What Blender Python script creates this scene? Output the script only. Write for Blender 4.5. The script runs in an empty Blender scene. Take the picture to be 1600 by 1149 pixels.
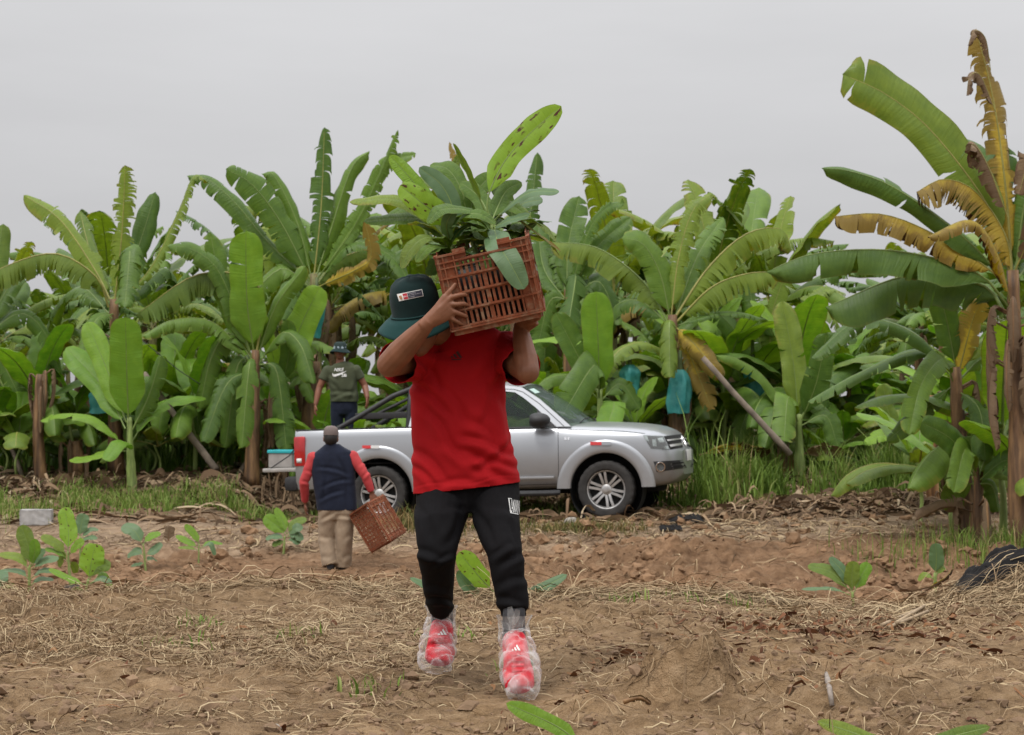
import bpy, bmesh, math, random
import numpy as np
from mathutils import Vector, Matrix, Quaternion
from mathutils.bvhtree import BVHTree
random.seed(7)
SC = bpy.context.scene
COL = SC.collection
F = 3000.0            # focal length in photo pixels
CH = 1.04             # camera height
HOR = 655.0           # row of the horizon in the photo
TH = math.atan((HOR - 574.5) / F)

# ------------------------------------------------------------------ helpers
def P(px, py, d):
    """point at depth d (metres along +Y) seen at photo pixel (px,py)"""
    x = (px - 800.0) / F; z = (574.5 - py) / F
    y2 = math.cos(TH) - z * math.sin(TH)
    z2 = math.sin(TH) + z * math.cos(TH)
    k = d / y2
    return Vector((x * k, d, CH + z2 * k))

def link(o):
    COL.objects.link(o); return o

def empty(name, loc, label=None, cat=None, group=None, rz=0):
    o = bpy.data.objects.new(name, None); link(o)
    o.location = loc; o.rotation_euler = (0, 0, rz); o.empty_display_size = .1
    tag(o, label, cat, group)
    return o

def tag(o, label=None, cat=None, group=None, kind=None):
    if label: o['label'] = label
    if cat: o['category'] = cat
    if group: o['group'] = group
    if kind: o['kind'] = kind
    return o

def obj(name, me, mats, parent=None, smooth=True):
    """mesh (Mesh or bmesh) -> object"""
    if isinstance(me, bmesh.types.BMesh):
        bm = me; me = bpy.data.meshes.new(name); bm.to_mesh(me); bm.free()
    if not isinstance(mats, (list, tuple)): mats = [mats]
    if len(me.materials) == 0:
        for m in mats: me.materials.append(m)
    if smooth:
        me.polygons.foreach_set('use_smooth', [True] * len(me.polygons))
    o = bpy.data.objects.new(name, me); link(o)
    if parent: o.parent = parent
    return o

def mesh_raw(name, verts, faces, uv=None, matidx=None):
    me = bpy.data.meshes.new(name)
    me.from_pydata([tuple(v) for v in verts], [], [tuple(f) for f in faces])
    if uv is not None:
        l = me.uv_layers.new(name='UVMap')
        vi = np.empty(len(me.loops), dtype=np.int32); me.loops.foreach_get('vertex_index', vi)
        l.data.foreach_set('uv', np.asarray(uv, dtype=np.float32)[vi].ravel())
    if matidx is not None: me.polygons.foreach_set('material_index', matidx)
    me.update()
    return me

def quads_np(name, verts, quads, attr=None):
    """big quad mesh from numpy arrays"""
    me = bpy.data.meshes.new(name)
    nv, nq = len(verts), len(quads)
    me.vertices.add(nv); me.vertices.foreach_set('co', np.asarray(verts, np.float32).ravel())
    me.loops.add(nq * 4); me.loops.foreach_set('vertex_index', np.asarray(quads, np.int32).ravel())
    me.polygons.add(nq)
    me.polygons.foreach_set('loop_start', np.arange(0, nq * 4, 4, dtype=np.int32))
    if attr is not None:
        a = me.attributes.new('tone', 'FLOAT', 'POINT'); a.data.foreach_set('value', np.asarray(attr, np.float32))
    me.update(calc_edges=True); me.validate()
    return me

def add_box(bm, c, s, R=None, bev=0.0):
    r = bmesh.ops.create_cube(bm, size=1.0)
    vs = r['verts']
    for v in vs: v.co = Vector((v.co.x * s[0], v.co.y * s[1], v.co.z * s[2]))
    if bev > 0:
        es = list({e for v in vs for e in v.link_edges})
        rb = bmesh.ops.bevel(bm, geom=es, offset=bev, segments=2, affect='EDGES', profile=.6)
        vs = list({v for f in rb['faces'] for v in f.verts} | {v for v in vs if v.is_valid})
    M = (R.to_4x4() if R else Matrix.Identity(4))
    for v in vs: v.co = (M @ v.co) + Vector(c)
    return vs

def ring_frame(pts):
    """parallel transport frames along a polyline"""
    n = len(pts); T = []
    for i in range(n):
        a = pts[max(0, i - 1)]; b = pts[min(n - 1, i + 1)]
        T.append((b - a).normalized())
    return T

def loft(bm, pts, radii, seg=12, up=Vector((0, -1, 0)), cap=True, sq=2.0):
    """tube through pts; radii r or (r_side, r_up); closed ends"""
    pts = [Vector(p) for p in pts]; T = ring_frame(pts); rings = []
    S = None
    for i, (p, t) in enumerate(zip(pts, T)):
        r = radii[i]
        ra, rb = (r if isinstance(r, (tuple, list)) else (r, r))
        s = t.cross(up)
        if s.length < .05: s = S if S is not None else t.orthogonal()
        s = (s - t * s.dot(t)).normalized()
        if S is not None and s.dot(S) < 0 and False: s = -s
        S = s
        u = s.cross(t).normalized()
        ring = []
        for k in range(seg):
            a = 2 * math.pi * k / seg
            ca, sa = math.cos(a), math.sin(a)
            if sq != 2.0:
                ca = math.copysign(abs(ca) ** (2 / sq), ca); sa = math.copysign(abs(sa) ** (2 / sq), sa)
            ring.append(bm.verts.new(p + s * (ca * ra) + u * (sa * rb)))
        rings.append(ring)
    for a, b in zip(rings, rings[1:]):
        for k in range(seg):
            bm.faces.new((a[k], a[(k + 1) % seg], b[(k + 1) % seg], b[k]))
    if cap:
        bm.faces.new(rings[0][::-1]); bm.faces.new(rings[-1])
    return rings

def ellipsoid(bm, c, r, R=None, u=16, v=10):
    res = bmesh.ops.create_uvsphere(bm, u_segments=u, v_segments=v, radius=1.0)
    M = R.to_4x4() if R else Matrix.Identity(4)
    for w in res['verts']:
        w.co = M @ Vector((w.co.x * r[0], w.co.y * r[1], w.co.z * r[2])) + Vector(c)
    return res['verts']

def remesh(bm, voxel, smooth=2, name='tmp', factor=.5):
    """fuse overlapping closed lofts into one continuous surface"""
    me = bpy.data.meshes.new(name)
    bmesh.ops.recalc_face_normals(bm, faces=bm.faces)
    bm.to_mesh(me); bm.free()
    o = bpy.data.objects.new(name, me); link(o)
    m = o.modifiers.new('r', 'REMESH'); m.mode = 'VOXEL'; m.voxel_size = voxel; m.adaptivity = 0
    if smooth:
        s = o.modifiers.new('s', 'SMOOTH'); s.iterations = smooth; s.factor = factor
    dg = bpy.context.evaluated_depsgraph_get()
    out = bpy.data.meshes.new_from_object(o.evaluated_get(dg))
    bpy.data.objects.remove(o); bpy.data.meshes.remove(me)
    return out

def modified(bm, setup, name='tmp'):
    me = bpy.data.meshes.new(name); bm.to_mesh(me); bm.free()
    o = bpy.data.objects.new(name, me); link(o); setup(o)
    dg = bpy.context.evaluated_depsgraph_get()
    out = bpy.data.meshes.new_from_object(o.evaluated_get(dg))
    bpy.data.objects.remove(o)
    return out

def shift(me, v):
    me.transform(Matrix.Translation(-Vector(v))); return me

def catmull(ctrl, n=60):
    c = [np.array(p, float) for p in ctrl]
    if len(c) == 2: c = [c[0], (c[0] + c[1]) / 2, c[1]]
    c = [2 * c[0] - c[1]] + c + [2 * c[-1] - c[-2]]
    out = []
    segs = len(c) - 3
    for i in range(segs):
        p0, p1, p2, p3 = c[i:i + 4]
        k = max(2, int(n / segs))
        for t in np.linspace(0, 1, k, endpoint=False):
            out.append(.5 * ((2 * p1) + (-p0 + p2) * t + (2 * p0 - 5 * p1 + 4 * p2 - p3) * t * t + (-p0 + 3 * p1 - 3 * p2 + p3) * t ** 3))
    out.append(c[-2]); out = np.array(out)
    L = np.r_[0, np.cumsum(np.linalg.norm(np.diff(out, axis=0), axis=1))]
    return out, L / L[-1], L[-1]

# numpy value noise
def _h(ix, iy, s):
    n = (ix * 374761393 + iy * 668265263 + s * 974634777) & 0xffffffff
    n = ((n ^ (n >> 13)) * 1274126177) & 0xffffffff
    return ((n ^ (n >> 16)) & 0xffffff) / float(0xffffff)
def vnoise(x, y, s=0):
    x = np.asarray(x, float); y = np.asarray(y, float)
    ix = np.floor(x).astype(np.int64); iy = np.floor(y).astype(np.int64)
    fx = x - ix; fy = y - iy
    fx = fx * fx * fx * (fx * (fx * 6 - 15) + 10); fy = fy * fy * fy * (fy * (fy * 6 - 15) + 10)
    a = _h(ix, iy, s); b = _h(ix + 1, iy, s); c = _h(ix, iy + 1, s); d = _h(ix + 1, iy + 1, s)
    return (a * (1 - fx) + b * fx) * (1 - fy) + (c * (1 - fx) + d * fx) * fy * 1.0
def fbm(x, y, o=4, s=0):
    t = 0; a = .5
    for i in range(o):
        t = t + a * (vnoise(x * 2 ** i + 17.3 * i, y * 2 ** i - 9.1 * i, s + i) * 2 - 1); a *= .5
    return t
def billow(x, y, o=3, s=0):
    t = 0; a = .6
    for i in range(o):
        t = t + a * np.abs(vnoise(x * 2 ** i + 5.3 * i, y * 2 ** i + 3.1 * i, s + i) * 2 - 1); a *= .5
    return t
def sstep(a, b, x):
    t = np.clip((x - a) / (b - a), 0, 1); return t * t * (3 - 2 * t)

# ------------------------------------------------------------------ materials
def new_mat(name):
    m = bpy.data.materials.new(name); m.use_nodes = True
    nt = m.node_tree; nt.nodes.clear()
    out = nt.nodes.new('ShaderNodeOutputMaterial'); b = nt.nodes.new('ShaderNodeBsdfPrincipled')
    nt.links.new(b.outputs[0], out.inputs[0])
    return m, nt, b, out
def N(nt, t, **kw):
    n = nt.nodes.new(t)
    for k, v in kw.items():
        if k in n.inputs.keys() if isinstance(k, str) else False: n.inputs[k].default_value = v
        else: setattr(n, k, v)
    return n
def L(nt, a, b): nt.links.new(a, b)
def c4(c): return (c[0], c[1], c[2], 1.0)
def ramp(nt, fac, stops):
    r = nt.nodes.new('ShaderNodeValToRGB'); e = r.color_ramp.elements
    while len(e) < len(stops): e.new(.5)
    for el, (p, c) in zip(e, stops): el.position = p; el.color = c4(c)
    L(nt, fac, r.inputs[0]); return r.outputs[0]
def noise(nt, scale, detail=4, coord=None, rough=.55, stretch=None):
    n = nt.nodes.new('ShaderNodeTexNoise'); n.inputs['Scale'].default_value = scale
    n.inputs['Detail'].default_value = detail; n.inputs['Roughness'].default_value = rough
    if coord is None:
        tc = nt.nodes.new('ShaderNodeTexCoord'); coord = tc.outputs['Object']
    if stretch:
        mp = nt.nodes.new('ShaderNodeMapping'); mp.inputs['Scale'].default_value = stretch
        L(nt, coord, mp.inputs[0]); coord = mp.outputs[0]
    L(nt, coord, n.inputs['Vector']); return n.outputs['Fac']
def mixc(nt, fac, a, b, mode='MIX'):
    m = nt.nodes.new('ShaderNodeMix'); m.data_type = 'RGBA'; m.blend_type = mode
    for i, v in ((0, fac), (6, a), (7, b)):
        if hasattr(v, 'node'): L(nt, v, m.inputs[i])
        else: m.inputs[i].default_value = (v if i == 0 else c4(v))
    return m.outputs[2]
def math_(nt, op, a, b=None, c=None, clamp=False):
    m = nt.nodes.new('ShaderNodeMath'); m.operation = op; m.use_clamp = clamp
    for i, v in enumerate((a, b, c)):
        if v is None: continue
        if hasattr(v, 'node'): L(nt, v, m.inputs[i])
        else: m.inputs[i].default_value = v
    return m.outputs[0]
def bump(nt, b, h, strength=.3, dist=.01):
    n = nt.nodes.new('ShaderNodeBump'); n.inputs['Strength'].default_value = strength; n.inputs['Distance'].default_value = dist
    L(nt, h, n.inputs['Height']); L(nt, n.outputs[0], b.inputs['Normal'])
def simple(name, col, rough=.6, var=.25, scale=8, bmp=0.0, bscale=60, metal=0.0, spec=.5, coat=0.0, col2=None):
    m, nt, b, out = new_mat(name)
    b.inputs['Roughness'].default_value = rough; b.inputs['Metallic'].default_value = metal
    b.inputs['Specular IOR Level'].default_value = spec; b.inputs['Coat Weight'].default_value = coat
    n = noise(nt, scale, 5)
    c2 = col2 or tuple(x * (1 - var) for x in col); c1 = tuple(min(1, x * (1 + var * .6)) for x in col)
    L(nt, ramp(nt, n, [(.3, c2), (.7, c1)]), b.inputs['Base Color'])
    if bmp: bump(nt, b, noise(nt, bscale, 3), bmp, .004)
    return m

def leaf_mat(name, g1, g2, under, yellow=0.0, brown=0.0, spots=0.0, trans=.24, rough=.46, ycol=(.42, .30, .045), bcol=(.085, .045, .02), bd=None):
    """banana leaf: lateral veins across the blade, pale underside, yellowing and scorch from the margin inwards"""
    m, nt, b, out = new_mat(name)
    tc = N(nt, 'ShaderNodeTexCoord'); uv = tc.outputs['UV']
    sx = N(nt, 'ShaderNodeSeparateXYZ'); L(nt, uv, sx.inputs[0])
    oi = N(nt, 'ShaderNodeObjectInfo')
    big = noise(nt, 2.2, 5, uv, stretch=(4, 1.6, 1), rough=.65)
    rnd = oi.outputs['Random']
    f = math_(nt, 'ADD', math_(nt, 'MULTIPLY', big, .9), math_(nt, 'SUBTRACT', math_(nt, 'MULTIPLY', rnd, .5), .18), clamp=True)
    col = ramp(nt, f, [(.25, g1), (.8, g2)])
    edge = math_(nt, 'MULTIPLY', math_(nt, 'ABSOLUTE', math_(nt, 'SUBTRACT', sx.outputs[1], .5)), 2.0)
    mar = math_(nt, 'MULTIPLY', math_(nt, 'SUBTRACT', math_(nt, 'ADD', edge, math_(nt, 'MULTIPLY', noise(nt, 9, 3, uv), .16)), 1.0), 9.0, clamp=True)
    col = mixc(nt, math_(nt, 'MULTIPLY', mar, .75), col, (.17, .115, .035))
    stripe = noise(nt, 1.0, 3, uv, stretch=(75, 1.5, 1))
    col = mixc(nt, .22, col, ramp(nt, stripe, [(.3, (.25, .25, .25)), (.7, (.9, .9, .9))]), 'OVERLAY')
    an = noise(nt, 1.6, 5, uv, stretch=(9, 1.6, 1), rough=.65)
    age = math_(nt, 'ADD', math_(nt, 'MULTIPLY', edge, .55), math_(nt, 'ADD', an, math_(nt, 'MULTIPLY', sx.outputs[0], .5)))
    rndc = math_(nt, 'MULTIPLY', math_(nt, 'SUBTRACT', rnd, .5), .25)
    age = math_(nt, 'ADD', math_(nt, 'ADD', age, rndc), -.08)
    if yellow > 0:
        t = 1.55 - yellow
        col = mixc(nt, math_(nt, 'MULTIPLY', math_(nt, 'SUBTRACT', age, t), 3.2, clamp=True), col, ycol)
    if brown > 0:
        t = 1.6 - brown
        col = mixc(nt, math_(nt, 'MULTIPLY', math_(nt, 'SUBTRACT', age, t), 6.0, clamp=True), col, bcol)
    geo = N(nt, 'ShaderNodeNewGeometry')
    colu = mixc(nt, .55, col, under)
    col = mixc(nt, geo.outputs['Backfacing'], col, colu)
    if spots > 0:
        sp = noise(nt, 9, 2, uv, stretch=(1.0, .55, 1))
        msk = noise(nt, 2.0, 1, uv, stretch=(1.2, .8, 1))
        k = math_(nt, 'MULTIPLY', math_(nt, 'MULTIPLY', math_(nt, 'SUBTRACT', sp, .60 - .05 * spots), 16, clamp=True),
                  math_(nt, 'MULTIPLY', math_(nt, 'SUBTRACT', msk, .42), 14, clamp=True))
        col = mixc(nt, k, col, (.07, .022, .012))
    L(nt, col, b.inputs['Base Color'])
    L(nt, math_(nt, 'ADD', math_(nt, 'MULTIPLY', big, .35), rough - .2), b.inputs['Roughness']); b.inputs['Specular IOR Level'].default_value = .32
    bump(nt, b, stripe, .6, .014 if bd is None else bd)
    tr = N(nt, 'ShaderNodeBsdfTranslucent')
    L(nt, mixc(nt, 1.0, col, (1.5, 1.45, .75), 'MULTIPLY'), tr.inputs[0])
    mx = N(nt, 'ShaderNodeMixShader'); mx.inputs[0].default_value = trans
    L(nt, b.outputs[0], mx.inputs[1]); L(nt, tr.outputs[0], mx.inputs[2]); L(nt, mx.outputs[0], out.inputs[0])
    return m

LG = leaf_mat('leaf_green', (.024, .058, .006), (.155, .245, .017), (.10, .19, .035), yellow=.2)
LY = leaf_mat('leaf_young', (.085, .215, .014), (.24, .39, .028), (.18, .32, .04), trans=.3)
LM = leaf_mat('leaf_mid', (.055, .105, .008), (.235, .30, .022), (.15, .23, .045), yellow=.30, brown=.2)
LO = leaf_mat('leaf_old', (.33, .27, .02), (.60, .42, .03), (.42, .30, .06), yellow=.8, brown=.84, ycol=(.62, .34, .025), bcol=(.055, .026, .014))
LD = leaf_mat('leaf_dead', (.10, .062, .03), (.21, .14, .075), (.20, .14, .09), brown=.5, trans=.08, rough=.8)
LS = leaf_mat('leaf_spotted', (.15, .29, .02), (.24, .39, .03), (.22, .36, .04), spots=1.0, trans=.3, bd=.0025)
LS2 = leaf_mat('leaf_faint_spots', (.11, .25, .018), (.23, .38, .03), (.2, .34, .04), spots=.3, trans=.3, bd=.0025)
LB = leaf_mat('leaf_bluish', (.038, .10, .035), (.085, .165, .06), (.13, .2, .10), trans=.16, bd=.0025)
RIB = simple('leaf_rib', (.17, .24, .055), .5, .25, 5)
RIBY = simple('leaf_rib_yellow', (.30, .28, .07), .5, .3, 5)
def stem_mat(name, a, b_, c_):
    m, nt, b, out = new_mat(name)
    n = noise(nt, 3.0, 5, stretch=(4, 4, .6)); n2 = noise(nt, 9, 4, stretch=(2.4, 2.4, .25))
    col = ramp(nt, n, [(.3, a), (.5, b_), (.68, c_)])
    col = mixc(nt, .5, col, ramp(nt, n2, [(.35, (.25, .25, .25)), (.65, (.8, .8, .8))]), 'OVERLAY')
    L(nt, col, b.inputs['Base Color']); b.inputs['Roughness'].default_value = .65
    bump(nt, b, n2, .6, .02)
    return m
STG = stem_mat('stem_green', (.13, .15, .035), (.20, .19, .06), (.09, .055, .03))
STB = stem_mat('stem_brown', (.05, .028, .014), (.14, .075, .034), (.26, .15, .065))
STY = stem_mat('stem_young', (.16, .23, .05), (.22, .29, .08), (.10, .13, .04))
STR = stem_mat('stem_rust', (.12, .05, .022), (.30, .14, .05), (.38, .22, .09))

# ------------------------------------------------------------------ banana leaf geometry
def leaf_geo(ctrl, W, side, fold=-.25, droop=.7, tears=4, seed=0, pet=.12, ns=30, nv=4, rib=.018, wave=.17, tipp=2.7, tip0=.66, ragged=.5, basep=.55, hang=None):
    """returns verts, faces, uv, matidx. W = half width in m, side = reference side vector"""
    rng = np.random.default_rng(seed)
    pts, tt, LEN = catmull(ctrl, 70)
    pos = lambda t: np.stack([np.interp(t, tt, pts[:, k]) for k in range(3)], -1)
    b = np.linspace(0, 1, ns + 1); t = pet + (1 - pet) * b
    C = pos(t); T = pos(np.minimum(t + .02, 1)) - pos(np.maximum(t - .02, 0))
    T /= np.linalg.norm(T, axis=1)[:, None]
    side = np.array(side, float); side /= np.linalg.norm(side)
    S = side - T * (T @ side)[:, None]; S /= np.maximum(np.linalg.norm(S, axis=1), 1e-3)[:, None]
    Nn = np.cross(S, T)
    prof = np.minimum(1, (b / .2) ** basep) * np.sqrt(np.clip(1 - np.clip((b - tip0) / (1 - tip0), 0, 1) ** tipp, 0, 1))
    prof = np.maximum(prof * (1 + .05 * np.sin(b * 9 + seed)), .012)
    if hang is None: hang = .78 if tears >= 14 else .6 if tears >= 10 else (.35 if tears >= 4 else .10)
    DN = np.array((0, 0, -1.0))
    V = []; Fc = []; UV = []; MI = []
    ph = rng.uniform(0, 6, 4)
    for s in (1, -1):
        k = int(round(tears * rng.uniform(.8, 1.2)))
        cand = np.arange(2, ns - 1)
        br = sorted(rng.choice(cand, size=min(k, len(cand)), replace=False)) if k > 0 else []
        br = [0] + list(br) + [ns]
        for i0, i1 in zip(br, br[1:]):
            if i1 <= i0: continue
            idx = np.arange(i0, i1 + 1); n = len(idx)
            hs = hang * rng.uniform(.25, 1.35); dl = rng.normal(0, .38 if tears < 10 else .5) * ragged * 1.6 + (abs(rng.normal(0, .3)) * ragged if tears > 5 else 0) if len(br) > 2 else 0
            vt = rng.uniform(.05, .55); shorten = 1 - abs(rng.normal(0, .13)) * (len(br) > 4) * ragged * 1.5
            base = len(V)
            c = (i0 + i1) / 2
            cur = C[idx].copy(); 
            for j in range(nv + 1):
                v = j / nv
                if j > 0:
                    vm = (j - .5) / nv
                    phi = fold + droop * vm + wave * np.sin(b[idx] * 14 + ph[0] + s) * vm + wave * .6 * np.sin(b[idx] * 31 + ph[1] + 2 * s) * vm
                    phi = phi + dl * max(0, (vm - vt)) / (1 - vt) * 1.3
                    st = (W * prof[idx] / nv * (shorten if vm > .5 else 1))[:, None]
                    dr = S[idx] * s * np.cos(phi)[:, None] - Nn[idx] * np.sin(phi)[:, None] + T[idx] * .22
                    hf = hs * (max(0, vm - vt * .6) / (1 - vt * .6) if len(br) > 2 else vm)
                    dr = dr * (1 - hf) + DN * hf; dr /= np.linalg.norm(dr, axis=1)[:, None]
                    cur = cur + dr * st
                q = cur
                if len(br) > 2 and j > 0:
                    tf = max(0, (v - vt)) / (1 - vt)
                    pull = ((c - idx) / max(1, (i1 - i0)))[:, None] * (LEN / ns) * tf * (.1 + .35 * rng.random()) * min(3, i1 - i0)
                    q = cur + T[idx] * pull
                for a in range(n):
                    V.append(q[a]); UV.append((b[idx[a]], .5 + .5 * s * v))
            for j in range(nv):
                for a in range(n - 1):
                    p0 = base + j * n + a; p1 = p0 + 1; p2 = base + (j + 1) * n + a + 1; p3 = base + (j + 1) * n + a
                    Fc.append((p0, p1, p2, p3) if s > 0 else (p0, p3, p2, p1)); MI.append(0)
    # midrib and petiole
    tr = np.linspace(0, .97, 16); Cr = pos(tr); Tr = pos(np.minimum(tr + .02, 1)) - pos(np.maximum(tr - .02, 0)); Tr /= np.linalg.norm(Tr, axis=1)[:, None]
    Sr = side - Tr * (Tr @ side)[:, None]; Sr /= np.maximum(np.linalg.norm(Sr, axis=1), 1e-3)[:, None]; Nr = np.cross(Sr, Tr)
    base = len(V); m = 6
    for i in range(len(tr)):
        r = rib * (1 - .82 * tr[i])
        for k in range(m):
            a = 2 * math.pi * k / m
            V.append(Cr[i] + Sr[i] * r * math.cos(a) + Nr[i] * (r * .8 * math.sin(a) - r * .25)); UV.append((tr[i], .5))
    for i in range(len(tr) - 1):
        for k in range(m):
            Fc.append((base + i * m + k, base + i * m + (k + 1) % m, base + (i + 1) * m + (k + 1) % m, base + (i + 1) * m + k)); MI.append(1)
    return V, Fc, UV, MI

def leaf_obj(ctrl, W, side, mat, parent=None, loc=(0, 0, 0), rib=RIB, ribr=.018, name='leaf', label=None, **kw):
    V, Fc, UV, MI = leaf_geo(ctrl, W, side, rib=ribr, **kw)
    l = np.array(loc)
    me = mesh_raw(name, [v - l for v in V], Fc, UV, MI)
    o = obj(name, me, [mat, rib], parent)
    if label: o['label'] = label
    return o

def face_side(ctrl, face):
    """side vector so that the blade's upper face looks between 'up' (0) and 'at the viewer' (1)"""
    a, z = np.array(ctrl[0], float), np.array(ctrl[-1], float)
    T = z - a; T /= np.linalg.norm(T)
    n = np.array((0.02, -face, (1 - face) + .02)); S = np.cross(T, n)
    if np.linalg.norm(S) < .12: S = np.cross(T, np.array((.3, -1, .2)))
    return S / np.linalg.norm(S)

def stem_tube(pts, radii, mat, parent, loc, name='pseudostem', seg=10, seed=0, label=None):
    bm = bmesh.new(); rng = random.Random(seed)
    c, tt, LEN = catmull([tuple(p) for p in pts], 24)
    idx = np.linspace(0, 1, 16)
    P_ = [Vector([np.interp(t, tt, c[:, k]) for k in range(3)]) - Vector(loc) for t in idx]
    R_ = [float(np.interp(t, np.linspace(0, 1, len(radii)), radii)) * (1 + .05 * math.sin(9 * t + seed)) for t in idx]
    rings = loft(bm, P_, R_, seg, up=Vector((0, 1, 0)))
    for r in rings:
        for v in r: v.co += Vector((rng.uniform(-1, 1), rng.uniform(-1, 1), 0)) * R_[0] * .07
    o = obj(name, bm, mat, parent)
    if label: o['label'] = label
    return o
# ------------------------------------------------------------------ camera, world, light
cam = bpy.data.cameras.new('camera'); co = bpy.data.objects.new('camera', cam); link(co)
co.location = (0, 0, CH); co.rotation_euler = (math.pi / 2 + TH, 0, 0)
cam.sensor_width = 36; cam.lens = F / 1600 * 36; cam.clip_end = 6000; cam.clip_start = .1
cam.dof.use_dof = True; cam.dof.focus_distance = 8.2; cam.dof.aperture_fstop = 9.0
SC.camera = co
SUN_EL, SUN_AZ = math.radians(58), math.radians(215)   # high, behind cloud, from behind the camera's left
w = bpy.data.worlds.new('World'); SC.world = w; w.use_nodes = True
nt = w.node_tree; nt.nodes.clear()
out = N(nt, 'ShaderNodeOutputWorld'); bg = N(nt, 'ShaderNodeBackground'); L(nt, bg.outputs[0], out.inputs[0])
sky = N(nt, 'ShaderNodeTexSky'); sky.sky_type = 'NISHITA'; sky.sun_disc = False
sky.sun_elevation = SUN_EL; sky.sun_rotation = SUN_AZ; sky.dust_density = 4; sky.air_density = 1
hs = N(nt, 'ShaderNodeHueSaturation'); hs.inputs['Saturation'].default_value = .12; L(nt, sky.outputs[0], hs.inputs['Color'])
tc = N(nt, 'ShaderNodeTexCoord'); sx = N(nt, 'ShaderNodeSeparateXYZ'); L(nt, tc.outputs['Generated'], sx.inputs[0])
el = math_(nt, 'MAXIMUM', sx.outputs[2], 0.0)
lum = math_(nt, 'ADD', math_(nt, 'MULTIPLY', math_(nt, 'POWER', el, 1.6), 20.0), 5.55)       # overcast sky: zenith brighter than horizon
cl = noise(nt, 2.2, 5, tc.outputs['Generated'], stretch=(1, 1, 5))
lum = math_(nt, 'MULTIPLY', lum, math_(nt, 'ADD', math_(nt, 'MULTIPLY', cl, .34), .83))
grey = N(nt, 'ShaderNodeCombineColor')
L(nt, lum, grey.inputs[0]); L(nt, math_(nt, 'MULTIPLY', lum, 1.0), grey.inputs[1]); L(nt, math_(nt, 'MULTIPLY', lum, 1.02), grey.inputs[2])
mx = mixc(nt, .12, grey.outputs[0], hs.outputs[0])
L(nt, mx, bg.inputs[0]); bg.inputs[1].default_value = .1
sun = bpy.data.lights.new('sun', 'SUN'); sun.energy = 1.5; sun.angle = math.radians(12); sun.color = (1, .96, .9)
so = bpy.data.objects.new('sun', sun); link(so)
so.rotation_euler = (math.pi / 2 - SUN_EL, 0, math.pi - SUN_AZ + 0)
sv = Vector((math.sin(SUN_AZ) * math.cos(SUN_EL), math.cos(SUN_AZ) * math.cos(SUN_EL), math.sin(SUN_EL)))
so.rotation_euler = sv.to_track_quat('Z', 'Y').to_euler()
SC.view_settings.view_transform = 'Standard'; SC.view_settings.look = 'None'; SC.view_settings.exposure = 0; SC.view_settings.gamma = 1
SC.cycles.max_bounces = 6; SC.cycles.transparent_max_bounces = 12
SC.cycles.use_denoising = True

# ------------------------------------------------------------------ ground
YK = np.array([-500, 0, 5, 6.5, 7.6, 9.5, 10.6, 11.2, 12.2, 13.8, 17, 20, 22.1, 23.2, 24.4, 25.4, 26.6, 27.6, 28.6, 32, 60, 3000.])
ZK = np.array([-.05, -.03, -.02, 0, 0, .02, .04, .02, -.3, -.55, -.60, -.65, -.665, -.58, -.33, -.26, -.2, 0, .18, .3, .3, .3])
_yf = np.linspace(-2, 62, 1300); _zf = np.interp(_yf, YK, ZK)
_zf = np.convolve(np.pad(_zf, 6, mode='edge'), np.ones(13) / 13, 'valid')
def gauss(x, y, cx, cy, sx, sy): return np.exp(-((x - cx) / sx) ** 2 - ((y - cy) / sy) ** 2)
def gz0(x, y):
    x = np.asarray(x, float); y = np.asarray(y, float)
    yw = y + .25 * (vnoise(x * .35, y * .2, 3) * 2 - 1) * ((y > 9) & (y < 20))
    z = np.where((y > -2) & (y < 62), np.interp(yw, _yf, _zf), np.interp(y, YK, ZK))
    z = z + .26 * gauss(x, y, 3.35, 11.35, .75, .6) + -.13 * gauss(x, y, 2.05, 11.1, .55, .8)
    z = z + .08 * gauss(x, y, -1.3, 10.6, .7, .5) + .05 * gauss(x, y, -2.6, 10.3, .8, .5)
    z = z + .30 * gauss(x, y, 4.8, 22.0, 2.2, 1.6) + .2 * gauss(x, y, 2.3, 22.5, .9, .8)
    z = z + .15 * gauss(x, y, 5.6, 20.2, 1.6, 1.2)
    z = z + .05 * gauss(x, y, -5.3, 27.8, 3.5, .6) + .22 * gauss(x, y, 5.2, 25.7, 2.4, 1.3)
    return z
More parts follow.
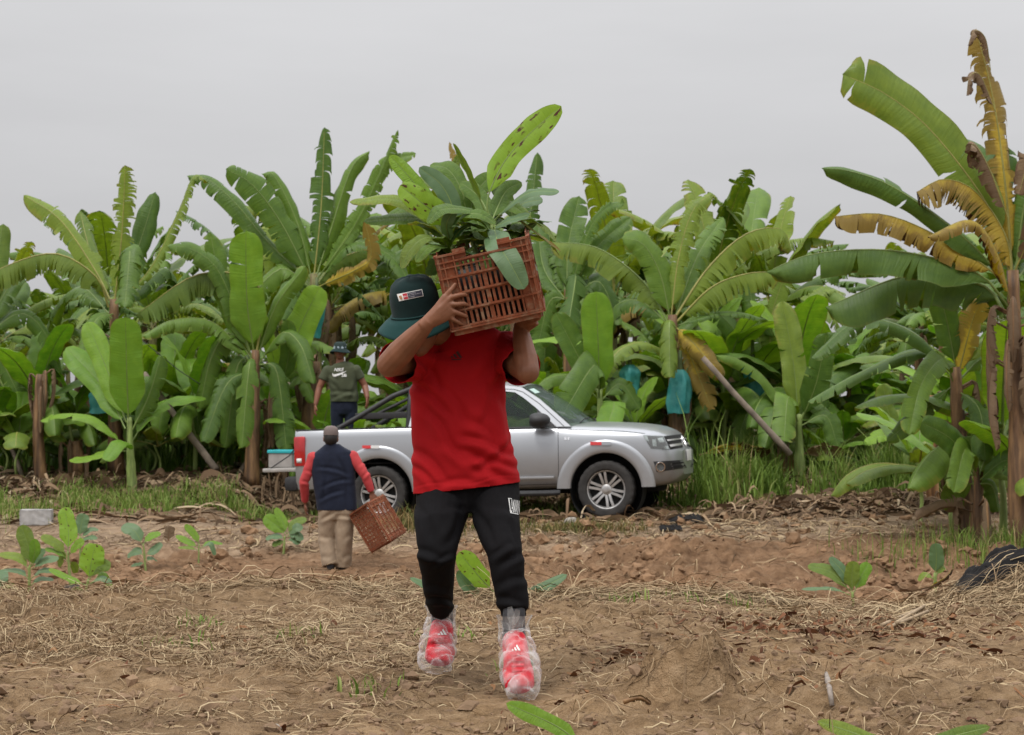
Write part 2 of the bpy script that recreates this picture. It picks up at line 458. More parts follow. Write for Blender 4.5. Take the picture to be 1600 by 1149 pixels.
def gz(x, y):
    x = np.asarray(x, float); y = np.asarray(y, float)
    z = gz0(x, y)
    near = sstep(14, 11, y); field = sstep(13, 16, y) * sstep(24.2, 22.8, y); far = sstep(24, 26, y)
    rough = .5 + 1.1 * vnoise(x * .9, y * .9, 40)
    z = z + near * (.035 * fbm(x * 1.3, y * 1.3, 3, 5) + rough * (.068 * (billow(x * 4.2, y * 4.2, 4, 9) - .35) + .020 * fbm(x * 17, y * 17, 3, 14)))
    r2 = sstep(.35, .6, vnoise(x * .55 + 3, y * .4, 50)) + .35 * gauss(x, y, 3.0, 21.5, 2.5, 1.6)
    z = z + field * ((.10 + .20 * r2) * (billow(x * 1.7, y * 1.5, 4, 20) - .4) + (.06 + .08 * r2) * (billow(x * 6, y * 5, 2, 24) - .4))
    z = z + far * (.05 * fbm(x * .9, y * .9, 4, 30) + .03 * fbm(x * 5, y * 5, 2, 33)) * sstep(70, 40, y)
    # lump of earth beside the walker, and the hollow around it
    b = gauss(x, y, .67, 7.42, .155, .14)
    z = z + .135 * np.minimum(b * 2.2, 1.0) * (.85 + .5 * vnoise(x * 30, y * 30, 61)) - .03 * gauss(x, y, .62, 7.1, .3, .12)
    z = z + .05 * gauss(x, y, .28, 7.0, .12, .12) + .05 * gauss(x, y, 1.15, 6.9, .16, .16) + .04 * gauss(x, y, 1.75, 7.2, .2, .18)
    # keep the footing level where the walker stands
    k = np.maximum(gauss(x, y, -.25, 7.95, .16, .2), gauss(x, y, .04, 7.25, .16, .2))
    z = z * (1 - k) + k * 0.0
    return z
_gz_open = gz
def gz(x, y):
    x = np.asarray(x, float); y = np.asarray(y, float)
    z = _gz_open(x, y)
    k = sstep(-4.2, -3.2, x) * sstep(3.3, 2.5, x) * sstep(24.6, 25.0, y) * sstep(28.3, 27.7, y)   # standing of the pickup
    return z * (1 - k) + k * (-.312 + .026 * x + .012 * fbm(x * 4, y * 4, 2, 71))
def gh(x, y): return float(gz(np.array([x]), np.array([y]))[0])

def make_ground():
    ys = np.concatenate([[-400, -60, -10, 0, 3, 4.4], np.arange(5, 13, .02), np.arange(13, 28.5, .045), np.arange(28.5, 60, .6), np.geomspace(60, 3200, 24)])
    u = np.linspace(-1, 1, 470)
    u = np.concatenate([[-60, -12, -4, -2, -1.4, -1.15], u, [1.15, 1.4, 2, 4, 12, 60]])
    wy = 1.0 + .35 * np.clip(ys, 2, 400)
    X = wy[:, None] * u[None, :]; Y = np.repeat(ys[:, None], len(u), 1)
    Z = gz(X, Y)
    nr, nc = X.shape
    v = np.stack([X, Y, Z], -1).reshape(-1, 3)
    i = np.arange(nr - 1)[:, None] * nc + np.arange(nc - 1)[None, :]
    q = np.stack([i, i + 1, i + nc + 1, i + nc], -1).reshape(-1, 4)
    me = quads_np('ground', v, q)
    m, nt, b, out = new_mat('soil')
    geo = N(nt, 'ShaderNodeNewGeometry'); pos = geo.outputs['Position']
    sp = N(nt, 'ShaderNodeSeparateXYZ'); L(nt, pos, sp.inputs[0])
    n1 = noise(nt, 1.1, 6, pos, .65); n2 = noise(nt, 9, 6, pos, .7); n3 = noise(nt, 70, 3, pos, .6)
    a = ramp(nt, n2, [(.28, (.088, .053, .027)), (.47, (.218, .140, .074)), (.72, (.32, .22, .128))])      # worked soil by the walker
    fld = ramp(nt, n2, [(.25, (.09, .048, .025)), (.5, (.215, .125, .068)), (.75, (.30, .19, .11))])      # turned field
    road = ramp(nt, n2, [(.3, (.20, .135, .085)), (.6, (.31, .225, .15))])                              # trodden track
    leafy = ramp(nt, n2, [(.3, (.05, .035, .02)), (.6, (.12, .08, .045))])                              # litter under the bananas
    ym = math_(nt, 'ADD', sp.outputs[1], math_(nt, 'MULTIPLY', math_(nt, 'SUBTRACT', n1, .5), 3.0))
    def st(e0, e1): return math_(nt, 'MULTIPLY', math_(nt, 'SUBTRACT', ym, e0), 1 / (e1 - e0), clamp=True)
    col = mixc(nt, st(11.5, 14.0), a, fld); col = mixc(nt, st(22.8, 24.0), col, road); col = mixc(nt, st(25.6, 27.0), col, leafy)
    blot = ramp(nt, n1, [(.35, (.27, .27, .27)), (.65, (.68, .68, .68))])
    col = mixc(nt, .55, col, blot, 'OVERLAY')
    spk = ramp(nt, n3, [(.62, (.5, .5, .5)), (.76, (.85, .85, .85))]); col = mixc(nt, .5, col, spk, 'OVERLAY')
    L(nt, col, b.inputs['Base Color']); b.inputs['Roughness'].default_value = .95; b.inputs['Specular IOR Level'].default_value = .15
    h = math_(nt, 'ADD', n2, math_(nt, 'MULTIPLY', n3, .35)); bump(nt, b, h, 1.0, .05)
    o = obj('ground', me, m); tag(o, kind='structure')
make_ground()
# ------------------------------------------------------------------ banana plants
FRONT = 'banana plants along the edge of the plantation'
def BP(label, base, crown, d, leaves, r=(.11, .075), stem=None, seed=0, name='banana_plant', group=FRONT, cat='banana plant', lean=0, mat=None, skirt=0, blade=1.0):
    stem = stem or STG; mat = mat or LG
    bx = P(base[0], 700, d).x; b = Vector((bx, d, gh(bx, d) - .03))
    root = empty(name, b, label, cat, group)
    c = P(crown[0], crown[1], d)
    mid = (b + c) / 2 + Vector((lean, 0, 0))
    stem_tube([b, mid, c + Vector((0, 0, .12))], (r[0] * 1.15, r[0], r[1], r[1] * .8), stem, root, b, seed=seed)
    rng = random.Random(seed * 31 + 5)
    for k, lf in enumerate(leaves):
        pts, wpx, face = lf[:3]; kw = dict(lf[3]) if len(lf) > 3 else {}
        tipd = rng.uniform(-.5, .7); n = len(pts)
        ctrl = []
        for i, p in enumerate(pts):
            dd = p[2] if len(p) > 2 else tipd * i / max(1, n - 1)
            ctrl.append(P(p[0], p[1], d + dd))
        m = kw.pop('m', mat); rb = kw.pop('rib', RIB)
        kw.setdefault('seed', seed * 100 + k); kw.setdefault('tears', 3)
        nt_ = kw['tears']
        if nt_ >= 12: kw['tears'] = int(nt_ * 1.5)
        elif nt_ >= 4 and m is not LY: kw['tears'] = nt_ = int(nt_ * 1.9)
        kw.setdefault('ns', 30 if nt_ < 7 else 48 if nt_ < 12 else 72)
        kw.setdefault('pet', .1)
        if m is not LY: kw.setdefault('fold', rng.uniform(-.5, .4)); kw.setdefault('droop', rng.uniform(.6, 1.3))
        lab = kw.pop('label', None)
        leaf_obj(ctrl, wpx * d / F * blade * (1 if m is LY else .9), face_side(ctrl, face), m, root, b, rib=rb, ribr=.0145 * (wpx * d / F) / .25, label=lab, **kw)
    for k in range(skirt):                                    # dead leaves hanging down against the stem
        a = rng.uniform(0, 6.28); top = c.lerp(b, rng.uniform(.05, .4))
        o = Vector((math.cos(a), math.sin(a), 0)); Lh = rng.uniform(.5, 1.1)
        ctrl = [top + o * .06, top + o * .25 + Vector((0, 0, .05)), top + o * .3 + Vector((0, 0, -.5 * Lh)), top + o * .22 + Vector((0, 0, -Lh))]
        leaf_obj(ctrl, rng.uniform(.06, .14), o.cross(Vector((0, 0, 1))), LD, root, b, rib=STB, seed=seed * 77 + k, tears=8, droop=1.4, fold=.3, ragged=.8, name='dead_leaf')
    return root

y_ = dict(m=LY); t0 = dict(tears=0)
Y = lambda **k: {"m": LY, **k}
O = lambda **k: {"m": LO, "rib": RIBY, **k}
G = lambda **k: dict(**k)
M_ = lambda **k: {"m": LM, "rib": RIBY, **k}

BP('tall banana plant with ragged upright leaf, second clump from the left edge', (182, 760), (178, 480), 29.0, [
    ([(178, 482), (190, 370), (196, 258)], 25, .9, M_(tears=20, droop=.5, ragged=.9)),
    ([(175, 475), (150, 425), (95, 345), (37, 305)], 25, .75, M_(tears=8, droop=.5)),
    ([(170, 480), (150, 432), (85, 396), (0, 420), (-45, 455)], 40, .25, M_(tears=20, droop=.7, fold=.85)),
    ([(182, 470), (215, 390), (243, 300)], 24, .95, G(tears=1)),
    ([(186, 470), (235, 420), (278, 335), (303, 276), (326, 285)], 18, .35, M_(tears=26, ragged=1)),
    ([(185, 470, 0), (203, 385, -.7), (195, 480, -1.2)], 30, .8, G(tears=18, ragged=.8)),
    ([(170, 490), (130, 450, .5), (95, 470, .7), (70, 530, .8)], 28, .4, G(tears=8, droop=1.)),
    ([(170, 470, .4), (140, 390, .8), (125, 330, 1.2)], 22, .8, M_(tears=8)),
    ([(186, 480), (230, 440, .6), (262, 420, 1), (285, 470, 1.2)], 24, .4, G(tears=9, droop=1.)),
    ([(180, 490), (150, 500, -.5), (130, 560, -.8)], 22, .8, G(tears=6))], seed=1, stem=STB, skirt=3)
BP('bright young banana plant with broad upright leaf in front of the tall clump at left', (207, 757), (202, 665), 27.4, [
    ([(201, 665), (198, 580), (196, 496)], 27, 1, Y(tears=0, fold=-.2, droop=.3)),
    ([(197, 660), (172, 590), (136, 503)], 19, .7, Y(tears=0)),
    ([(196, 670), (165, 610), (104, 543)], 22, .6, Y(tears=0)),
    ([(196, 700), (150, 656), (100, 648), (62, 658)], 17, .3, Y(tears=2, droop=.8)),
    ([(206, 690), (240, 640), (290, 622), (322, 622)], 17, .3, Y(tears=2, droop=.8)),
    ([(205, 675), (232, 620), (252, 556)], 24, .8, G(tears=5)),
    ([(198, 705), (175, 705), (140, 715), (108, 720)], 12, .3, Y(tears=0)),
    ([(205, 705), (190, 690, -.5), (165, 720, -.8)], 13, .6, Y(tears=0))], r=(.07, .045), stem=STY, seed=2)
BP('banana plant with a long comb-toothed leaf arching left behind the pale young plant', (392, 745), (400, 560), 28.1, [
    ([(400, 560), (412, 470), (385, 432), (305, 430), (212, 492)], 46, .25, M_(tears=30, droop=.6, fold=1.0, ragged=.5)),
    ([(398, 560), (386, 470), (384, 360)], 28, 1, Y(tears=1)),
    ([(395, 560), (352, 470), (328, 363)], 25, .7, G(tears=3)),
    ([(395, 560), (345, 430), (300, 390), (262, 385)], 24, .5, G(tears=6)),
    ([(395, 570), (335, 505), (270, 500), (222, 525)], 26, .3, G(tears=12, droop=1.1)),
    ([(402, 560), (430, 480), (478, 415)], 22, .6, G(tears=3)),
    ([(395, 580), (355, 600), (318, 690)], 22, .8, G(tears=10)),
    ([(404, 570), (440, 520), (470, 540), (490, 600)], 26, .6, G(tears=3)),
    ([(396, 565), (360, 520), (330, 560), (312, 640)], 28, .7, G(tears=4)),
    ([(398, 570), (372, 570), (352, 700)], 24, .8, G(tears=5)), ([(402, 570), (432, 580), (448, 705)], 24, .8, G(tears=6)), ([(400, 570, -.1), (390, 570, -.5), (378, 700, -.7)], 22, .8, G(tears=9))], seed=3, stem=STB, skirt=2)
BP('tallest banana plant of the left half, upright torn leaf high above the pickup bed', (500, 742), (490, 440), 30.2, [
    ([(490, 440), (502, 320), (507, 199)], 24, .92, M_(tears=12, droop=.5, ragged=.5, m=LG)),
    ([(492, 440), (520, 350), (550, 262), (578, 236)], 25, .85, G(tears=2)),
    ([(488, 440), (465, 350), (428, 275), (408, 272)], 21, .6, G(tears=2, fold=.1)),
    ([(486, 440), (440, 350), (395, 290), (353, 264)], 30, .65, G(tears=4)),
    ([(484, 440), (420, 380), (370, 320), (325, 280), (292, 275)], 24, .6, G(tears=6)),
    ([(492, 440), (550, 360), (590, 280), (622, 203)], 17, .5, G(tears=24, ragged=1.)),
    ([(495, 445), (550, 380), (610, 400), (640, 440)], 25, .5, G(tears=10, droop=1.1)),
    ([(485, 450), (440, 420), (390, 470), (380, 520)], 28, .6, G(tears=6)),
    ([(490, 450), (530, 405), (590, 385)], 34, .3, M_(tears=20, droop=.7, fold=.8)),
    ([(494, 440), (560, 340), (600, 260), (650, 240)], 20, .6, G(tears=10)),
    ([(494, 450), (560, 420, -.4), (580, 400, -.5), (570, 345, -.6)], 18, .8, O(tears=10)),
    ([(488, 455), (460, 440, -.5), (440, 500, -.9)], 24, .7, G(tears=6))], seed=4, stem=STG, skirt=2)
BP('young banana plant with a narrow bright spear leaf left of the man in the truck', (437, 742), (438, 600), 28.4, [
    ([(437, 605), (424, 545), (405, 482)], 11, .8, Y(tears=0, fold=-.6)),
    ([(442, 600), (468, 515), (500, 448)], 25, .85, Y(tears=0)),
    ([(436, 605), (400, 560), (345, 600), (315, 680)], 22, .6, G(tears=5)),
    ([(441, 603), (485, 540), (525, 545)], 20, .5, G(tears=4)),
    ([(436, 610), (400, 590), (365, 600), (345, 660)], 20, .6, G(tears=3)),
    ([(440, 603), (452, 550), (450, 500)], 16, .9, G(tears=0)),
    ([(441, 615), (470, 590), (490, 630)], 16, .6, G(tears=3))], r=(.075, .05), stem=STB, seed=5, skirt=3)
BP('banana plant hidden behind the crate, one broad leaf upright above it', (800, 742), (805, 450), 29.8, [
    ([(805, 450), (828, 340), (840, 238)], 25, .92, G(tears=4)),
    ([(800, 440), (735, 330), (702, 222)], 11, .5, O(tears=18, ragged=1.)),
    ([(796, 450), (720, 390), (640, 390), (585, 420)], 28, .5, G(tears=8, droop=1)),
    ([(806, 450), (855, 390), (880, 400)], 22, .5, G(tears=6)),
    ([(800, 460), (740, 440), (660, 470), (600, 560)], 32, .5, G(tears=5)),
    ([(797, 450), (720, 350), (640, 330), (580, 370)], 20, .5, O(tears=10)),
    ([(800, 450), (760, 350), (690, 300)], 26, .6, G(tears=5)),
    ([(810, 460), (850, 500), (850, 580)], 26, .7, G(tears=5))], seed=6, stem=STB)
BP('banana plant with two broad folded leaves just right of the carried crate', (890, 742), (888, 465), 29.4, [
    ([(886, 465), (888, 385), (905, 306)], 25, .9, G(tears=3)),
    ([(890, 460), (918, 365), (948, 325), (976, 318)], 18, .45, G(tears=16, droop=.9)),
    ([(892, 460), (930, 390), (985, 340)], 24, .6, G(tears=4)),
    ([(885, 470), (850, 420), (840, 350)], 24, .6, G(tears=5)),
    ([(890, 470), (860, 470), (840, 540)], 26, .7, G(tears=6)),
    ([(892, 470), (935, 440), (965, 500)], 26, .7, G(tears=5)),
    ([(888, 468), (900, 430, -.5), (885, 530, -1)], 28, .8, G(tears=6)),
    ([(886, 470), (870, 400, .4), (852, 440, .6)], 22, .6, G(tears=8))], seed=7, stem=STB)
BP('big wind-torn banana plant behind the bonnet with a turquoise bunch bag below its crown', (1062, 738), (1050, 505), 28.4, [
    ([(1048, 500), (1060, 405), (1082, 330), (1113, 302)], 24, .5, M_(tears=20, ragged=.6)),
    ([(1052, 500), (1105, 420), (1165, 366), (1220, 358), (1238, 392)], 40, .3, M_(tears=18, droop=.6, fold=.8)),
    ([(1045, 505), (1005, 440), (935, 388), (862, 378)], 40, .3, G(tears=14, droop=.6, fold=.8, m=LM)),
    ([(1048, 503), (1032, 430), (1005, 382), (972, 372)], 28, .6, G(tears=3)),
    ([(1055, 505), (1110, 450), (1165, 428), (1218, 425)], 40, .3, M_(tears=20, droop=.6, fold=.85)),
    ([(1055, 510), (1110, 490), (1155, 488), (1192, 498)], 16, .2, G(tears=14, droop=1.)),
    ([(1049, 510, 0), (1046, 505, -.5), (1047, 590, -.8)], 25, .9, G(tears=8, ragged=.5, m=LM)),
    ([(1056, 512, 0), (1078, 530, -.5), (1130, 592, -.6)], 22, .9, O(tears=3)),
    ([(1058, 512), (1080, 560, -.3), (1112, 640, -.3)], 24, .9, O(tears=10, ragged=1)),
    ([(1052, 505), (1090, 400, .5), (1130, 340, 1)], 26, .6, G(tears=10)),
    ([(1046, 508), (1000, 470), (960, 480), (940, 530)], 28, .5, G(tears=8))], seed=8, stem=STB, r=(.13, .09), skirt=2)
BP('fresh young banana plant with broad upright leaf just above the bonnet', (940, 735), (937, 620), 27.7, [
    ([(937, 620), (935, 545), (931, 456)], 25, 1, Y(tears=0)),
    ([(935, 618), (905, 560), (868, 488)], 22, .8, G(tears=1)),
    ([(935, 610), (905, 545), (870, 530), (826, 534)], 15, .35, Y(tears=1, droop=.8)),
    ([(940, 610), (960, 555), (1000, 535), (1040, 548)], 21, .4, M_(tears=14, droop=1.)),
    ([(936, 625), (900, 590), (860, 590), (830, 612)], 20, .5, G(tears=2)),
    ([(937, 625, 0), (930, 570, -.5), (878, 650, -.9)], 30, .9, G(tears=2)),
    ([(940, 625), (970, 600), (1000, 640)], 22, .7, G(tears=3)),
    ([(940, 640), (960, 630, -.4), (940, 690, -.8)], 20, .8, Y(tears=1))], r=(.08, .05), stem=STY, seed=9)
BP('banana plant with long pale petioles between the propped plant and the young spear-leaf', (1200, 735), (1205, 600), 29.5, [
    ([(1205, 600), (1205, 500), (1230, 420)], 22, .6, M_(tears=18, ragged=.7)),
    ([(1207, 600), (1240, 510), (1285, 455), (1322, 460)], 22, .4, M_(tears=22, droop=1)),
    ([(1202, 600), (1170, 545), (1125, 492), (1090, 490)], 22, .5, G(tears=6)),
    ([(1203, 610), (1150, 570), (1095, 560), (1050, 600)], 22, .4, G(tears=8)),
    ([(1208, 600), (1260, 540), (1300, 520), (1340, 530)], 22, .4, G(tears=12)),
    ([(1203, 610), (1170, 640, -.5), (1150, 700, -.8)], 24, .8, G(tears=4)),
    ([(1208, 605), (1250, 580), (1290, 640)], 24, .7, G(tears=6)),
    ([(1203, 600), (1180, 500), (1170, 440)], 24, .7, G(tears=8))], seed=10, stem=STG)
BP('young banana plant with tall cupped spear leaf left of the big right-hand plant', (1250, 738), (1248, 660), 27.9, [
    ([(1248, 660), (1240, 570), (1222, 470)], 25, .9, Y(tears=1, fold=-.7, m=LM)),
    ([(1243, 662), (1195, 590), (1150, 560), (1118, 555)], 20, .35, G(tears=2)),
    ([(1250, 655), (1285, 600), (1345, 560)], 22, .4, G(tears=3)),
    ([(1247, 665), (1215, 640, -.4), (1195, 700, -.8)], 24, .8, G(tears=2)),
    ([(1251, 660), (1275, 600), (1292, 520)], 24, .8, G(tears=3)),
    ([(1252, 665), (1290, 650), (1310, 700)], 22, .7, G(tears=3)),
    ([(1247, 660), (1232, 620, -.4), (1225, 690, -.8)], 24, .8, G(tears=2))], r=(.08, .05), stem=STY, seed=11)
big = BP('nearest and tallest banana plant, yellow and scorched brown leaves at the right edge', (1597, 835), (1582, 440), 20.8, [
    ([(1580, 435), (1548, 330), (1460, 210), (1385, 148), (1316, 116)], 44, .8, M_(tears=2, droop=.65, fold=-.25, pet=.16, tip0=.84)),
    ([(1577, 445), (1505, 370), (1400, 295), (1330, 268), (1283, 263)], 30, .6, G(tears=2)),
    ([(1582, 435), (1572, 300), (1553, 160), (1525, 45)], 42, .75, O(tears=18, m=LO, ragged=1.3, droop=1.2, fold=.2, tip0=.5)),
    ([(1585, 435), (1562, 330, .8), (1510, 235, 1.2), (1462, 210, 1.4)], 40, .7, G(tears=3)),
    ([(1577, 455), (1545, 420), (1460, 366), (1380, 335), (1304, 338)], 40, .25, O(tears=9, fold=.75, droop=.7, pet=.14, ragged=.35, tip0=.8)),
    ([(1582, 445), (1572, 370), (1525, 300), (1475, 280), (1432, 300)], 50, .25, O(tears=24, fold=.8, droop=.6, ragged=.35, tip0=.8)),
    ([(1577, 480), (1525, 425), (1400, 392), (1275, 396), (1197, 425)], 52, .2, G(tears=3, fold=.8, droop=.6)),
    ([(1574, 495), (1535, 445), (1420, 430), (1290, 480)], 68, .25, G(tears=4, fold=.7, droop=.7)),
    ([(1586, 435), (1606, 300), (1660, 190)], 40, .7, G(tears=4)),
    ([(1584, 430), (1620, 330, -.3), (1612, 240, -.4), (1592, 305, -.5)], 26, .7, O(tears=8, m=LD)),
    ([(1586, 440), (1620, 400), (1700, 330)], 36, .5, G(tears=3)),
    ([(1585, 440), (1570, 350, .6), (1545, 250, .9)], 34, .8, G(tears=4)),
    ([(1580, 480), (1560, 400, -.3), (1520, 345, -.6), (1450, 370, -.8)], 24, .4, O(tears=8, droop=1.2)),
    ([(1582, 440), (1590, 370), (1560, 300), (1575, 230)], 34, .7, G(tears=3)),
    ([(1575, 340, -.2), (1545, 262, -.3), (1520, 225, -.35), (1514, 262, -.35)], 26, .6, O(tears=9, m=LD, ragged=1.2, droop=1.2, fold=.4)),
    ([(1556, 175, -.1), (1532, 118, -.2), (1515, 120, -.25), (1510, 150, -.25)], 17, .6, O(tears=6, m=LD, ragged=1.2, droop=1.2, fold=.4)),
    ([(1548, 110, 0), (1540, 60, -.1), (1522, 48, -.15), (1512, 72, -.15)], 15, .6, O(tears=5, m=LD, ragged=1.2, droop=1.2, fold=.4))], r=(.12, .075), stem=STB, seed=12, skirt=16)
BP('dark-leaved banana plant low at the right, beside the scorched tall one', (1510, 800), (1492, 590), 22.0, [
    ([(1490, 592), (1440, 548), (1350, 580), (1262, 628)], 25, .35, G(tears=6, droop=1.)),
    ([(1490, 585), (1430, 522), (1345, 500), (1268, 560)], 28, .4, G(tears=5, droop=.9)),
    ([(1494, 580), (1480, 505), (1462, 430)], 26, .8, G(tears=2)),
    ([(1498, 585), (1545, 525), (1600, 530), (1660, 560)], 26, .4, Y(tears=2, m=LM)),
    ([(1492, 600), (1445, 640), (1385, 690)], 20, .6, G(tears=3)),
    ([(1498, 595), (1540, 560), (1580, 600), (1600, 660)], 28, .7, G(tears=3)),
    ([(1490, 600, 0), (1475, 560, -.4), (1440, 600, -.8), (1420, 680, -1)], 24, .8, G(tears=4)),
    ([(1496, 590), (1520, 500), (1535, 470)], 26, .8, O(tears=5)),
    ([(1496, 610), (1530, 640, -.4), (1540, 720, -.6)], 26, .8, G(tears=4))], seed=13, stem=STB, skirt=5, r=(.12, .08))
BP('bright young banana plant standing in the tall grass at right', (1416, 745), (1416, 700), 26.4, [
    ([(1416, 695), (1428, 640), (1447, 590)], 20, .95, Y(tears=0)),
    ([(1415, 697), (1390, 650), (1380, 600)], 18, .8, Y(tears=0, m=LM)),
    ([(1418, 698), (1450, 660), (1490, 640)], 16, .5, G(tears=1)),
    ([(1414, 700), (1385, 680), (1350, 690)], 14, .5, Y(tears=1))], r=(.06, .04), stem=STY, seed=14)
BP('low dark banana sucker at the foot of the scorched tall plant', (1530, 805), (1525, 745), 21.4, [
    ([(1525, 748), (1490, 690), (1440, 660)], 24, .8, G(tears=0)),
    ([(1525, 750), (1500, 720), (1470, 745)], 26, .8, G(tears=1)),
    ([(1528, 748), (1545, 690), (1530, 630)], 24, .9, G(tears=1)),
    ([(1528, 752), (1570, 720), (1590, 740)], 22, .7, G(tears=1)),
    ([(1524, 755), (1495, 765), (1485, 800)], 22, .8, G(tears=0)),
    ([(1527, 756), (1550, 760), (1560, 800)], 22, .8, G(tears=0)),
    ([(1527, 750), (1510, 700, -.3), (1490, 770, -.5)], 22, .9, G(tears=1))], r=(.06, .04), stem=STB, seed=15, skirt=2)
BP('banana plant cut by the left edge of the photo, smooth upright leaf', (-25, 760), (-30, 520), 28.8, [
    ([(-30, 520), (-10, 430), (5, 350)], 22, .9, G(tears=0, m=LM)),
    ([(-28, 525), (20, 440), (75, 400)], 24, .5, G(tears=6)),
    ([(-28, 530), (30, 490), (70, 520), (95, 590)], 24, .6, G(tears=6)),
    ([(-28, 530), (0, 560), (40, 640)], 22, .8, G(tears=5)),
    ([(-30, 530), (10, 480, .5), (40, 440, 1)], 24, .7, G(tears=4)),
    ([(-30, 530), (30, 570), (60, 600), (75, 680)], 24, .7, G(tears=8))], seed=16, stem=STB, skirt=2)

# ---- random plants (prototypes) for the rows behind
def RP(name, h, n, Lf, W, seed, stem, young=False, loc=(0, 0, 0)):
    rng = random.Random(seed)
    root = empty(name, loc)
    stem_tube([Vector((0, 0, -.05)), Vector((rng.uniform(-.1, .1), 0, h / 2)), Vector((rng.uniform(-.2, .2), 0, h))],
              (.095 * h / 2.4, .08 * h / 2.4, .06 * h / 2.4), stem, root, (0, 0, 0), seed=seed, seg=8)
    for k in range(n):
        a = k * 2.4 + rng.uniform(-.3, .3); e0 = math.radians(82 - 62 * (k / (n - 1)) ** .9 + rng.uniform(-6, 6))
        Lk = Lf * rng.uniform(.8, 1.1) * (.75 + .25 * min(1, k / 2)); bend = math.radians(rng.uniform(25, 55) + 55 * k / n)
        p = Vector((0, 0, h * (1 - .05 * k / n))); ctrl = [p.copy()]
        for i in range(6):
            e = e0 - bend * ((i + .5) / 6) ** 1.3
            p = p + Vector((math.cos(a) * math.cos(e), math.sin(a) * math.cos(e), math.sin(e))) * (Lk / 6); ctrl.append(p.copy())
        old = k / n
        tears = 0 if young else int(rng.choice([3, 9, 15, 22, 28]) * (.45 + .8 * old))
        m = LY if (young and k < 3) else (LG if rng.random() < .62 else (LM if rng.random() < .8 or old < .75 else LO))
        leaf_obj(ctrl, W * rng.uniform(.85, 1.1), (math.sin(a), -math.cos(a), 0), m, root, (0, 0, 0), rib=RIB if m is not LM else RIBY,
                 seed=seed * 50 + k, tears=tears, droop=.6 + .7 * old + rng.uniform(-.2, .4), fold=-.35 + .5 * old + rng.uniform(-.2, .3), ns=26 if tears < 8 else 54, ribr=.013, ragged=.6, pet=.14)
    if not young:
        for k in range(3):
            a = rng.uniform(0, 6.28); o = Vector((math.cos(a), math.sin(a), 0)); top = Vector((0, 0, h * rng.uniform(.6, .95))); Lh = rng.uniform(.6, 1.2)
            ctrl = [top + o * .05, top + o * .3 + Vector((0, 0, .05)), top + o * .36 + Vector((0, 0, -.5 * Lh)), top + o * .26 + Vector((0, 0, -Lh))]
            leaf_obj(ctrl, .12, o.cross(Vector((0, 0, 1))), LD, root, (0, 0, 0), rib=STB, seed=seed * 71 + k, tears=8, droop=1.4, fold=.3, ragged=.8, name='dead_leaf')
    return root
def dup(root, loc, rz=0, sc=1.0, label=None, group=None):
    r = root.copy(); link(r); r.location = loc; r.rotation_euler = (0, 0, rz); r.scale = (sc, sc, sc)
    if label: r['label'] = label
    if group: r['group'] = group
    for ch in list(root.children):
        c = ch.copy(); link(c); c.parent = r
        for g in ch.children:
            e = g.copy(); link(e); e.parent = c
    return r
protos = [RP('banana_plant', 2.5, 10, 2.3, .27, 101, STB), RP('banana_plant', 2.9, 10, 2.4, .29, 102, STG),
          RP('banana_plant', 2.2, 9, 2.1, .26, 103, STB), RP('banana_plant', 2.7, 11, 2.3, .27, 104, STG), RP('banana_plant', 2.4, 9, 2.2, .28, 105, STB), RP('banana_plant', 2.6, 10, 2.5, .27, 106, STG), RP('banana_plant', 2.1, 10, 2.0, .25, 107, STB), RP('banana_plant', 2.8, 9, 2.2, .30, 108, STG)]
for p in protos: tag(p, 'banana plant standing in the rows behind the front plants, partly hidden by them', 'banana plant', 'banana plants in the rows behind')
sucks = [RP('banana_sucker', .55, 7, 1.1, .17, 111, STY, True), RP('banana_sucker', .8, 7, 1.3, .19, 112, STY, True), RP('banana_sucker', .4, 6, .9, .15, 113, STY, True)]
for p in sucks: tag(p, 'young banana sucker growing low among the stems of the plantation', 'banana sucker', 'banana suckers among the stems')
def place_rows():
    rng = random.Random(5); used = set(); spots = []
    for row, (d, n, x0, x1) in enumerate([(30.6, 12, -.05, 1.06), (31.6, 13, -.05, 1.06), (34, 14, -.06, 1.08), (37.5, 15, -.08, 1.1), (42, 16, -.1, 1.12), (48, 16, -.12, 1.14)]):
        for i in range(n):
            px = (x0 + (x1 - x0) * (i + .5 + rng.uniform(-.3, .3)) / n) * 1600
            spots.append((px, d + rng.uniform(-.8, .8), row))
    for px, d, row in spots:
        k = rng.randrange(len(protos)); x = P(px, 700, d).x
        sc = rng.uniform(.88, 1.06) * (1 + .035 * row)
        if row == 0: sc *= .62
        if 1230 < px < 1420: sc *= .62
        if 480 < px < 640: sc *= 1.08
        if px < 115: sc *= .74
        if 235 < px < 330: sc *= .8
        loc = (x, d, gh(x, d) - .03); rz = rng.uniform(0, 6.28)
        if k not in used:
            used.add(k); p = protos[k]; p.location = loc; p.rotation_euler = (0, 0, rz); p.scale = (sc,) * 3
        else: dup(protos[k], loc, rz, sc)
    us = set()
    for i in range(110):
        px = rng.uniform(-60, 1640); d = rng.choice([28.9, 29.6, 30.4, 31.5, 33, 35.5]) + rng.uniform(-.5, .5)
        k = rng.randrange(3); x = P(px, 700, d).x; loc = (x, d, gh(x, d) - .03); rz = rng.uniform(0, 6.28); sc = rng.uniform(.8, 1.6)
        if k not in us:
            us.add(k); p = sucks[k]; p.location = loc; p.rotation_euler = (0, 0, rz); p.scale = (sc,) * 3
        else: dup(sucks[k], loc, rz, sc)
place_rows()
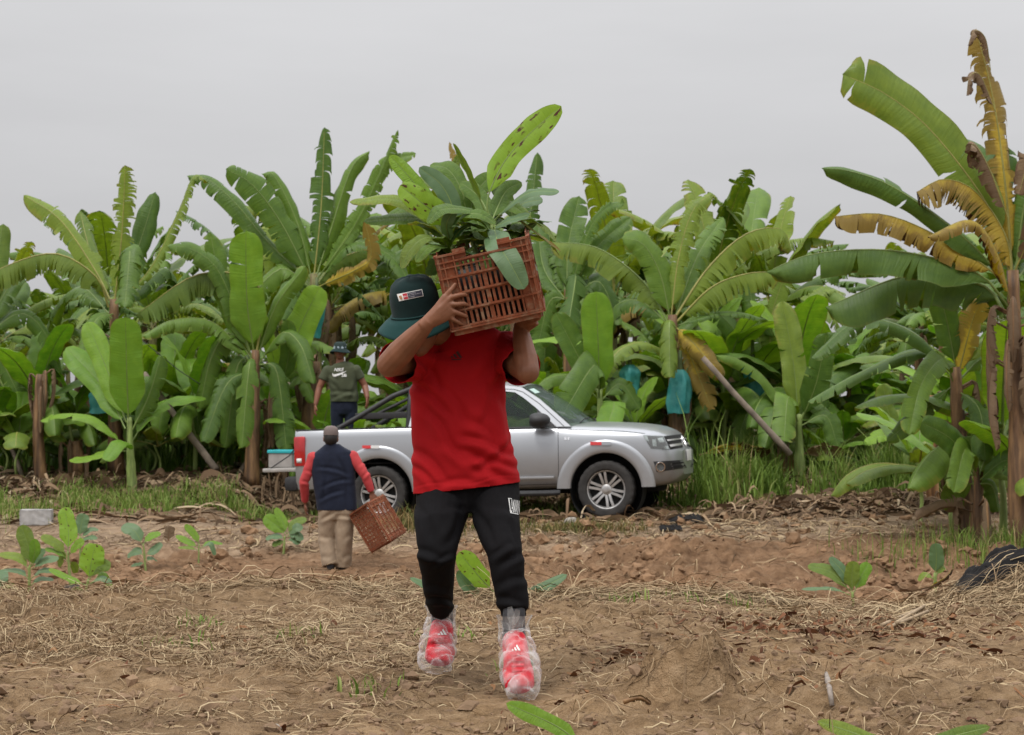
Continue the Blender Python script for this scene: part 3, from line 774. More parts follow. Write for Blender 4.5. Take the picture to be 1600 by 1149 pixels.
for px, d, sc, rz, lb in ((1436, 24.3, 1.25, 1.0, 'leafy banana sucker in the grass left of the dark-leaved plant'), (1566, 22.3, 1.5, 2.2, 'leafy banana sucker filling the gap between the dark-leaved plant and the scorched one'),
                          (1490, 23.2, 1.3, 4.0, 'leafy banana sucker directly behind the dark-leaved plant'), (1610, 21.6, 1.2, 5.0, 'leafy banana sucker cut by the right edge beside the scorched plant')):
    x = P(px, 700, d).x; dup(sucks[0 if px != 1566 else 1], (x, d, gh(x, d) - .03), rz, sc, lb, 'banana suckers at the right edge')
# ------------------------------------------------------------------ loose cover on the ground (uncountable)
def tone_mat(name, stops, rough=.85, trans=0.0, spec=.2):
    m, nt, b, out = new_mat(name)
    a = N(nt, 'ShaderNodeAttribute'); a.attribute_name = 'tone'
    col = ramp(nt, a.outputs['Fac'], stops)
    L(nt, col, b.inputs['Base Color']); b.inputs['Roughness'].default_value = rough; b.inputs['Specular IOR Level'].default_value = spec
    if trans:
        tr = N(nt, 'ShaderNodeBsdfTranslucent'); L(nt, col, tr.inputs[0])
        mx = N(nt, 'ShaderNodeMixShader'); mx.inputs[0].default_value = trans
        L(nt, b.outputs[0], mx.inputs[1]); L(nt, tr.outputs[0], mx.inputs[2]); L(nt, mx.outputs[0], out.inputs[0])
    return m
STRAW = tone_mat('straw', [(0, (.09, .055, .03)), (.35, (.19, .125, .07)), (.7, (.31, .22, .125)), (1, (.46, .36, .22))])
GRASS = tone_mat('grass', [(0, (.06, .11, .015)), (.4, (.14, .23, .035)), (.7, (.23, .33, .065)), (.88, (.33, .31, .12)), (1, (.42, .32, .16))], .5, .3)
DRYG = tone_mat('dry_weeds', [(0, (.07, .085, .02)), (.4, (.13, .14, .04)), (.7, (.25, .19, .08)), (1, (.34, .22, .10))], .8, .15)
MULCH = tone_mat('mulch', [(0, (.06, .038, .022)), (.4, (.16, .10, .058)), (.75, (.27, .185, .11)), (1, (.42, .33, .22))])
RLEAF = tone_mat('red_litter', [(0, (.06, .025, .012)), (.5, (.15, .06, .028)), (1, (.25, .13, .06))])

def strips(name, x, y, ln, wd, lift, rng, mat, kind='stuff', seg=5, curl=1.2, heading=None, tone=None, tilt=.5):
    n = len(x)
    h = rng.uniform(0, 2 * np.pi, n) if heading is None else heading
    k = rng.normal(0, curl, n)
    t = np.linspace(-.5, .5, seg + 1)
    ang = h[:, None] + k[:, None] * t[None, :]
    dx = np.cos(ang) * (ln / seg)[:, None]; dy = np.sin(ang) * (ln / seg)[:, None]
    X = x[:, None] + np.cumsum(dx, 1) - dx.sum(1)[:, None] / 2; Y = y[:, None] + np.cumsum(dy, 1) - dy.sum(1)[:, None] / 2
    arch = rng.uniform(0, 1, n)[:, None] * np.sin((t + .5) * np.pi)[None, :] * lift[:, None] + (rng.uniform(-.3, 1, n) * lift)[:, None] * (t[None, :] + .5) * .8
    Z = gz(X, Y) + .006 + np.maximum(arch, -.004)
    nx = -np.sin(ang); ny = np.cos(ang)
    tl = rng.normal(0, tilt, n)[:, None]
    w = (wd[:, None] * np.clip(1.15 - np.abs(t[None, :]) * 1.1, .3, 1)) / 2
    A = np.stack([X + nx * w, Y + ny * w, Z + tl * w + w * .3], -1); B = np.stack([X - nx * w, Y - ny * w, Z - tl * w + w * .3], -1)
    V = np.stack([A, B], 2).reshape(n, (seg + 1) * 2, 3)
    i = np.arange(seg) * 2
    q = np.stack([i, i + 1, i + 3, i + 2], -1)
    Q = (np.arange(n)[:, None, None] * (seg + 1) * 2 + q[None]).reshape(-1, 4)
    T = np.repeat(rng.uniform(0, 1, n) if tone is None else tone, (seg + 1) * 2)
    o = obj(name, quads_np(name, V.reshape(-1, 3), Q, T), mat); tag(o, kind=kind)
    return o

def blades(name, x, y, ht, wd, rng, mat, bend=.7, seg=4, tone=None, kind='stuff'):
    n = len(x); a = rng.uniform(0, 2 * np.pi, n); bd = np.abs(rng.normal(bend, .35, n))
    t = np.linspace(0, 1, seg + 1)[None, :]
    ang = bd[:, None] * t ** 1.2 * 1.6
    ds = (ht / seg)[:, None]
    hz = np.cumsum(np.sin(ang) * ds, 1) - np.sin(ang) * ds; vz = np.cumsum(np.cos(ang) * ds, 1) - np.cos(ang) * ds
    X = x[:, None] + np.cos(a)[:, None] * hz; Y = y[:, None] + np.sin(a)[:, None] * hz
    Z = gz(x, y)[:, None] - .01 + vz
    b = a + np.pi / 2 + rng.normal(0, .5, n)
    w = wd[:, None] / 2 * np.clip(1.1 - t ** 2, .08, 1)
    A = np.stack([X + np.cos(b)[:, None] * w, Y + np.sin(b)[:, None] * w, Z], -1); B = np.stack([X - np.cos(b)[:, None] * w, Y - np.sin(b)[:, None] * w, Z], -1)
    V = np.stack([A, B], 2).reshape(n, (seg + 1) * 2, 3); i = np.arange(seg) * 2
    q = np.stack([i, i + 1, i + 3, i + 2], -1); Q = (np.arange(n)[:, None, None] * (seg + 1) * 2 + q[None]).reshape(-1, 4)
    T = np.repeat(rng.uniform(0, 1, n) if tone is None else tone, (seg + 1) * 2)
    o = obj(name, quads_np(name, V.reshape(-1, 3), Q, T), mat); tag(o, kind=kind)
    return o

def pick(rng, n, x0, x1, y0, y1, dens):
    out = []; tot = 0
    while tot < n:
        y = rng.uniform(y0, y1, n * 2); x = rng.uniform(x0, x1, n * 2)
        k = rng.uniform(0, 1, n * 2) < dens(x, y); out.append(np.stack([x[k], y[k]], 1)); tot += k.sum()
        if len(out) > 60: break
    a = np.concatenate(out)[:n]; return a[:, 0], a[:, 1]

def make_litter():
    rng = np.random.default_rng(3)
    inview = lambda x, y: np.abs(x) < .30 * y + .35
    def d1(x, y):
        pch = sstep(.36, .62, fbm(x * 1.1, y * .9, 3, 77) * .5 + .5)
        left = sstep(.1, -.5, x) * sstep(7.4, 8.3, y) * (.12 + .88 * pch)
        line = np.exp(-((y - 10.75 - .1 * np.sin(x * 2)) / .35) ** 2) * .9
        heap = gauss(x, y, 2.9, 11.1, 1.3, .75) * 1.1 + gauss(x, y, 1.7, 9.8, .9, .8) * .5
        base = .06 + .18 * sstep(.45, .7, vnoise(x * 1.6, y * 1.6, 78))
        return inview(x, y) * np.clip(np.maximum.reduce([left * .9, line, heap, base]), 0, 1) * sstep(12.1, 11.5, y)
    x, y = pick(rng, 27000, -4.2, 4.4, 5.6, 12.1, d1); n = len(x)
    strips('straw_litter', x, y, rng.gamma(2.0, .045, n) + .025, rng.uniform(.0016, .0046, n), rng.gamma(1.5, .012, n), rng, STRAW, curl=.8, seg=4, tone=np.clip(rng.normal(.60, .27, n), 0, 1))
    # long combed straw on the ridge and the heap
    def d2(x, y): return inview(x, y) * np.clip(np.maximum(np.exp(-((y - 10.8) / .22) ** 2) * (.35 + .65 * (x > .3)), gauss(x, y, 3.0, 11.0, 1.1, .7)), 0, 1)
    x, y = pick(rng, 8500, -4, 4.4, 9.6, 12.2, d2); n = len(x)
    strips('long_straw', x, y, rng.uniform(.15, .6, n), rng.uniform(.002, .006, n), rng.gamma(2, .02, n), rng, STRAW, seg=7, curl=.5, heading=rng.normal(.15, .8, n), tone=np.clip(rng.normal(.62, .24, n), 0, 1))
    # red-brown leaf litter
    def d3(x, y): return inview(x, y) * np.clip(gauss(x, y, 1.55, 9.2, .55, .6) + .7 * gauss(x, y, .75, 8.2, .3, .3) + .012, 0, 1)
    x, y = pick(rng, 650, -3.5, 3.8, 6, 11.5, d3); n = len(x)
    strips('red_leaf_litter', x, y, rng.uniform(.02, .085, n), rng.uniform(.005, .02, n), rng.gamma(2, .005, n), rng, RLEAF, seg=5, curl=1.3, tilt=.9)
    # straw scattered on track and field
    def d4(x, y): return inview(x, y) * np.clip(.05 + .6 * np.exp(-((y - 23.8) / .5) ** 2) + .8 * gauss(x, y, 2.9, 24.3, 1.6, .5), 0, 1)
    x, y = pick(rng, 3800, -8, 8, 15, 25.5, d4); n = len(x)
    strips('field_straw', x, y, rng.gamma(2, .09, n) + .05, rng.uniform(.006, .016, n), rng.gamma(1.5, .02, n), rng, STRAW, curl=1.3)
    # mulch bank of old leaves in front of the plantation
    def d5(x, y): return (np.abs(x) < .34 * y) * np.clip(np.exp(-((y - 27.6) / .45) ** 2) * ((x < .5) * 1. + (x >= .5) * .3) + .05 + .8 * gauss(x, y, 4.6, 25.3, 2.2, .55), 0, 1)
    x, y = pick(rng, 15000, -10, 10, 24.6, 31, d5); n = len(x)
    strips('leaf_mulch', x, y, rng.uniform(.12, .6, n), rng.uniform(.008, .04, n), rng.gamma(2, .03, n), rng, MULCH, seg=5, curl=1.3, tilt=1.0, tone=np.clip(rng.normal(.5, .25, n), 0, 1))
    # tall grass bank right of the pickup
    def g1(x, y): return np.clip(sstep(1.9, 2.6, x) * sstep(6.9, 6.2, x) * sstep(25.9, 26.4, y) * (.08 + .92 * sstep(.4, .62, vnoise(x * 1.4, y * 1.4, 90))) * sstep(29, 27.5, y), 0, 1)
    x, y = pick(rng, 9500, 1.8, 7.5, 25.7, 29, g1); n = len(x)
    hh = rng.uniform(.12, .55, n) * (.45 + .95 * sstep(.3, .7, vnoise(x * 2.6, y * 2.6, 92))) * (.6 + .7 * vnoise(x * 1.1, y * 1.1, 91)) * (1 + .35 * sstep(26, 27.3, y))
    blades('tall_grass', x, y, hh * (.8 + .9 * sstep(.5, .75, vnoise(x * .9 + 7, y * .9, 96))), rng.uniform(.008, .026, n), rng, GRASS, bend=.85, tone=np.clip(rng.normal(.5, .16, n) + .5 * (vnoise(x * 1.3, y * 1.3, 93) - .5) + .25 * sstep(26.2, 25.5, y), 0, 1))
    def g2(x, y): return np.clip(sstep(.35, .62, vnoise(x * 1.2, y * 1.5, 95)) * np.exp(-((y - 26.8) / .75) ** 2), 0, 1)
    x, y = pick(rng, 8500, -9.5, 1.5, 25.2, 28.6, g2); n = len(x)
    blades('short_grass', x, y, rng.uniform(.05, .30, n) * (.5 + 1.1 * vnoise(x * 1.7, y * 1.7, 94)), rng.uniform(.006, .018, n), rng, GRASS, bend=.9, tone=np.clip(rng.normal(.6, .22, n), 0, 1))
    def g3(x, y): return np.clip(sstep(-1.6, -.6, x) * sstep(1.9, 1.0, x) * np.exp(-((y - 24.25) / .22) ** 2) + .9 * gauss(x, y, -1.35, 24.4, .35, .3) + .8 * np.exp(-((y - 25.7) / .4) ** 2) * (x > 1.8), 0, 1) * (.3 + .7 * sstep(.3, .55, vnoise(x * 2.4, y * 2.4, 97)))
    x, y = pick(rng, 7500, -2.2, 7.5, 23.6, 26.6, g3); n = len(x)
    blades('dry_weeds', x, y, rng.uniform(.04, .18, n) * (1 + 1.3 * gauss(x, y, -1.3, 24.4, .3, .35)), rng.uniform(.006, .016, n), rng, DRYG, bend=1.0, tone=rng.uniform(0, 1, n))
    def g4(x, y): return np.clip(gauss(x, y, 6.0, 20.9, 1.2, .9) + .6 * gauss(x, y, -7.2, 25.6, 1.0, .8), 0, 1)
    x, y = pick(rng, 3600, -9, 8, 19, 27, g4); n = len(x)
    blades('verge_grass', x, y, rng.uniform(.08, .35, n), rng.uniform(.006, .014, n), rng, GRASS, tone=np.clip(rng.normal(.55, .28, n), 0, 1))
    # low growth under the plantation
    def g5(x, y): return (np.abs(x) < .34 * y) * (.3 + .7 * sstep(.4, .6, vnoise(x, y, 99)))
    x, y = pick(rng, 9000, -16, 16, 28.8, 45, g5); n = len(x)
    blades('undergrowth', x, y, rng.uniform(.2, .7, n), rng.uniform(.02, .07, n), rng, GRASS, bend=.8, tone=np.clip(rng.normal(.12, .16, n), 0, .8))  # tones lowered: shade in the gaps between plants is put into the colour
    # sprouting weeds near the walker
    cx = np.array([1.18, .62, -1.45, -.55, -1.0, 2.2, .02, .95, -.28, -1.5]); cy = np.array([10.4, 10.5, 8.6, 7.35, 8.9, 6.7, 8.0, 10.5, 8.9, 9.3])
    k = rng.integers(0, len(cx), 360); x = cx[k] + rng.normal(0, .07, 360); y = cy[k] + rng.normal(0, .09, 360)
    blades('weed_sprouts', x, y, rng.uniform(.02, .10, 360), rng.uniform(.003, .012, 360), rng, GRASS, bend=1.0, tone=np.clip(rng.normal(.5, .2, 360), 0, 1))

def clods(name, x, y, r, rng, mat, sub=2):
    bm = bmesh.new(); bmesh.ops.create_icosphere(bm, subdivisions=sub, radius=1); bm.verts.ensure_lookup_table()
    B = np.array([v.co[:] for v in bm.verts]); Fq = np.array([[v.index for v in f.verts] for f in bm.faces]); bm.free()
    n = len(x); V = []
    z = gz(x, y)
    for i in range(n):
        s = rng.uniform(.6, 1.25, 3) * (1, 1, .75)
        d = 1 + .28 * np.sin(B @ rng.normal(0, 2.6, 3) + rng.uniform(0, 6)) + .18 * np.sin(B @ rng.normal(0, 5.5, 3) + rng.uniform(0, 6)) + rng.uniform(-.14, .14, len(B))
        a = rng.uniform(0, 6.28); v = B * d[:, None] * s * r[i]
        v = np.stack([v[:, 0] * math.cos(a) - v[:, 1] * math.sin(a), v[:, 0] * math.sin(a) + v[:, 1] * math.cos(a), v[:, 2]], 1)
        V.append(v + (x[i], y[i], z[i] + r[i] * .18))
    V = np.concatenate(V); Q = (np.arange(n)[:, None, None] * len(B) + Fq[None]).reshape(-1, 3)
    me = mesh_raw(name, V, Q); o = obj(name, me, mat, smooth=False); tag(o, kind='stuff')
CLOD = simple('clod_soil', (.24, .145, .082), .95, .45, 5, .7, 60, spec=.15)
CLODN = simple('near_clod_soil', (.235, .155, .096), .95, .45, 8, .7, 120, spec=.15)
def make_clods():
    rng = np.random.default_rng(8)
    dn = lambda x, y: (np.abs(x) < .3 * y + .3) * np.clip(.15 + .85 * sstep(.45, .7, vnoise(x * .8 + 3, y * .7, 50)) + .5 * gauss(x, y, 4.5, 24.6, 2.2, 1.0), 0, 1)
    x, y = pick(rng, 2600, -7.5, 8, 14.5, 25.6, dn)
    clods('field_clods', x, y, np.minimum(rng.gamma(1.3, .019, len(x)) + .008, .10), rng, CLOD)
    x, y = pick(rng, 7000, -3.4, 3.6, 5.8, 10.8, lambda x, y: (np.abs(x) < .3 * y + .3) * (.2 + .8 * sstep(.4, .7, vnoise(x * 2, y * 2, 51))))
    clods('soil_crumbs', x, y, np.minimum(rng.gamma(1.2, .0052, len(x)) + .0025, .034), rng, CLODN, 1)
make_litter(); make_clods()
# ------------------------------------------------------------------ seedlings and small things
BAG = simple('nursery_bag_plastic', (.010, .010, .011), .5, .3, 12, .4, 25, spec=.3)
def dfor(px, row, d0, d1):
    best = None
    for d in np.linspace(d0, d1, 240):
        q = P(px, row, d); e = abs(q.z - gh(q.x, d))
        if best is None or e < best[0]: best = (e, d)
    return best[1]
def nursery_bag(root, b, r=.07, h=.14, tilt=0):
    bm = bmesh.new(); rng = random.Random(abs(int(b[0] * 100)))
    pts = [Vector((0, 0, 0)), Vector((0, 0, h * .3)), Vector((tilt * .3, 0, h * .7)), Vector((tilt, 0, h))]
    for rg in loft(bm, pts, [r * .85, r, r * 1.02, r * .95], 14):
        for v in rg: v.co += Vector((rng.uniform(-1, 1), rng.uniform(-1, 1), 0)) * r * .12
    return obj('nursery_bag', bm, BAG, root)
def SD(label, base, d, stem_top, leaves, r=.014, bag=False, group=None, name='banana_seedling'):
    bx = P(base[0], base[1], d).x; b = Vector((bx, d, gh(bx, d) - .02))
    root = empty(name, b, label, 'banana seedling', group)
    c = P(stem_top[0], stem_top[1], d)
    lift = Vector((0, 0, .1)) if bag else Vector((0, 0, 0))
    stem_tube([b + lift, (b + c) / 2, c], (r * 1.2, r, r * .7), STY, root, b, seed=abs(int(base[0])), name='stem', seg=8)
    rng = random.Random(abs(int(base[0])) + 3)
    for k, lf in enumerate(leaves):
        pts, wpx, face = lf[:3]; kw = dict(lf[3]) if len(lf) > 3 else {}
        n = len(pts); td = rng.uniform(-.08, .12)
        ctrl = [P(p[0], p[1], d + (p[2] if len(p) > 2 else td * i / max(1, n - 1))) for i, p in enumerate(pts)]
        m = kw.pop('m', LM); kw.setdefault('tears', 0); kw.setdefault('droop', .35); kw.setdefault('fold', -.2); kw.setdefault('basep', .9); kw.setdefault('pet', .12)
        leaf_obj(ctrl, wpx * d / F, face_side(ctrl, face), m, root, b, ribr=.0045, rib=RIB, seed=abs(int(base[0])) + k, ns=20, wave=.12, tipp=1.7, **kw)
    if bag: nursery_bag(root, b)
    return root
LSx = {'m': LS}; LBx = {'m': LB}; LYx = {'m': LY}
d = dfor(45, 948, 15.5, 19)
SD('seedling with a tall folded leaf in a black bag, near the left edge', (45, 948), d, (46, 884), [
    ([(47, 886), (44, 855), (33, 821)], 13, .85, {}), ([(48, 886), (54, 865), (54, 842)], 9, .9, LYx), ([(45, 892), (30, 872), (-2, 866)], 8, .5, {}),
    ([(49, 890), (68, 876), (92, 873)], 8, .5, LBx), ([(45, 905), (30, 893), (4, 891)], 6, .4, LBx), ([(48, 905), (65, 892), (88, 893)], 7, .4, LBx),
    ([(48, 915), (62, 905), (84, 906)], 6, .4, LBx), ([(50, 885), (60, 868), (71, 860)], 7, .6, LBx)], bag=True)
d = dfor(112, 934, 16, 19)
SD('seedling with yellowish spotted upright leaf in a black bag, third from the left', (112, 934), d, (106, 862), [
    ([(106, 864), (107, 830), (100, 793)], 14, .95, {'m': LS2}), ([(104, 868), (88, 850), (64, 838)], 9, .5, {}), ([(104, 872), (88, 862), (70, 858)], 6, .4, LYx),
    ([(108, 868), (120, 852), (132, 846)], 8, .6, LYx), ([(105, 878), (98, 868), (92, 886)], 7, .8, {}), ([(108, 876), (116, 884), (118, 896)], 6, .8, {})], bag=True)
d = dfor(126, 893, 19.5, 22)
SD('bluish seedling half hidden behind the yellow spotted one', (126, 893), d, (125, 838), [
    ([(124, 840), (127, 820), (132, 803)], 11, .8, LBx), ([(126, 842), (140, 828), (154, 828)], 6, .4, LBx), ([(124, 845), (140, 840), (152, 842)], 6, .4, LBx), ([(122, 845), (110, 835), (100, 838)], 6, .4, LBx)])
d = dfor(130, 950, 15.5, 18)
SD('seedling with a broad bright cup-shaped spotted leaf in front of the row at left', (130, 950), d, (138, 905), [
    ([(138, 908), (143, 878), (149, 850)], 19, .95, {'m': LS2}), ([(140, 906), (152, 884), (173, 886)], 11, .8, {}), ([(136, 915), (112, 906), (76, 889)], 6, .5, LYx),
    ([(141, 914), (162, 900), (180, 946)], 8, .5, LYx), ([(140, 912), (158, 904), (175, 912)], 7, .4, LBx), ([(134, 925), (120, 922), (104, 932)], 7, .5, {}), ([(140, 928), (152, 930), (165, 940)], 5, .4, LYx)])
d = dfor(228, 892, 19, 22.5)
SD('seedling with rounded bluish leaves standing alone in the turned field', (228, 892), d, (224, 850), [
    ([(223, 852), (210, 830), (190, 823)], 11, .6, LBx), ([(224, 850), (236, 838), (251, 833)], 7, .5, LYx), ([(226, 868), (238, 862), (253, 849)], 7, .6, LBx),
    ([(225, 868), (212, 862), (199, 870)], 8, .6, LBx), ([(228, 878), (236, 872), (246, 877)], 5, .5, LBx), ([(227, 880), (215, 882), (205, 884)], 4, .5, LBx)], r=.012)
d = dfor(310, 892, 19, 22.5)
SD('spindly light green seedling right of the bluish one in the field', (310, 892), d, (311, 850), [
    ([(312, 852), (304, 836), (289, 820)], 6, .7, LYx), ([(310, 856), (296, 848), (275, 837)], 6, .5, LYx), ([(310, 860), (296, 856), (278, 856)], 4, .4, {}),
    ([(313, 856), (328, 848), (348, 850)], 5, .4, LYx), ([(313, 858), (328, 850), (336, 868)], 5, .5, LBx)], r=.01)
d = dfor(443, 866, 20, 23.5)
SD('lush bright seedling left of the man in the dark vest', (443, 866), d, (445, 838), [
    ([(446, 838), (438, 826), (413, 807)], 12, .8, LYx), ([(448, 835), (442, 815), (430, 794)], 7, .7, LYx), ([(448, 835), (460, 818), (479, 811)], 8, .5, {}),
    ([(446, 842), (430, 838), (415, 842)], 8, .4, LBx), ([(448, 840), (462, 835), (472, 845)], 8, .5, LBx), ([(448, 845), (458, 842), (468, 850)], 7, .5, LBx), ([(446, 846), (436, 848), (425, 852)], 6, .5, {}), ([(449, 838), (462, 825), (472, 828)], 8, .6, LBx)])
SD('seedling with one bright upright leaf seen between the legs of the man in red', (762, 968), 10.7, (765, 944), [
    ([(772, 926), (748, 900), (717, 863)], 17, .85, {'m': LS2}), ([(764, 948), (738, 925), (718, 898), (714, 893)], 11, .6, LBx), ([(762, 955), (710, 935), (640, 903)], 9, .5, LBx),
    ([(768, 948), (835, 925), (886, 898)], 10, .6, LBx), ([(762, 955), (735, 945), (700, 944)], 8, .35, LBx), ([(766, 956), (800, 945), (770, 955)], 8, .35, LBx), ([(760, 960), (700, 952), (655, 958)], 7, .35, {})], r=.012)
SD('seedling with three broad leaves rising behind the straw heap at right', (1335, 950), 13.0, (1332, 925), [
    ([(1330, 926), (1300, 895), (1262, 884)], 11, .6, {}), ([(1331, 924), (1318, 895), (1296, 871)], 9, .7, LBx), ([(1332, 925), (1331, 900), (1334, 877)], 12, .9, {}),
    ([(1335, 925), (1346, 900), (1358, 880)], 11, .9, LYx), ([(1328, 930), (1300, 920), (1252, 921)], 6, .3, LBx)])
SD('seedling with a single short upright leaf showing over the straw heap', (1462, 945), 13.0, (1461, 895), [
    ([(1461, 900), (1463, 875), (1462, 849)], 12, .9, LBx), ([(1463, 900), (1472, 885), (1480, 892)], 7, .6, {}), ([(1460, 905), (1445, 898), (1435, 908)], 6, .5, {})])
d = dfor(-12, 958, 14, 18)
SD('seedling with wide pale leaves cut by the left edge of the photo', (-12, 958), d, (-10, 930), [
    ([(-10, 932), (0, 905), (-4, 892)], 14, .8, LBx), ([(-9, 932), (10, 920), (26, 940)], 13, .6, {}), ([(-9, 936), (15, 930), (34, 938)], 6, .4, LBx)])
SD('foreground seedling whose bright leaf tip enters the frame below the red shoes', (925, 1190), 6.05, (915, 1175), [
    ([(915, 1176), (875, 1138), (791, 1099)], 14, .75, LYx), ([(918, 1178), (950, 1170), (985, 1185)], 15, .5, LYx)], r=.01)
SD('foreground seedling with two dark leaf tips at the bottom right of the frame', (1415, 1195), 6.05, (1412, 1180), [
    ([(1410, 1182), (1345, 1150), (1277, 1127)], 12, .7, {}), ([(1414, 1182), (1475, 1155), (1547, 1136)], 12, .6, {})], r=.01)

# ---- turquoise bags round the fruit bunches
m, nt, b, out = new_mat('bunch_bag_film')
bc = ramp(nt, noise(nt, 7, 4), [(.3, (.05, .36, .35)), (.7, (.16, .58, .55))]); L(nt, bc, b.inputs['Base Color']); b.inputs['Roughness'].default_value = .4
tr = N(nt, 'ShaderNodeBsdfTranslucent'); L(nt, bc, tr.inputs[0]); mx = N(nt, 'ShaderNodeMixShader'); mx.inputs[0].default_value = .5
L(nt, b.outputs[0], mx.inputs[1]); L(nt, tr.outputs[0], mx.inputs[2]); L(nt, mx.outputs[0], out.inputs[0]); BFILM = m
STALK = simple('bunch_stalk_green', (.08, .11, .03), .6, .3, 9)
def bunch_bag(label, top, bot, wpx, d, seed):
    rng = np.random.default_rng(seed); a = P(*top, d); z = P(*bot, d); w = wpx * d / F
    root = empty('bunch_bag', a, label, 'fruit bag', 'turquoise bags tied round banana bunches')
    ns, nk = 14, 26; V = []; Fc = []
    ph = rng.uniform(0, 6, 4)
    for i in range(ns):
        t = i / (ns - 1); c = a.lerp(z, t) - a
        r = w * (.35 + .65 * min(1, t / .25) ** .7) * (1 - .10 * t) * (1 + .06 * math.sin(7 * t + ph[0]))
        for k in range(nk):
            g = 2 * math.pi * k / nk
            rr = r * (1 + .16 * math.sin(4 * g + ph[1] + 2 * t) + .10 * math.sin(9 * g + ph[2] - 4 * t) + .04 * math.sin(14 * t + 3 * g))
            V.append((c.x + rr * math.cos(g), c.y + rr * .8 * math.sin(g), c.z - (.05 * w * math.sin(3 * g + ph[3]) if i == ns - 1 else 0)))
    for i in range(ns - 1):
        for k in range(nk): Fc.append((i * nk + k, i * nk + (k + 1) % nk, (i + 1) * nk + (k + 1) % nk, (i + 1) * nk + k))
    obj('bag_film', mesh_raw('bag_film', V, Fc), BFILM, root)
    bm = bmesh.new(); loft(bm, [Vector((0, 0, .28)), Vector((0, 0, .1)), Vector((0, 0, -.15)), z - a + Vector((0, 0, -.05))], [.025, .03, .05, .02], 8)
    obj('bunch_stalk', bm, STALK, root)
bunch_bag('large turquoise bag hanging under the crown of the torn plant behind the bonnet', (1063, 578), (1060, 646), 17, 28.0, 1)
bunch_bag('turquoise bag half hidden by leaves, right of the propped plant', (1176, 560), (1182, 622), 17, 29.2, 2)
bunch_bag('smaller turquoise bag behind the young plant above the bonnet, left of the large bag', (984, 570), (985, 622), 14, 28.9, 3)
bunch_bag('short turquoise bag low on the left side behind the bright young plant', (160, 606), (158, 646), 20, 28.3, 4)
bunch_bag('turquoise bag high up left of the walker, above the man in the truck', (495, 462), (482, 528), 17, 29.7, 5)
bunch_bag('small turquoise bag low between the stems left of the pickup bed', (388, 590), (386, 632), 16, 29.0, 6)

# ---- wooden props and cords
WOOD = simple('weathered_pole', (.20, .16, .12), .85, .4, 7, .5, 40)
def pole(label, a, b_, d0, d1, r):
    A, B = P(*a, d0), P(*b_, d1); root = B
    bm = bmesh.new(); n = 7
    pts = [A.lerp(B, i / (n - 1)) - B + Vector((math.sin(i * 1.7) * .012, 0, math.cos(i * 2.1) * .01)) for i in range(n)]
    loft(bm, pts, [r * (.8 + .2 * i / (n - 1)) for i in range(n)], 9)
    o = obj('wooden_prop', bm, WOOD); o.location = B; tag(o, label, 'prop pole', 'poles propping the banana plants')
pole('grey pole leaning up left under the torn plant right of the pickup', (1098, 560), (1236, 712), 27.1, 26.9, .048)
pole('grey pole leaning up left, behind the bright young plant', (225, 585), (338, 735), 28.6, 27.8, .055)
pole('thin dark pole slanting up right, left of the pickup bed', (452, 600), (372, 745), 29.4, 28.6, .04)
pole('thin pole leaning at the left edge of the photo', (-10, 630), (35, 745), 28.8, 28.4, .035)
CORD = simple('dark_cord', (.03, .03, .03), .8, .2, 5)
bm = bmesh.new(); A, B = P(215, 526, 28.9), P(345, 622, 28.2); loft(bm, [Vector((0, 0, 0)), (B - A) * .5 + Vector((0, 0, -.05)), B - A], [.007, .007, .007], 5)
o = obj('guy_cord', bm, CORD); o.location = A; tag(o, 'thin dark guy cord slanting down across the leaves left of the comb-toothed leaf', 'cord')

# ---- dead stumps
def stump(label, px, top, d, r, seed, mat):
    bx = P(px, 700, d).x; b = Vector((bx, d, gh(bx, d) - .03)); t = P(px, top, d); rng = random.Random(seed)
    root = empty('banana_stump', b, label, 'dead banana stem', 'dead banana stems')
    stem_tube([b, (b + t) / 2 + Vector((rng.uniform(-.05, .05), 0, 0)), t], (r * 1.15, r, r * .8), mat, root, b, seed=seed, name='dead_stem')
    for k in range(5):
        a = rng.uniform(0, 6.28); o = Vector((math.cos(a), math.sin(a), 0)); tp = t + Vector((0, 0, rng.uniform(-.3, .05)))
        ctrl = [tp + o * r * .6, tp + o * (r + .1) + Vector((0, 0, .08)), tp + o * (r + .12) + Vector((0, 0, -.25)), tp + o * (r + .05) + Vector((0, 0, -.6))]
        leaf_obj(ctrl, .08, o.cross(Vector((0, 0, 1))), LD, root, b, rib=STB, seed=seed + k, tears=6, droop=1.5, fold=.3, ragged=.8, name='dead_sheath')
stump('rust brown dead banana stem with shredded top at left', 64, 585, 28.0, .085, 1, STB)
stump('short brown dead stem right of the shredded one at left', 116, 690, 28.6, .12, 2, STB)
stump('dark brown dead stem rising behind the man in the truck', 489, 565, 28.8, .15, 3, STB)
stump('orange-brown dead stem in the grass left of the dark-leaved plant', 1458, 618, 25.2, .08, 4, STR)
stump('short ochre cut stem beyond the grass, right of the leaning pole', 1228, 672, 29.0, .13, 5, STR)

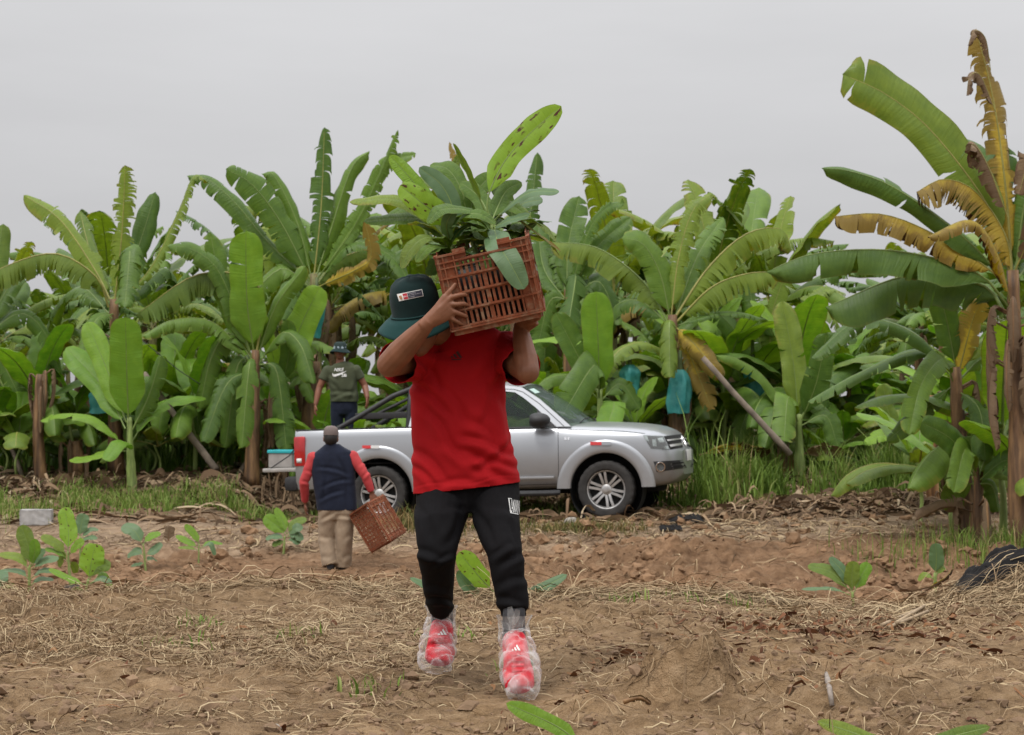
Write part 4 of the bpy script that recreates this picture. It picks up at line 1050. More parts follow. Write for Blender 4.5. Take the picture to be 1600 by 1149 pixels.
# ---- debris
def ground_leaf(label, a, mid, b_, wpx, da, db, mat, name='dry_banana_leaf', cat='dry leaf', **kw):
    dm = (da + db) / 2; ctrl = [P(*a, da), P(*mid, dm), P(*b_, db)]
    loc = ctrl[0]; kw.setdefault('tears', 8); kw.setdefault('droop', .9); sd = kw.pop('side', (0, -.6, .8))
    V, Fc, UV, MI = leaf_geo(ctrl, wpx * dm / F, sd, rib=.012, seed=abs(int(a[0])), **kw)
    o = obj(name, mesh_raw(name, [v - np.array(loc) for v in V], Fc, UV, MI), [mat, STB]); o.location = loc; tag(o, label, cat)
ground_leaf('curled brown dry leaf with drooping fingers on the bank at right', (1520, 800), (1478, 792), (1432, 812), 20, 21.6, 21.3, LD, ragged=1, fold=.3)
ground_leaf('pinkish dry leaf scrap standing upright in the field beside the spindly seedling', (263, 846), (264, 832), (267, 822), 9, 21.5, 21.5, LD, side=(1, 0, 0), tears=1, fold=-.2, droop=.2)
ground_leaf('orange-brown dry leaf lying along the bank beyond the grass', (1090, 712), (1140, 700), (1205, 706), 16, 28.0, 27.9, LO, ragged=.6)
ground_leaf('ochre dry leaf on the bank right of the foot of the leaning pole', (1250, 712), (1285, 700), (1318, 708), 14, 27.9, 27.8, LD, ragged=.6)
ground_leaf('pale green leaf scrap on the straw at the left', (172, 960), (166, 968), (152, 982), 9, 10.4, 10.2, LB, tears=0, side=(1, -.2, .3), droop=.4)
ground_leaf('rust red dead leaf on the soil left of the earth lump', (975, 1096), (1000, 1090), (1018, 1100), 8, 7.1, 7.05, LD, tears=3, ragged=1)
ground_leaf('brown dead leaf lying on the heap under the black plastic', (1440, 925), (1475, 905), (1490, 888), 6, 11.2, 11.3, LO, tears=3)
def tube_thing(name, label, cat, pts, radii, mat, group=None, seg=8):
    o0 = pts[0].copy(); bm = bmesh.new(); c, tt, LEN = catmull([tuple(p) for p in pts], 30)
    idx = np.linspace(0, 1, 14); R_ = [float(np.interp(t, np.linspace(0, 1, len(radii)), radii)) for t in idx]
    loft(bm, [Vector([np.interp(t, tt, c[:, k]) for k in range(3)]) - o0 for t in idx], R_, seg, up=Vector((0, 0, 1)))
    o = obj(name, bm, mat); o.location = o0; tag(o, label, cat, group); return o
PALE = simple('pale_stalk', (.34, .25, .155), .85, .4, 30, .5, 90)
GREYST = simple('grey_stalk', (.27, .225, .19), .8, .4, 25, .5, 90)
def gp(px, py, d0, d1, up=.01):
    d = dfor(px, py, d0, d1); q = P(px, py, d); return Vector((q.x, d, gh(q.x, d) + up))
tube_thing('dry_stalk', 'grey weathered stalk pointing at the viewer on bare soil, lower right', 'dry stalk', [gp(1291, 1060, 6, 9, .02), gp(1296, 1080, 6, 9), gp(1300, 1110, 6, 9)], [.007, .012, .009], GREYST)
tube_thing('dry_stalk', 'long pale stalk lying across the ground behind the walker\'s feet', 'dry stalk', [gp(520, 992, 8.5, 11), gp(650, 992, 8.5, 11), gp(760, 988, 8.5, 11), gp(900, 984, 8.5, 11)], [.008, .011, .011, .006], PALE)
tube_thing('dry_stalk', 'curved straw-coloured stem hooking round the earth lump', 'dry stalk', [gp(1128, 1005, 6.5, 9.5), gp(1140, 1050, 6.5, 9.5), gp(1125, 1080, 6.5, 9.5), gp(1095, 1100, 6.3, 9)], [.003, .0055, .006, .004], PALE)
for k, (a, b_) in enumerate((((1378, 984), (1440, 960)), ((1390, 986), (1450, 966)), ((1400, 980), (1446, 956)))):
    tube_thing('dry_stalk', 'thick split straw-coloured stalk lying on the front of the straw heap', 'dry stalk', [gp(*a, 9, 11.5, .02), gp(*b_, 9, 11.5, .035)], [.010, .008], PALE, 'stalks on the straw heap')
# black plastic on the heap
BURNT = simple('burnt_black_plastic', (.012, .011, .011), .75, .4, 20, .6, 40, spec=.15)
def plastic(label, cx, cy, sx, sy, hgt, seed, n=46):
    rng = np.random.default_rng(seed); u = np.linspace(-1, 1, n); U, Wv = np.meshgrid(u, u)
    X = cx + U * sx + .12 * sx * (vnoise(U * 3, Wv * 3, seed) - .5); Yy = cy + Wv * sy + .12 * sy * (vnoise(U * 3 + 9, Wv * 3, seed + 1) - .5)
    e = np.clip(1.15 - np.maximum(np.abs(U), np.abs(Wv)) ** 3, 0, 1)
    Z = gz0(X, Yy) + .02 + hgt * e * (.25 + 1.3 * billow(U * 2.6, Wv * 2.2, 5, seed + 2))
    V = np.stack([X, Yy, Z], -1).reshape(-1, 3); i = np.arange(n - 1)[:, None] * n + np.arange(n - 1)[None]
    q = np.stack([i, i + 1, i + n + 1, i + n], -1).reshape(-1, 4)
    l = np.array((cx, cy, float(gz0(np.array([cx]), np.array([cy]))[0])))
    o = obj('black_plastic', quads_np('black_plastic', V - l, q), BURNT); o.location = l; tag(o, label, 'plastic sheet')
plastic('crumpled black plastic sheet on the straw heap at the right edge', 3.1, 11.2, .55, .26, .10, 5, 90)
q = P(1072, 797, 24.7); plastic('scrap of black plastic on the rubbish in front of the pickup bumper', q.x, 24.7, .22, .18, .06, 6, 24)
q = P(1048, 812, 24.2); plastic('smaller black plastic scrap beside the front tyre', q.x, 24.2, .14, .12, .04, 7, 20)
# concrete block
CONC = simple('concrete', (.40, .39, .38), .9, .25, 14, .6, 80)
d = dfor(57, 820, 23.5, 25.5); q = P(57, 820, d); bm = bmesh.new(); add_box(bm, (0, 0, .095), (.40, .2, .2), Matrix.Rotation(.12, 3, 'Z'), .012)
bmesh.ops.subdivide_edges(bm, edges=bm.edges[:], cuts=3, use_grid_fill=True)
rr = random.Random(4)
for v in bm.verts: v.co += Vector((rr.uniform(-1, 1), rr.uniform(-1, 1), rr.uniform(-1, 1))) * .003
o = obj('concrete_block', bm, CONC, smooth=False); o.location = (q.x, d, gh(q.x, d)); tag(o, 'grey concrete block lying beside the track at far left', 'concrete block')
# stones
STONE = simple('stone', (.36, .33, .29), .9, .3, 12, .5, 60)
def stone(label, px, py, d0, d1, r, seed):
    d = dfor(px, py, d0, d1); q = P(px, py, d); bm = bmesh.new(); rng = random.Random(seed); bmesh.ops.create_icosphere(bm, subdivisions=3, radius=1)
    k1 = Vector([rng.uniform(-3, 3) for _ in range(3)]); k2 = Vector([rng.uniform(-6, 6) for _ in range(3)])
    for v in bm.verts:
        s = 1 + .2 * math.sin(v.co.dot(k1) + 1) + .1 * math.sin(v.co.dot(k2)); v.co = Vector((v.co.x * r[0], v.co.y * r[1], v.co.z * r[2])) * s
    o = obj('stone', bm, STONE); o.location = (q.x, d, gh(q.x, d) + r[2] * .4); tag(o, label, 'stone')
stone('pale stone in the weeds in front of the pickup\'s sill', 893, 818, 22.5, 25, (.09, .07, .055), 1)
stone('small whitish stone on the rubbish strip right of the pickup', 1205, 790, 23, 26, (.05, .04, .035), 2)
stone('small stone on bare soil at the bottom left', 432, 1140, 6, 8, (.018, .015, .012), 3)
# ------------------------------------------------------------------ pickup
def paint_mat():
    m, nt, b, out = new_mat('silver_paint')
    tc = N(nt, 'ShaderNodeTexCoord'); sx = N(nt, 'ShaderNodeSeparateXYZ'); L(nt, tc.outputs['Object'], sx.inputs[0])
    n = noise(nt, 6, 6, tc.outputs['Object'], .65)
    d = math_(nt, 'MULTIPLY', math_(nt, 'SUBTRACT', .95, sx.outputs[2]), 1.1, clamp=True)
    dirt = math_(nt, 'MULTIPLY', math_(nt, 'MULTIPLY', d, n), 1.15, clamp=True)
    L(nt, mixc(nt, dirt, (.39, .405, .43), (.22, .18, .14)), b.inputs['Base Color'])
    b.inputs['Metallic'].default_value = .55
    L(nt, math_(nt, 'ADD', math_(nt, 'MULTIPLY', dirt, .45), .32), b.inputs['Roughness']); b.inputs['Coat Weight'].default_value = .35; b.inputs['Coat Roughness'].default_value = .12
    return m
PAINT = paint_mat()
BLK = simple('black_plastic_trim', (.022, .022, .024), .55, .3, 20, .15, 200)
RUB = simple('tyre_rubber', (.035, .032, .030), .85, .4, 10, .4, 60)
ALLOY = simple('alloy', (.52, .51, .50), .38, .2, 12, metal=.7)
DARK = simple('dark_void', (.008, .008, .008), .9, .2, 5)
CHROME = simple('chrome', (.75, .75, .76), .15, .1, 5, metal=1.0)
SEAT = simple('seat_cloth', (.05, .05, .055), .9, .3, 12)
LINER = simple('bed_liner', (.03, .03, .032), .7, .3, 12, .3, 60)
def glass_mat(name, col, alpha):
    m, nt, b, out = new_mat(name)
    b.inputs['Base Color'].default_value = c4(col); b.inputs['Roughness'].default_value = .04; b.inputs['Specular IOR Level'].default_value = .6
    t = N(nt, 'ShaderNodeBsdfTransparent'); t.inputs[0].default_value = (.80, .86, .83, 1); mx = N(nt, 'ShaderNodeMixShader'); mx.inputs[0].default_value = alpha
    L(nt, t.outputs[0], mx.inputs[1]); L(nt, b.outputs[0], mx.inputs[2]); L(nt, mx.outputs[0], out.inputs[0]); return m
GLASS = glass_mat('window_glass', (.04, .05, .05), .22)
WGLASS = glass_mat('windscreen_glass', (.14, .18, .17), .42)
LENS = glass_mat('lamp_lens', (.35, .36, .37), .35)
REDL = simple('red_lamp', (.42, .012, .014), .15, .3, 9, spec=.6, coat=.6)
REDS = simple('red_sticker', (.62, .045, .05), .5, .1, 5)
WHS = simple('white_sticker', (.72, .72, .71), .5, .08, 5)
WSCREEN = simple('pale_sticker', (.45, .60, .55), .5, .1, 40)

def make_truck():
    YAW, PIT = math.radians(-12.5), math.radians(-1.6)
    R = Matrix.Rotation(YAW, 3, 'Z') @ Matrix.Rotation(PIT, 3, 'Y')
    hub = P(949, 764, 25.25)
    loc = hub - R @ Vector((3.095, -.84, .392))
    root = empty('pickup_truck', loc, 'silver double cab pickup with its tailgate down, parked beside the banana plantation', 'pickup truck')
    root.rotation_euler = R.to_euler()
    MI = Matrix.Translation(loc) @ R.to_4x4(); INV = MI.inverted()
    def sharp(bm, deg=32):
        bmesh.ops.recalc_face_normals(bm, faces=bm.faces)
        for e in bm.edges: e.smooth = not (len(e.link_faces) == 2 and e.calc_face_angle(0) > math.radians(deg))
    def add(name, bm, mat, parent=root, deg=32):
        if isinstance(bm, bmesh.types.BMesh): sharp(bm, deg)
        return obj(name, bm, mat, parent)
    def sections(bm, st):
        rings = []
        for x, half in st:
            loop = [(y, z) for y, z in half] + [(-y, z) for y, z in half[::-1] if abs(y) > 1e-6]
            rings.append([bm.verts.new((x, -y, z)) for y, z in loop])
        n = len(rings[0])
        for a, b in zip(rings, rings[1:]):
            for k in range(n): bm.faces.new((a[k], a[(k + 1) % n], b[(k + 1) % n], b[k]))
        bm.faces.new(rings[0]); bm.faces.new(rings[-1][::-1])
        return rings
    # -- cab lower body, bonnet and nose: one skin
    def cab(x, t=((.892, 1.205), (.855, 1.235), (.5, 1.24), (0, 1.24)), w=1.0, b0=.44, low=.40):
        return (x, [(0, low), (.78 * w, low), (.895 * w, b0), (.940 * w, .60), (.958 * w, .80), (.950 * w, .98), (.928 * w, 1.10)] + list(t))
    st = [cab(.60), cab(.64), cab(1.2), cab(1.9), cab(2.40), cab(2.56, ((.89, 1.185), (.845, 1.235), (.45, 1.275), (0, 1.285))),
          cab(2.8, ((.888, 1.175), (.835, 1.228), (.45, 1.277), (0, 1.287))), cab(3.1, ((.884, 1.165), (.828, 1.213), (.45, 1.265), (0, 1.275))),
          cab(3.4, ((.875, 1.15), (.812, 1.192), (.45, 1.245), (0, 1.255)), .998),
          cab(3.62, ((.862, 1.13), (.795, 1.17), (.43, 1.22), (0, 1.23)), .985, .43, .40),
          (3.78, [(0, .41), (.74, .41), (.86, .44), (.915, .60), (.925, .78), (.905, .93), (.875, 1.04), (.835, 1.10), (.76, 1.135), (.40, 1.185), (0, 1.195)]),
          (3.90, [(0, .43), (.70, .43), (.80, .46), (.87, .62), (.88, .77), (.86, .90), (.82, 1.0), (.775, 1.05), (.70, 1.085), (.37, 1.132), (0, 1.142)]),
          (3.965, [(0, .46), (.64, .46), (.74, .49), (.815, .64), (.825, .77), (.80, .885), (.755, .925), (.71, .965), (.64, 1.005), (.35, 1.06), (0, 1.07)]),
          (4.015, [(0, .50), (.55, .50), (.64, .53), (.71, .65), (.72, .76), (.70, .87), (.67, .895), (.61, .908), (.52, .915), (.30, .92), (0, .925)]),
          (4.065, [(0, .55), (.42, .55), (.50, .575), (.55, .66), (.56, .76), (.54, .84), (.51, .862), (.45, .87), (.37, .875), (.22, .88), (0, .882)])]
    bm = bmesh.new(); sections(bm, st)
    def setup(cuts):
        def f(o):
            if cuts[0] is not None:
                s = o.modifiers.new('s', 'SUBSURF'); s.levels = 2; s.render_levels = 2
            for c in cuts[1:]:
                m = o.modifiers.new('b', 'BOOLEAN'); m.object = c; m.operation = 'DIFFERENCE'; m.solver = 'EXACT'
        return f
    cutters = []
    for hx in (0.0, 3.095):
        for s in (-1, 1):
            b2 = bmesh.new(); loft(b2, [Vector((hx, s * .55, .395)), Vector((hx, s * 1.2, .395))], [.485, .485], 40, up=Vector((0, 0, 1)))
            bmesh.ops.recalc_face_normals(b2, faces=b2.faces)
            me = bpy.data.meshes.new('cut'); b2.to_mesh(me); b2.free(); c = bpy.data.objects.new('cut', me); link(c); cutters.append(c)
    body_me = modified(bm, setup([1, cutters[2], cutters[3]]))
    bb = bmesh.new(); bb.from_mesh(body_me); body = add('body', bb, PAINT, deg=28)
    # -- load bed
    bs = [(0, .46), (.80, .44), (.90, .47), (.942, .60), (.957, .82), (.952, 1.02), (.938, 1.16), (.925, 1.235), (.905, 1.262), (.86, 1.262), (.845, 1.235), (.835, .80), (0, .79)]
    bm = bmesh.new()
    sections(bm, [(-1.17, [(y * (.975 if y > .5 else 1), z) for y, z in bs]), (-1.12, bs), (-.6, bs), (0, bs), (.35, bs), (.555, bs)])
    bed_me = modified(bm, setup([None, cutters[0], cutters[1]]))
    bb = bmesh.new(); bb.from_mesh(bed_me); bed = add('load_bed', bb, PAINT, deg=40)
    for c in cutters: bpy.data.objects.remove(c)
    bm = bmesh.new(); add_box(bm, (-.31, 0, .798), (1.68, 1.64, .012)); add_box(bm, (.535, 0, 1.02), (.03, 1.64, .43)); add('bed_liner', bm, LINER, bed)
    bm = bmesh.new()
    for s in (-1, 1): add_box(bm, (-.31, s * .882, 1.272), (1.70, .06, .016), None, .005)
    add('bed_rail_cap', bm, BLK, bed)
    # BVH of the skins (local space)
    def bvh_of(objs):
        V = []; Fq = []
        for o in objs:
            k = len(V); V += [v.co.copy() for v in o.data.vertices]; Fq += [[i + k for i in p.vertices] for p in o.data.polygons]
        return BVHTree.FromPolygons(V, Fq)
    B = bvh_of([body, bed])
    def hit_px(px, py):
        q = P(px, py, 10.0); o = INV @ Vector((0, 0, CH)); t = INV @ q; r = B.ray_cast(o, (t - o).normalized()); return r
    def patch_px(bm, quad, nx=6, ny=4, off=.004, side=1):
        for s in (side,):
            g = []
            for j in range(ny + 1):
                row = []
                for i in range(nx + 1):
                    u, v = i / nx, j / ny
                    a = Vector(quad[0]).lerp(Vector(quad[1]), u); b_ = Vector(quad[3]).lerp(Vector(quad[2]), u); p = a.lerp(b_, v)
                    h = hit_px(p.x, p.y)
                    if h[0] is None: row.append(None); continue
                    n = h[1] if h[1].dot(h[0] - (INV @ Vector((0, 0, CH)))) < 0 else -h[1]
                    q = h[0] + n * off; row.append(bm.verts.new((q.x, q.y * s, q.z)))
                g.append(row)
            for j in range(ny):
                for i in range(nx):
                    q = (g[j][i], g[j][i + 1], g[j + 1][i + 1], g[j + 1][i])
                    if all(q): bm.faces.new(q)
    def cast_side(x, z, s=-1):
        h = B.ray_cast(Vector((x, s * 3, z)), Vector((0, -s, 0))); return h[0]
    def seam(bm, pl, w=.007, off=.0015):
        for s in (-1, 1):
            c, tt, Ln = catmull([(x, 0, z) for x, z in pl], 30); prev = None
            for i in range(len(c)):
                t = c[min(i + 1, len(c) - 1)] - c[max(0, i - 1)]; t /= max(1e-6, np.linalg.norm(t)); nx, nz = -t[2] * w / 2, t[0] * w / 2
                a = cast_side(c[i][0] + nx, c[i][2] + nz, s); b_ = cast_side(c[i][0] - nx, c[i][2] - nz, s)
                if a is None or b_ is None: prev = None; continue
                cur = (bm.verts.new((a.x, a.y + s * off, a.z)), bm.verts.new((b_.x, b_.y + s * off, b_.z)))
                if prev: bm.faces.new((prev[0], prev[1], cur[1], cur[0]))
                prev = cur
    bm = bmesh.new()
    seam(bm, [(2.47, 1.20), (2.475, .95), (2.47, .70), (2.45, .47)]); seam(bm, [(.75, .465), (1.6, .462), (2.45, .47)]); seam(bm, [(1.31, 1.21), (1.31, .9), (1.31, .47)])
    seam(bm, [(2.47, 1.19), (2.9, 1.165), (3.3, 1.145), (3.62, 1.105)])
    seam(bm, [(.75, .47), (.74, .8), (.70, 1.2)])
    add('panel_gap', bm, DARK, body)
    # door crease highlight: a raised sill swage
    bm = bmesh.new()
    for s in (-1, 1): add_box(bm, (1.55, s * .955, .56), (1.72, .02, .035), None, .008)
    add('door_swage', bm, PAINT, body)
    # wheel arches
    for nm, hx in (('rear', 0.0), ('front', 3.095)):
        for s in (-1, 1):
            bm = bmesh.new(); prof = [(.470, .90), (.472, .956), (.480, .964), (.52, .968), (.60, .967), (.640, .962), (.655, .944)]
            n = 40; rows = []
            for i in range(n + 1):
                a = math.radians(-2 + 184 * i / n); row = []
                for r, y in prof:
                    z = .395 + r * math.sin(a) * (1.0 if r < .6 else .985); x = hx + r * math.cos(a)
                    row.append(bm.verts.new((x, s * y, max(z, .41))))
                rows.append(row)
            for a, b_ in zip(rows, rows[1:]):
                for k in range(len(prof) - 1): bm.faces.new((a[k], a[k + 1], b_[k + 1], b_[k]))
            add('wheel_arch', bm, PAINT, body if nm == 'front' else bed, 60)
            bm = bmesh.new(); loft(bm, [Vector((hx, s * .56, .395)), Vector((hx, s * .93, .395))], [.482, .482], 40, up=Vector((0, 0, 1)), cap=False)
            for f in bm.faces: pass
            loft(bm, [Vector((hx, s * .555, .395)), Vector((hx, s * .565, .395))], [.48, .48], 40, up=Vector((0, 0, 1)))
            add('wheel_well', bm, DARK, body if nm == 'front' else bed)
    # wheels
    def lathe(bm, prof, n=64, mod=None):
        rows = []
        for i in range(n):
            a = 2 * math.pi * i / n; row = []
            for k, (r, y) in enumerate(prof):
                rr = r + (mod(k, i) if mod else 0); row.append(bm.verts.new((rr * math.cos(a), y, rr * math.sin(a))))
            rows.append(row)
        for i in range(n):
            a, b_ = rows[i], rows[(i + 1) % n]
            for k in range(len(prof) - 1): bm.faces.new((a[k], b_[k], b_[k + 1], a[k + 1]))
    bm = bmesh.new(); tp = [(.262, -.10), (.285, -.118), (.335, -.128), (.365, -.125), (.383, -.115), (.394, -.095), (.397, -.05), (.397, 0), (.397, .05), (.394, .095), (.383, .115), (.335, .128), (.285, .118), (.262, .10)]
    lathe(bm, tp, 96, lambda k, i: (-.011 if (3 <= k <= 10 and (i + (k % 2) * 1) % 4 == 0) else 0)); wheel_me = bpy.data.meshes.new('wheel')
    sharp(bm, 25); bm.to_mesh(wheel_me); bm.free(); wheel_me.materials.append(RUB)
    bm = bmesh.new(); lathe(bm, [(.20, .09), (.235, .06), (.24, -.07), (.252, -.098), (.264, -.102), (.266, -.092), (.255, -.085)], 64)
    for k in range(6):
        for sgn in (-1, 1):
            a = k * math.pi / 3 + math.pi / 6 + math.pi / 6
            ca, sa = math.cos(a), math.sin(a)
            pts = [(.045, .020), (.14, .024), (.240, .036)]
            vs = []
            for r, o in pts:
                for y in (-.088 + (.02 if r < .1 else 0) - .004 * (r > .2), -.055):
                    for w in (o * sgn + .019 * sgn, o * sgn - .0145 * sgn):
                        vs.append(bm.verts.new((r * ca - w * sa, y, r * sa + w * ca)))
            for i in range(2):
                o = i * 4; q = lambda *ix: bm.faces.new([vs[o + j] for j in ix])
                q(0, 1, 5, 4); q(2, 6, 7, 3); q(0, 4, 6, 2); q(1, 3, 7, 5)
    loft(bm, [Vector((0, -.03, 0)), Vector((0, -.075, 0)), Vector((0, -.085, 0))], [.078, .07, .05], 20, up=Vector((0, 0, 1)))
    rim_me = bpy.data.meshes.new('rim'); sharp(bm, 30); bm.to_mesh(rim_me); bm.free(); rim_me.materials.append(ALLOY)
    bm = bmesh.new(); loft(bm, [Vector((0, -.02, 0)), Vector((0, .06, 0))], [.235, .235], 40, up=Vector((0, 0, 1)))
    disc_me = bpy.data.meshes.new('brake_disc'); sharp(bm); bm.to_mesh(disc_me); bm.free(); disc_me.materials.append(DARK)
    bm = bmesh.new(); loft(bm, [Vector((0, -.084, 0)), Vector((0, -.094, 0)), Vector((0, -.096, 0))], [.04, .038, .02], 20, up=Vector((0, 0, 1)))
    cap_me = bpy.data.meshes.new('hub_cap'); sharp(bm); bm.to_mesh(cap_me); bm.free(); cap_me.materials.append(ALLOY)
    for hx in (0, 3.095):
        for s in (-1, 1):
            wo = obj('wheel', wheel_me, RUB, root); wo.scale = (.955, 1, .955); wo.location = (hx, s * .835, .385); wo.rotation_euler = (0, .35 + hx, 0 if s < 0 else math.pi)
            obj('rim', rim_me, ALLOY, wo); obj('brake_disc', disc_me, DARK, wo); obj('hub_cap', cap_me, ALLOY, wo)
    # greenhouse
    def sy(z): return .885 - (z - 1.22) * .36
    def prism(bm, poly, s, t=.05, off=0.0):
        o_ = [bm.verts.new((x, s * (sy(z) + off), z)) for x, z in poly]; i_ = [bm.verts.new((x, s * (sy(z) - t + off), z)) for x, z in poly]
        bm.faces.new(o_); bm.faces.new(i_[::-1]); n = len(poly)
        for k in range(n): bm.faces.new((o_[k], i_[k], i_[(k + 1) % n], o_[(k + 1) % n]))
    for s in (-1, 1):
        bm = bmesh.new(); bk = bmesh.new()
        prism(bm, [(2.64, 1.225), (2.44, 1.225), (2.36, 1.30), (2.17, 1.475), (1.98, 1.625), (1.86, 1.70), (1.95, 1.765), (2.2, 1.60), (2.45, 1.39)], s)
        prism(bm, [(1.86, 1.70), (1.6, 1.735), (1.3, 1.745), (.9, 1.735), (.70, 1.71), (.58, 1.785), (.9, 1.81), (1.4, 1.82), (1.75, 1.80), (1.95, 1.765)], s)
        prism(bm, [(.40, 1.20), (.64, 1.225), (.74, 1.55), (.70, 1.71), (.58, 1.785), (.50, 1.70)], s)
        prism(bk, [(1.38, 1.226), (1.26, 1.226), (1.27, 1.744), (1.36, 1.744)], s, .04, .003)
        prism(bk, [(2.44, 1.228), (2.22, 1.228), (2.17, 1.475), (2.36, 1.30)], s, .03, .004)
        for a, b_ in zip([(2.55, 1.232), (2.43, 1.342), (2.2, 1.545), (1.97, 1.705), (1.86, 1.742)], [(2.43, 1.342), (2.2, 1.545), (1.97, 1.705), (1.86, 1.742), (1.4, 1.775)]): prism(bk, [a, b_, (b_[0] - .006, b_[1] - .008), (a[0] - .006, a[1] - .008)], s, .02, .002)
        prism(bk, [(2.44, 1.222), (2.44, 1.236), (.64, 1.236), (.64, 1.222)], s, .03, .006)
        add('window_pillar', bm, PAINT); add('window_trim', bk, BLK)
    for s in (-1, 1):
        bm = bmesh.new(); prism(bm, [(2.22, 1.23), (2.17, 1.475), (1.98, 1.625), (1.86, 1.70), (1.6, 1.735), (1.38, 1.744), (1.38, 1.23)], s, .006, -.016); add('side_window', bm, GLASS)
        bm = bmesh.new(); prism(bm, [(1.26, 1.23), (1.27, 1.744), (.9, 1.735), (.72, 1.70), (.74, 1.55), (.66, 1.23)], s, .006, -.016); add('side_window', bm, GLASS)
    bm = bmesh.new(); nx, ny = 12, 12; rows = []
    for i in range(nx + 1):
        u = i / nx; x0 = .55 + 1.42 * u; zr = np.interp(x0, [.55, .9, 1.4, 1.75, 1.97], [1.785, 1.812, 1.822, 1.80, 1.765]); w_ = sy(zr) + .004; row = []
        for j in range(ny + 1):
            v = j / ny * 2 - 1; bow = .03 * (1 - v * v) * (u if u > .5 else .5)
            row.append((x0 + bow, v * w_, zr + .05 * (1 - abs(v) ** 2.5)))
        rows.append(row)
    for dz in (0, -.03):
        vv = [[bm.verts.new((x, y, z + dz)) for x, y, z in r] for r in rows]
        for i in range(nx):
            for j in range(ny): bm.faces.new((vv[i][j], vv[i + 1][j], vv[i + 1][j + 1], vv[i][j + 1]))
    add('roof', bm, PAINT)
    def sheet(bm, f, nx=10, ny=8):
        v = [[bm.verts.new(f(i / nx, j / ny)) for j in range(ny + 1)] for i in range(nx + 1)]
        for i in range(nx):
            for j in range(ny): bm.faces.new((v[i][j], v[i + 1][j], v[i + 1][j + 1], v[i][j + 1]))
    def wind(u, v, off=0.0):   # u across, v from base to top
        y = (u * 2 - 1); w0, w1 = .845, .675; x0 = 2.63 + .17 * (1 - y * y); x1 = 1.955 + .05 * (1 - y * y); z0 = 1.24 + .035 * (1 - y * y); z1 = 1.775 + .04 * (1 - y * y)
        return Vector((x0 + (x1 - x0) * v + .03 * v * (1 - v) * 4 + off, y * (w0 + (w1 - w0) * v), z0 + (z1 - z0) * v + off * .8))
    bm = bmesh.new(); sheet(bm, lambda u, v: wind(u, v)); ws = add('windscreen', bm, WGLASS)
    bm = bmesh.new(); sheet(bm, lambda u, v: wind(.04 + u * .13, .80 + v * .11, .004), 3, 3); add('windscreen_sticker', bm, WSCREEN, ws)
    bm = bmesh.new()
    for u0 in (.12, .5): loft(bm, [wind(u0, .0, .02), wind(u0 + .12, .06, .025), wind(u0 + .36, .10, .015)], [.012, .009, .006], 6)
    add('wiper', bm, BLK, ws)
    bm = bmesh.new(); sheet(bm, lambda u, v: Vector((.47 + .10 * v, (u * 2 - 1) * (.80 - .16 * v), 1.30 + .42 * v))); add('rear_window', bm, GLASS)
    bm = bmesh.new(); sheet(bm, lambda u, v: Vector((.435 + .02 * v, (u * 2 - 1) * .87, .80 + .50 * v)));
    sheet(bm, lambda u, v: Vector((.57, (u * 2 - 1) * (.66), 1.70 + .10 * v)), 6, 2); add('cab_back_panel', bm, PAINT)
    # interior
    bm = bmesh.new(); add_box(bm, (2.45, 0, 1.16), (.5, 1.5, .14), None, .03); add_box(bm, (1.5, 0, .62), (1.9, 1.6, .06)); add('dashboard', bm, BLK)
    for y in (-.38, .38):
        bm = bmesh.new(); add_box(bm, (1.62, y, .90), (.5, .48, .16), None, .04); add_box(bm, (1.36, y, 1.22), (.16, .46, .56), Matrix.Rotation(-.2, 3, 'Y'), .05); add_box(bm, (1.28, y, 1.57), (.10, .26, .18), Matrix.Rotation(-.2, 3, 'Y'), .04)
        add('seat', bm, SEAT)
    bm = bmesh.new(); add_box(bm, (.62, 0, 1.18), (.16, 1.4, .6), Matrix.Rotation(-.2, 3, 'Y'), .05); add('rear_seat', bm, SEAT)
    bm = bmesh.new(); cw = Vector((2.02, .38, 1.22)); ax = Vector((.85, 0, -.52)).normalized(); e1 = Vector((0, 1, 0)); e2 = ax.cross(e1)
    loft(bm, [cw + (e1 * math.cos(a) + e2 * math.sin(a)) * .18 for a in np.linspace(0, 6.28, 25)], [.014] * 25, 6, up=ax, cap=False); add('steering_wheel', bm, BLK)
    # mirrors, handles
    for s in (-1, 1):
        bm = bmesh.new(); ellipsoid(bm, (2.24, s * 1.05, 1.315), (.16, .13, .10), None, 18, 12)
        for v in bm.verts:
            if v.co.x < 2.13: v.co.x = 2.13
        loft(bm, [Vector((2.27, s * .90, 1.255)), Vector((2.27, s * 1.0, 1.255))], [.05, .05], 8, up=Vector((0, 0, 1))); add('wing_mirror', bm, BLK, deg=50)
        for hx in (1.48, .86):
            bm = bmesh.new(); add_box(bm, (hx, s * .972, 1.06), (.20, .03, .035), None, .012); add('door_handle', bm, PAINT)
        bm = bmesh.new(); loft(bm, [Vector((.55, s * .95, .36)), Vector((.62, s * .98, .355)), Vector((2.40, s * .98, .355)), Vector((2.48, s * .95, .36))], [.035, .04, .04, .035], 10, up=Vector((0, 0, 1))); add('side_step', bm, BLK)
    # lamps, grille, bumper openings: fitted on the skin
    def patch_part(name, quads, mat, off, nx=8, ny=5, parent=None, mirror=True):
        first = None
        for q in quads:
            for s in ((1, -1) if mirror else (1,)):
                bm = bmesh.new(); patch_px(bm, q, nx, ny, off, s); o = add(name, bm, mat, parent or root, 60); first = first or o
        return first
    hl = patch_part('headlight', [((1005, 681), (1036, 682), (1046, 703), (1017, 701))], BLK, .003)
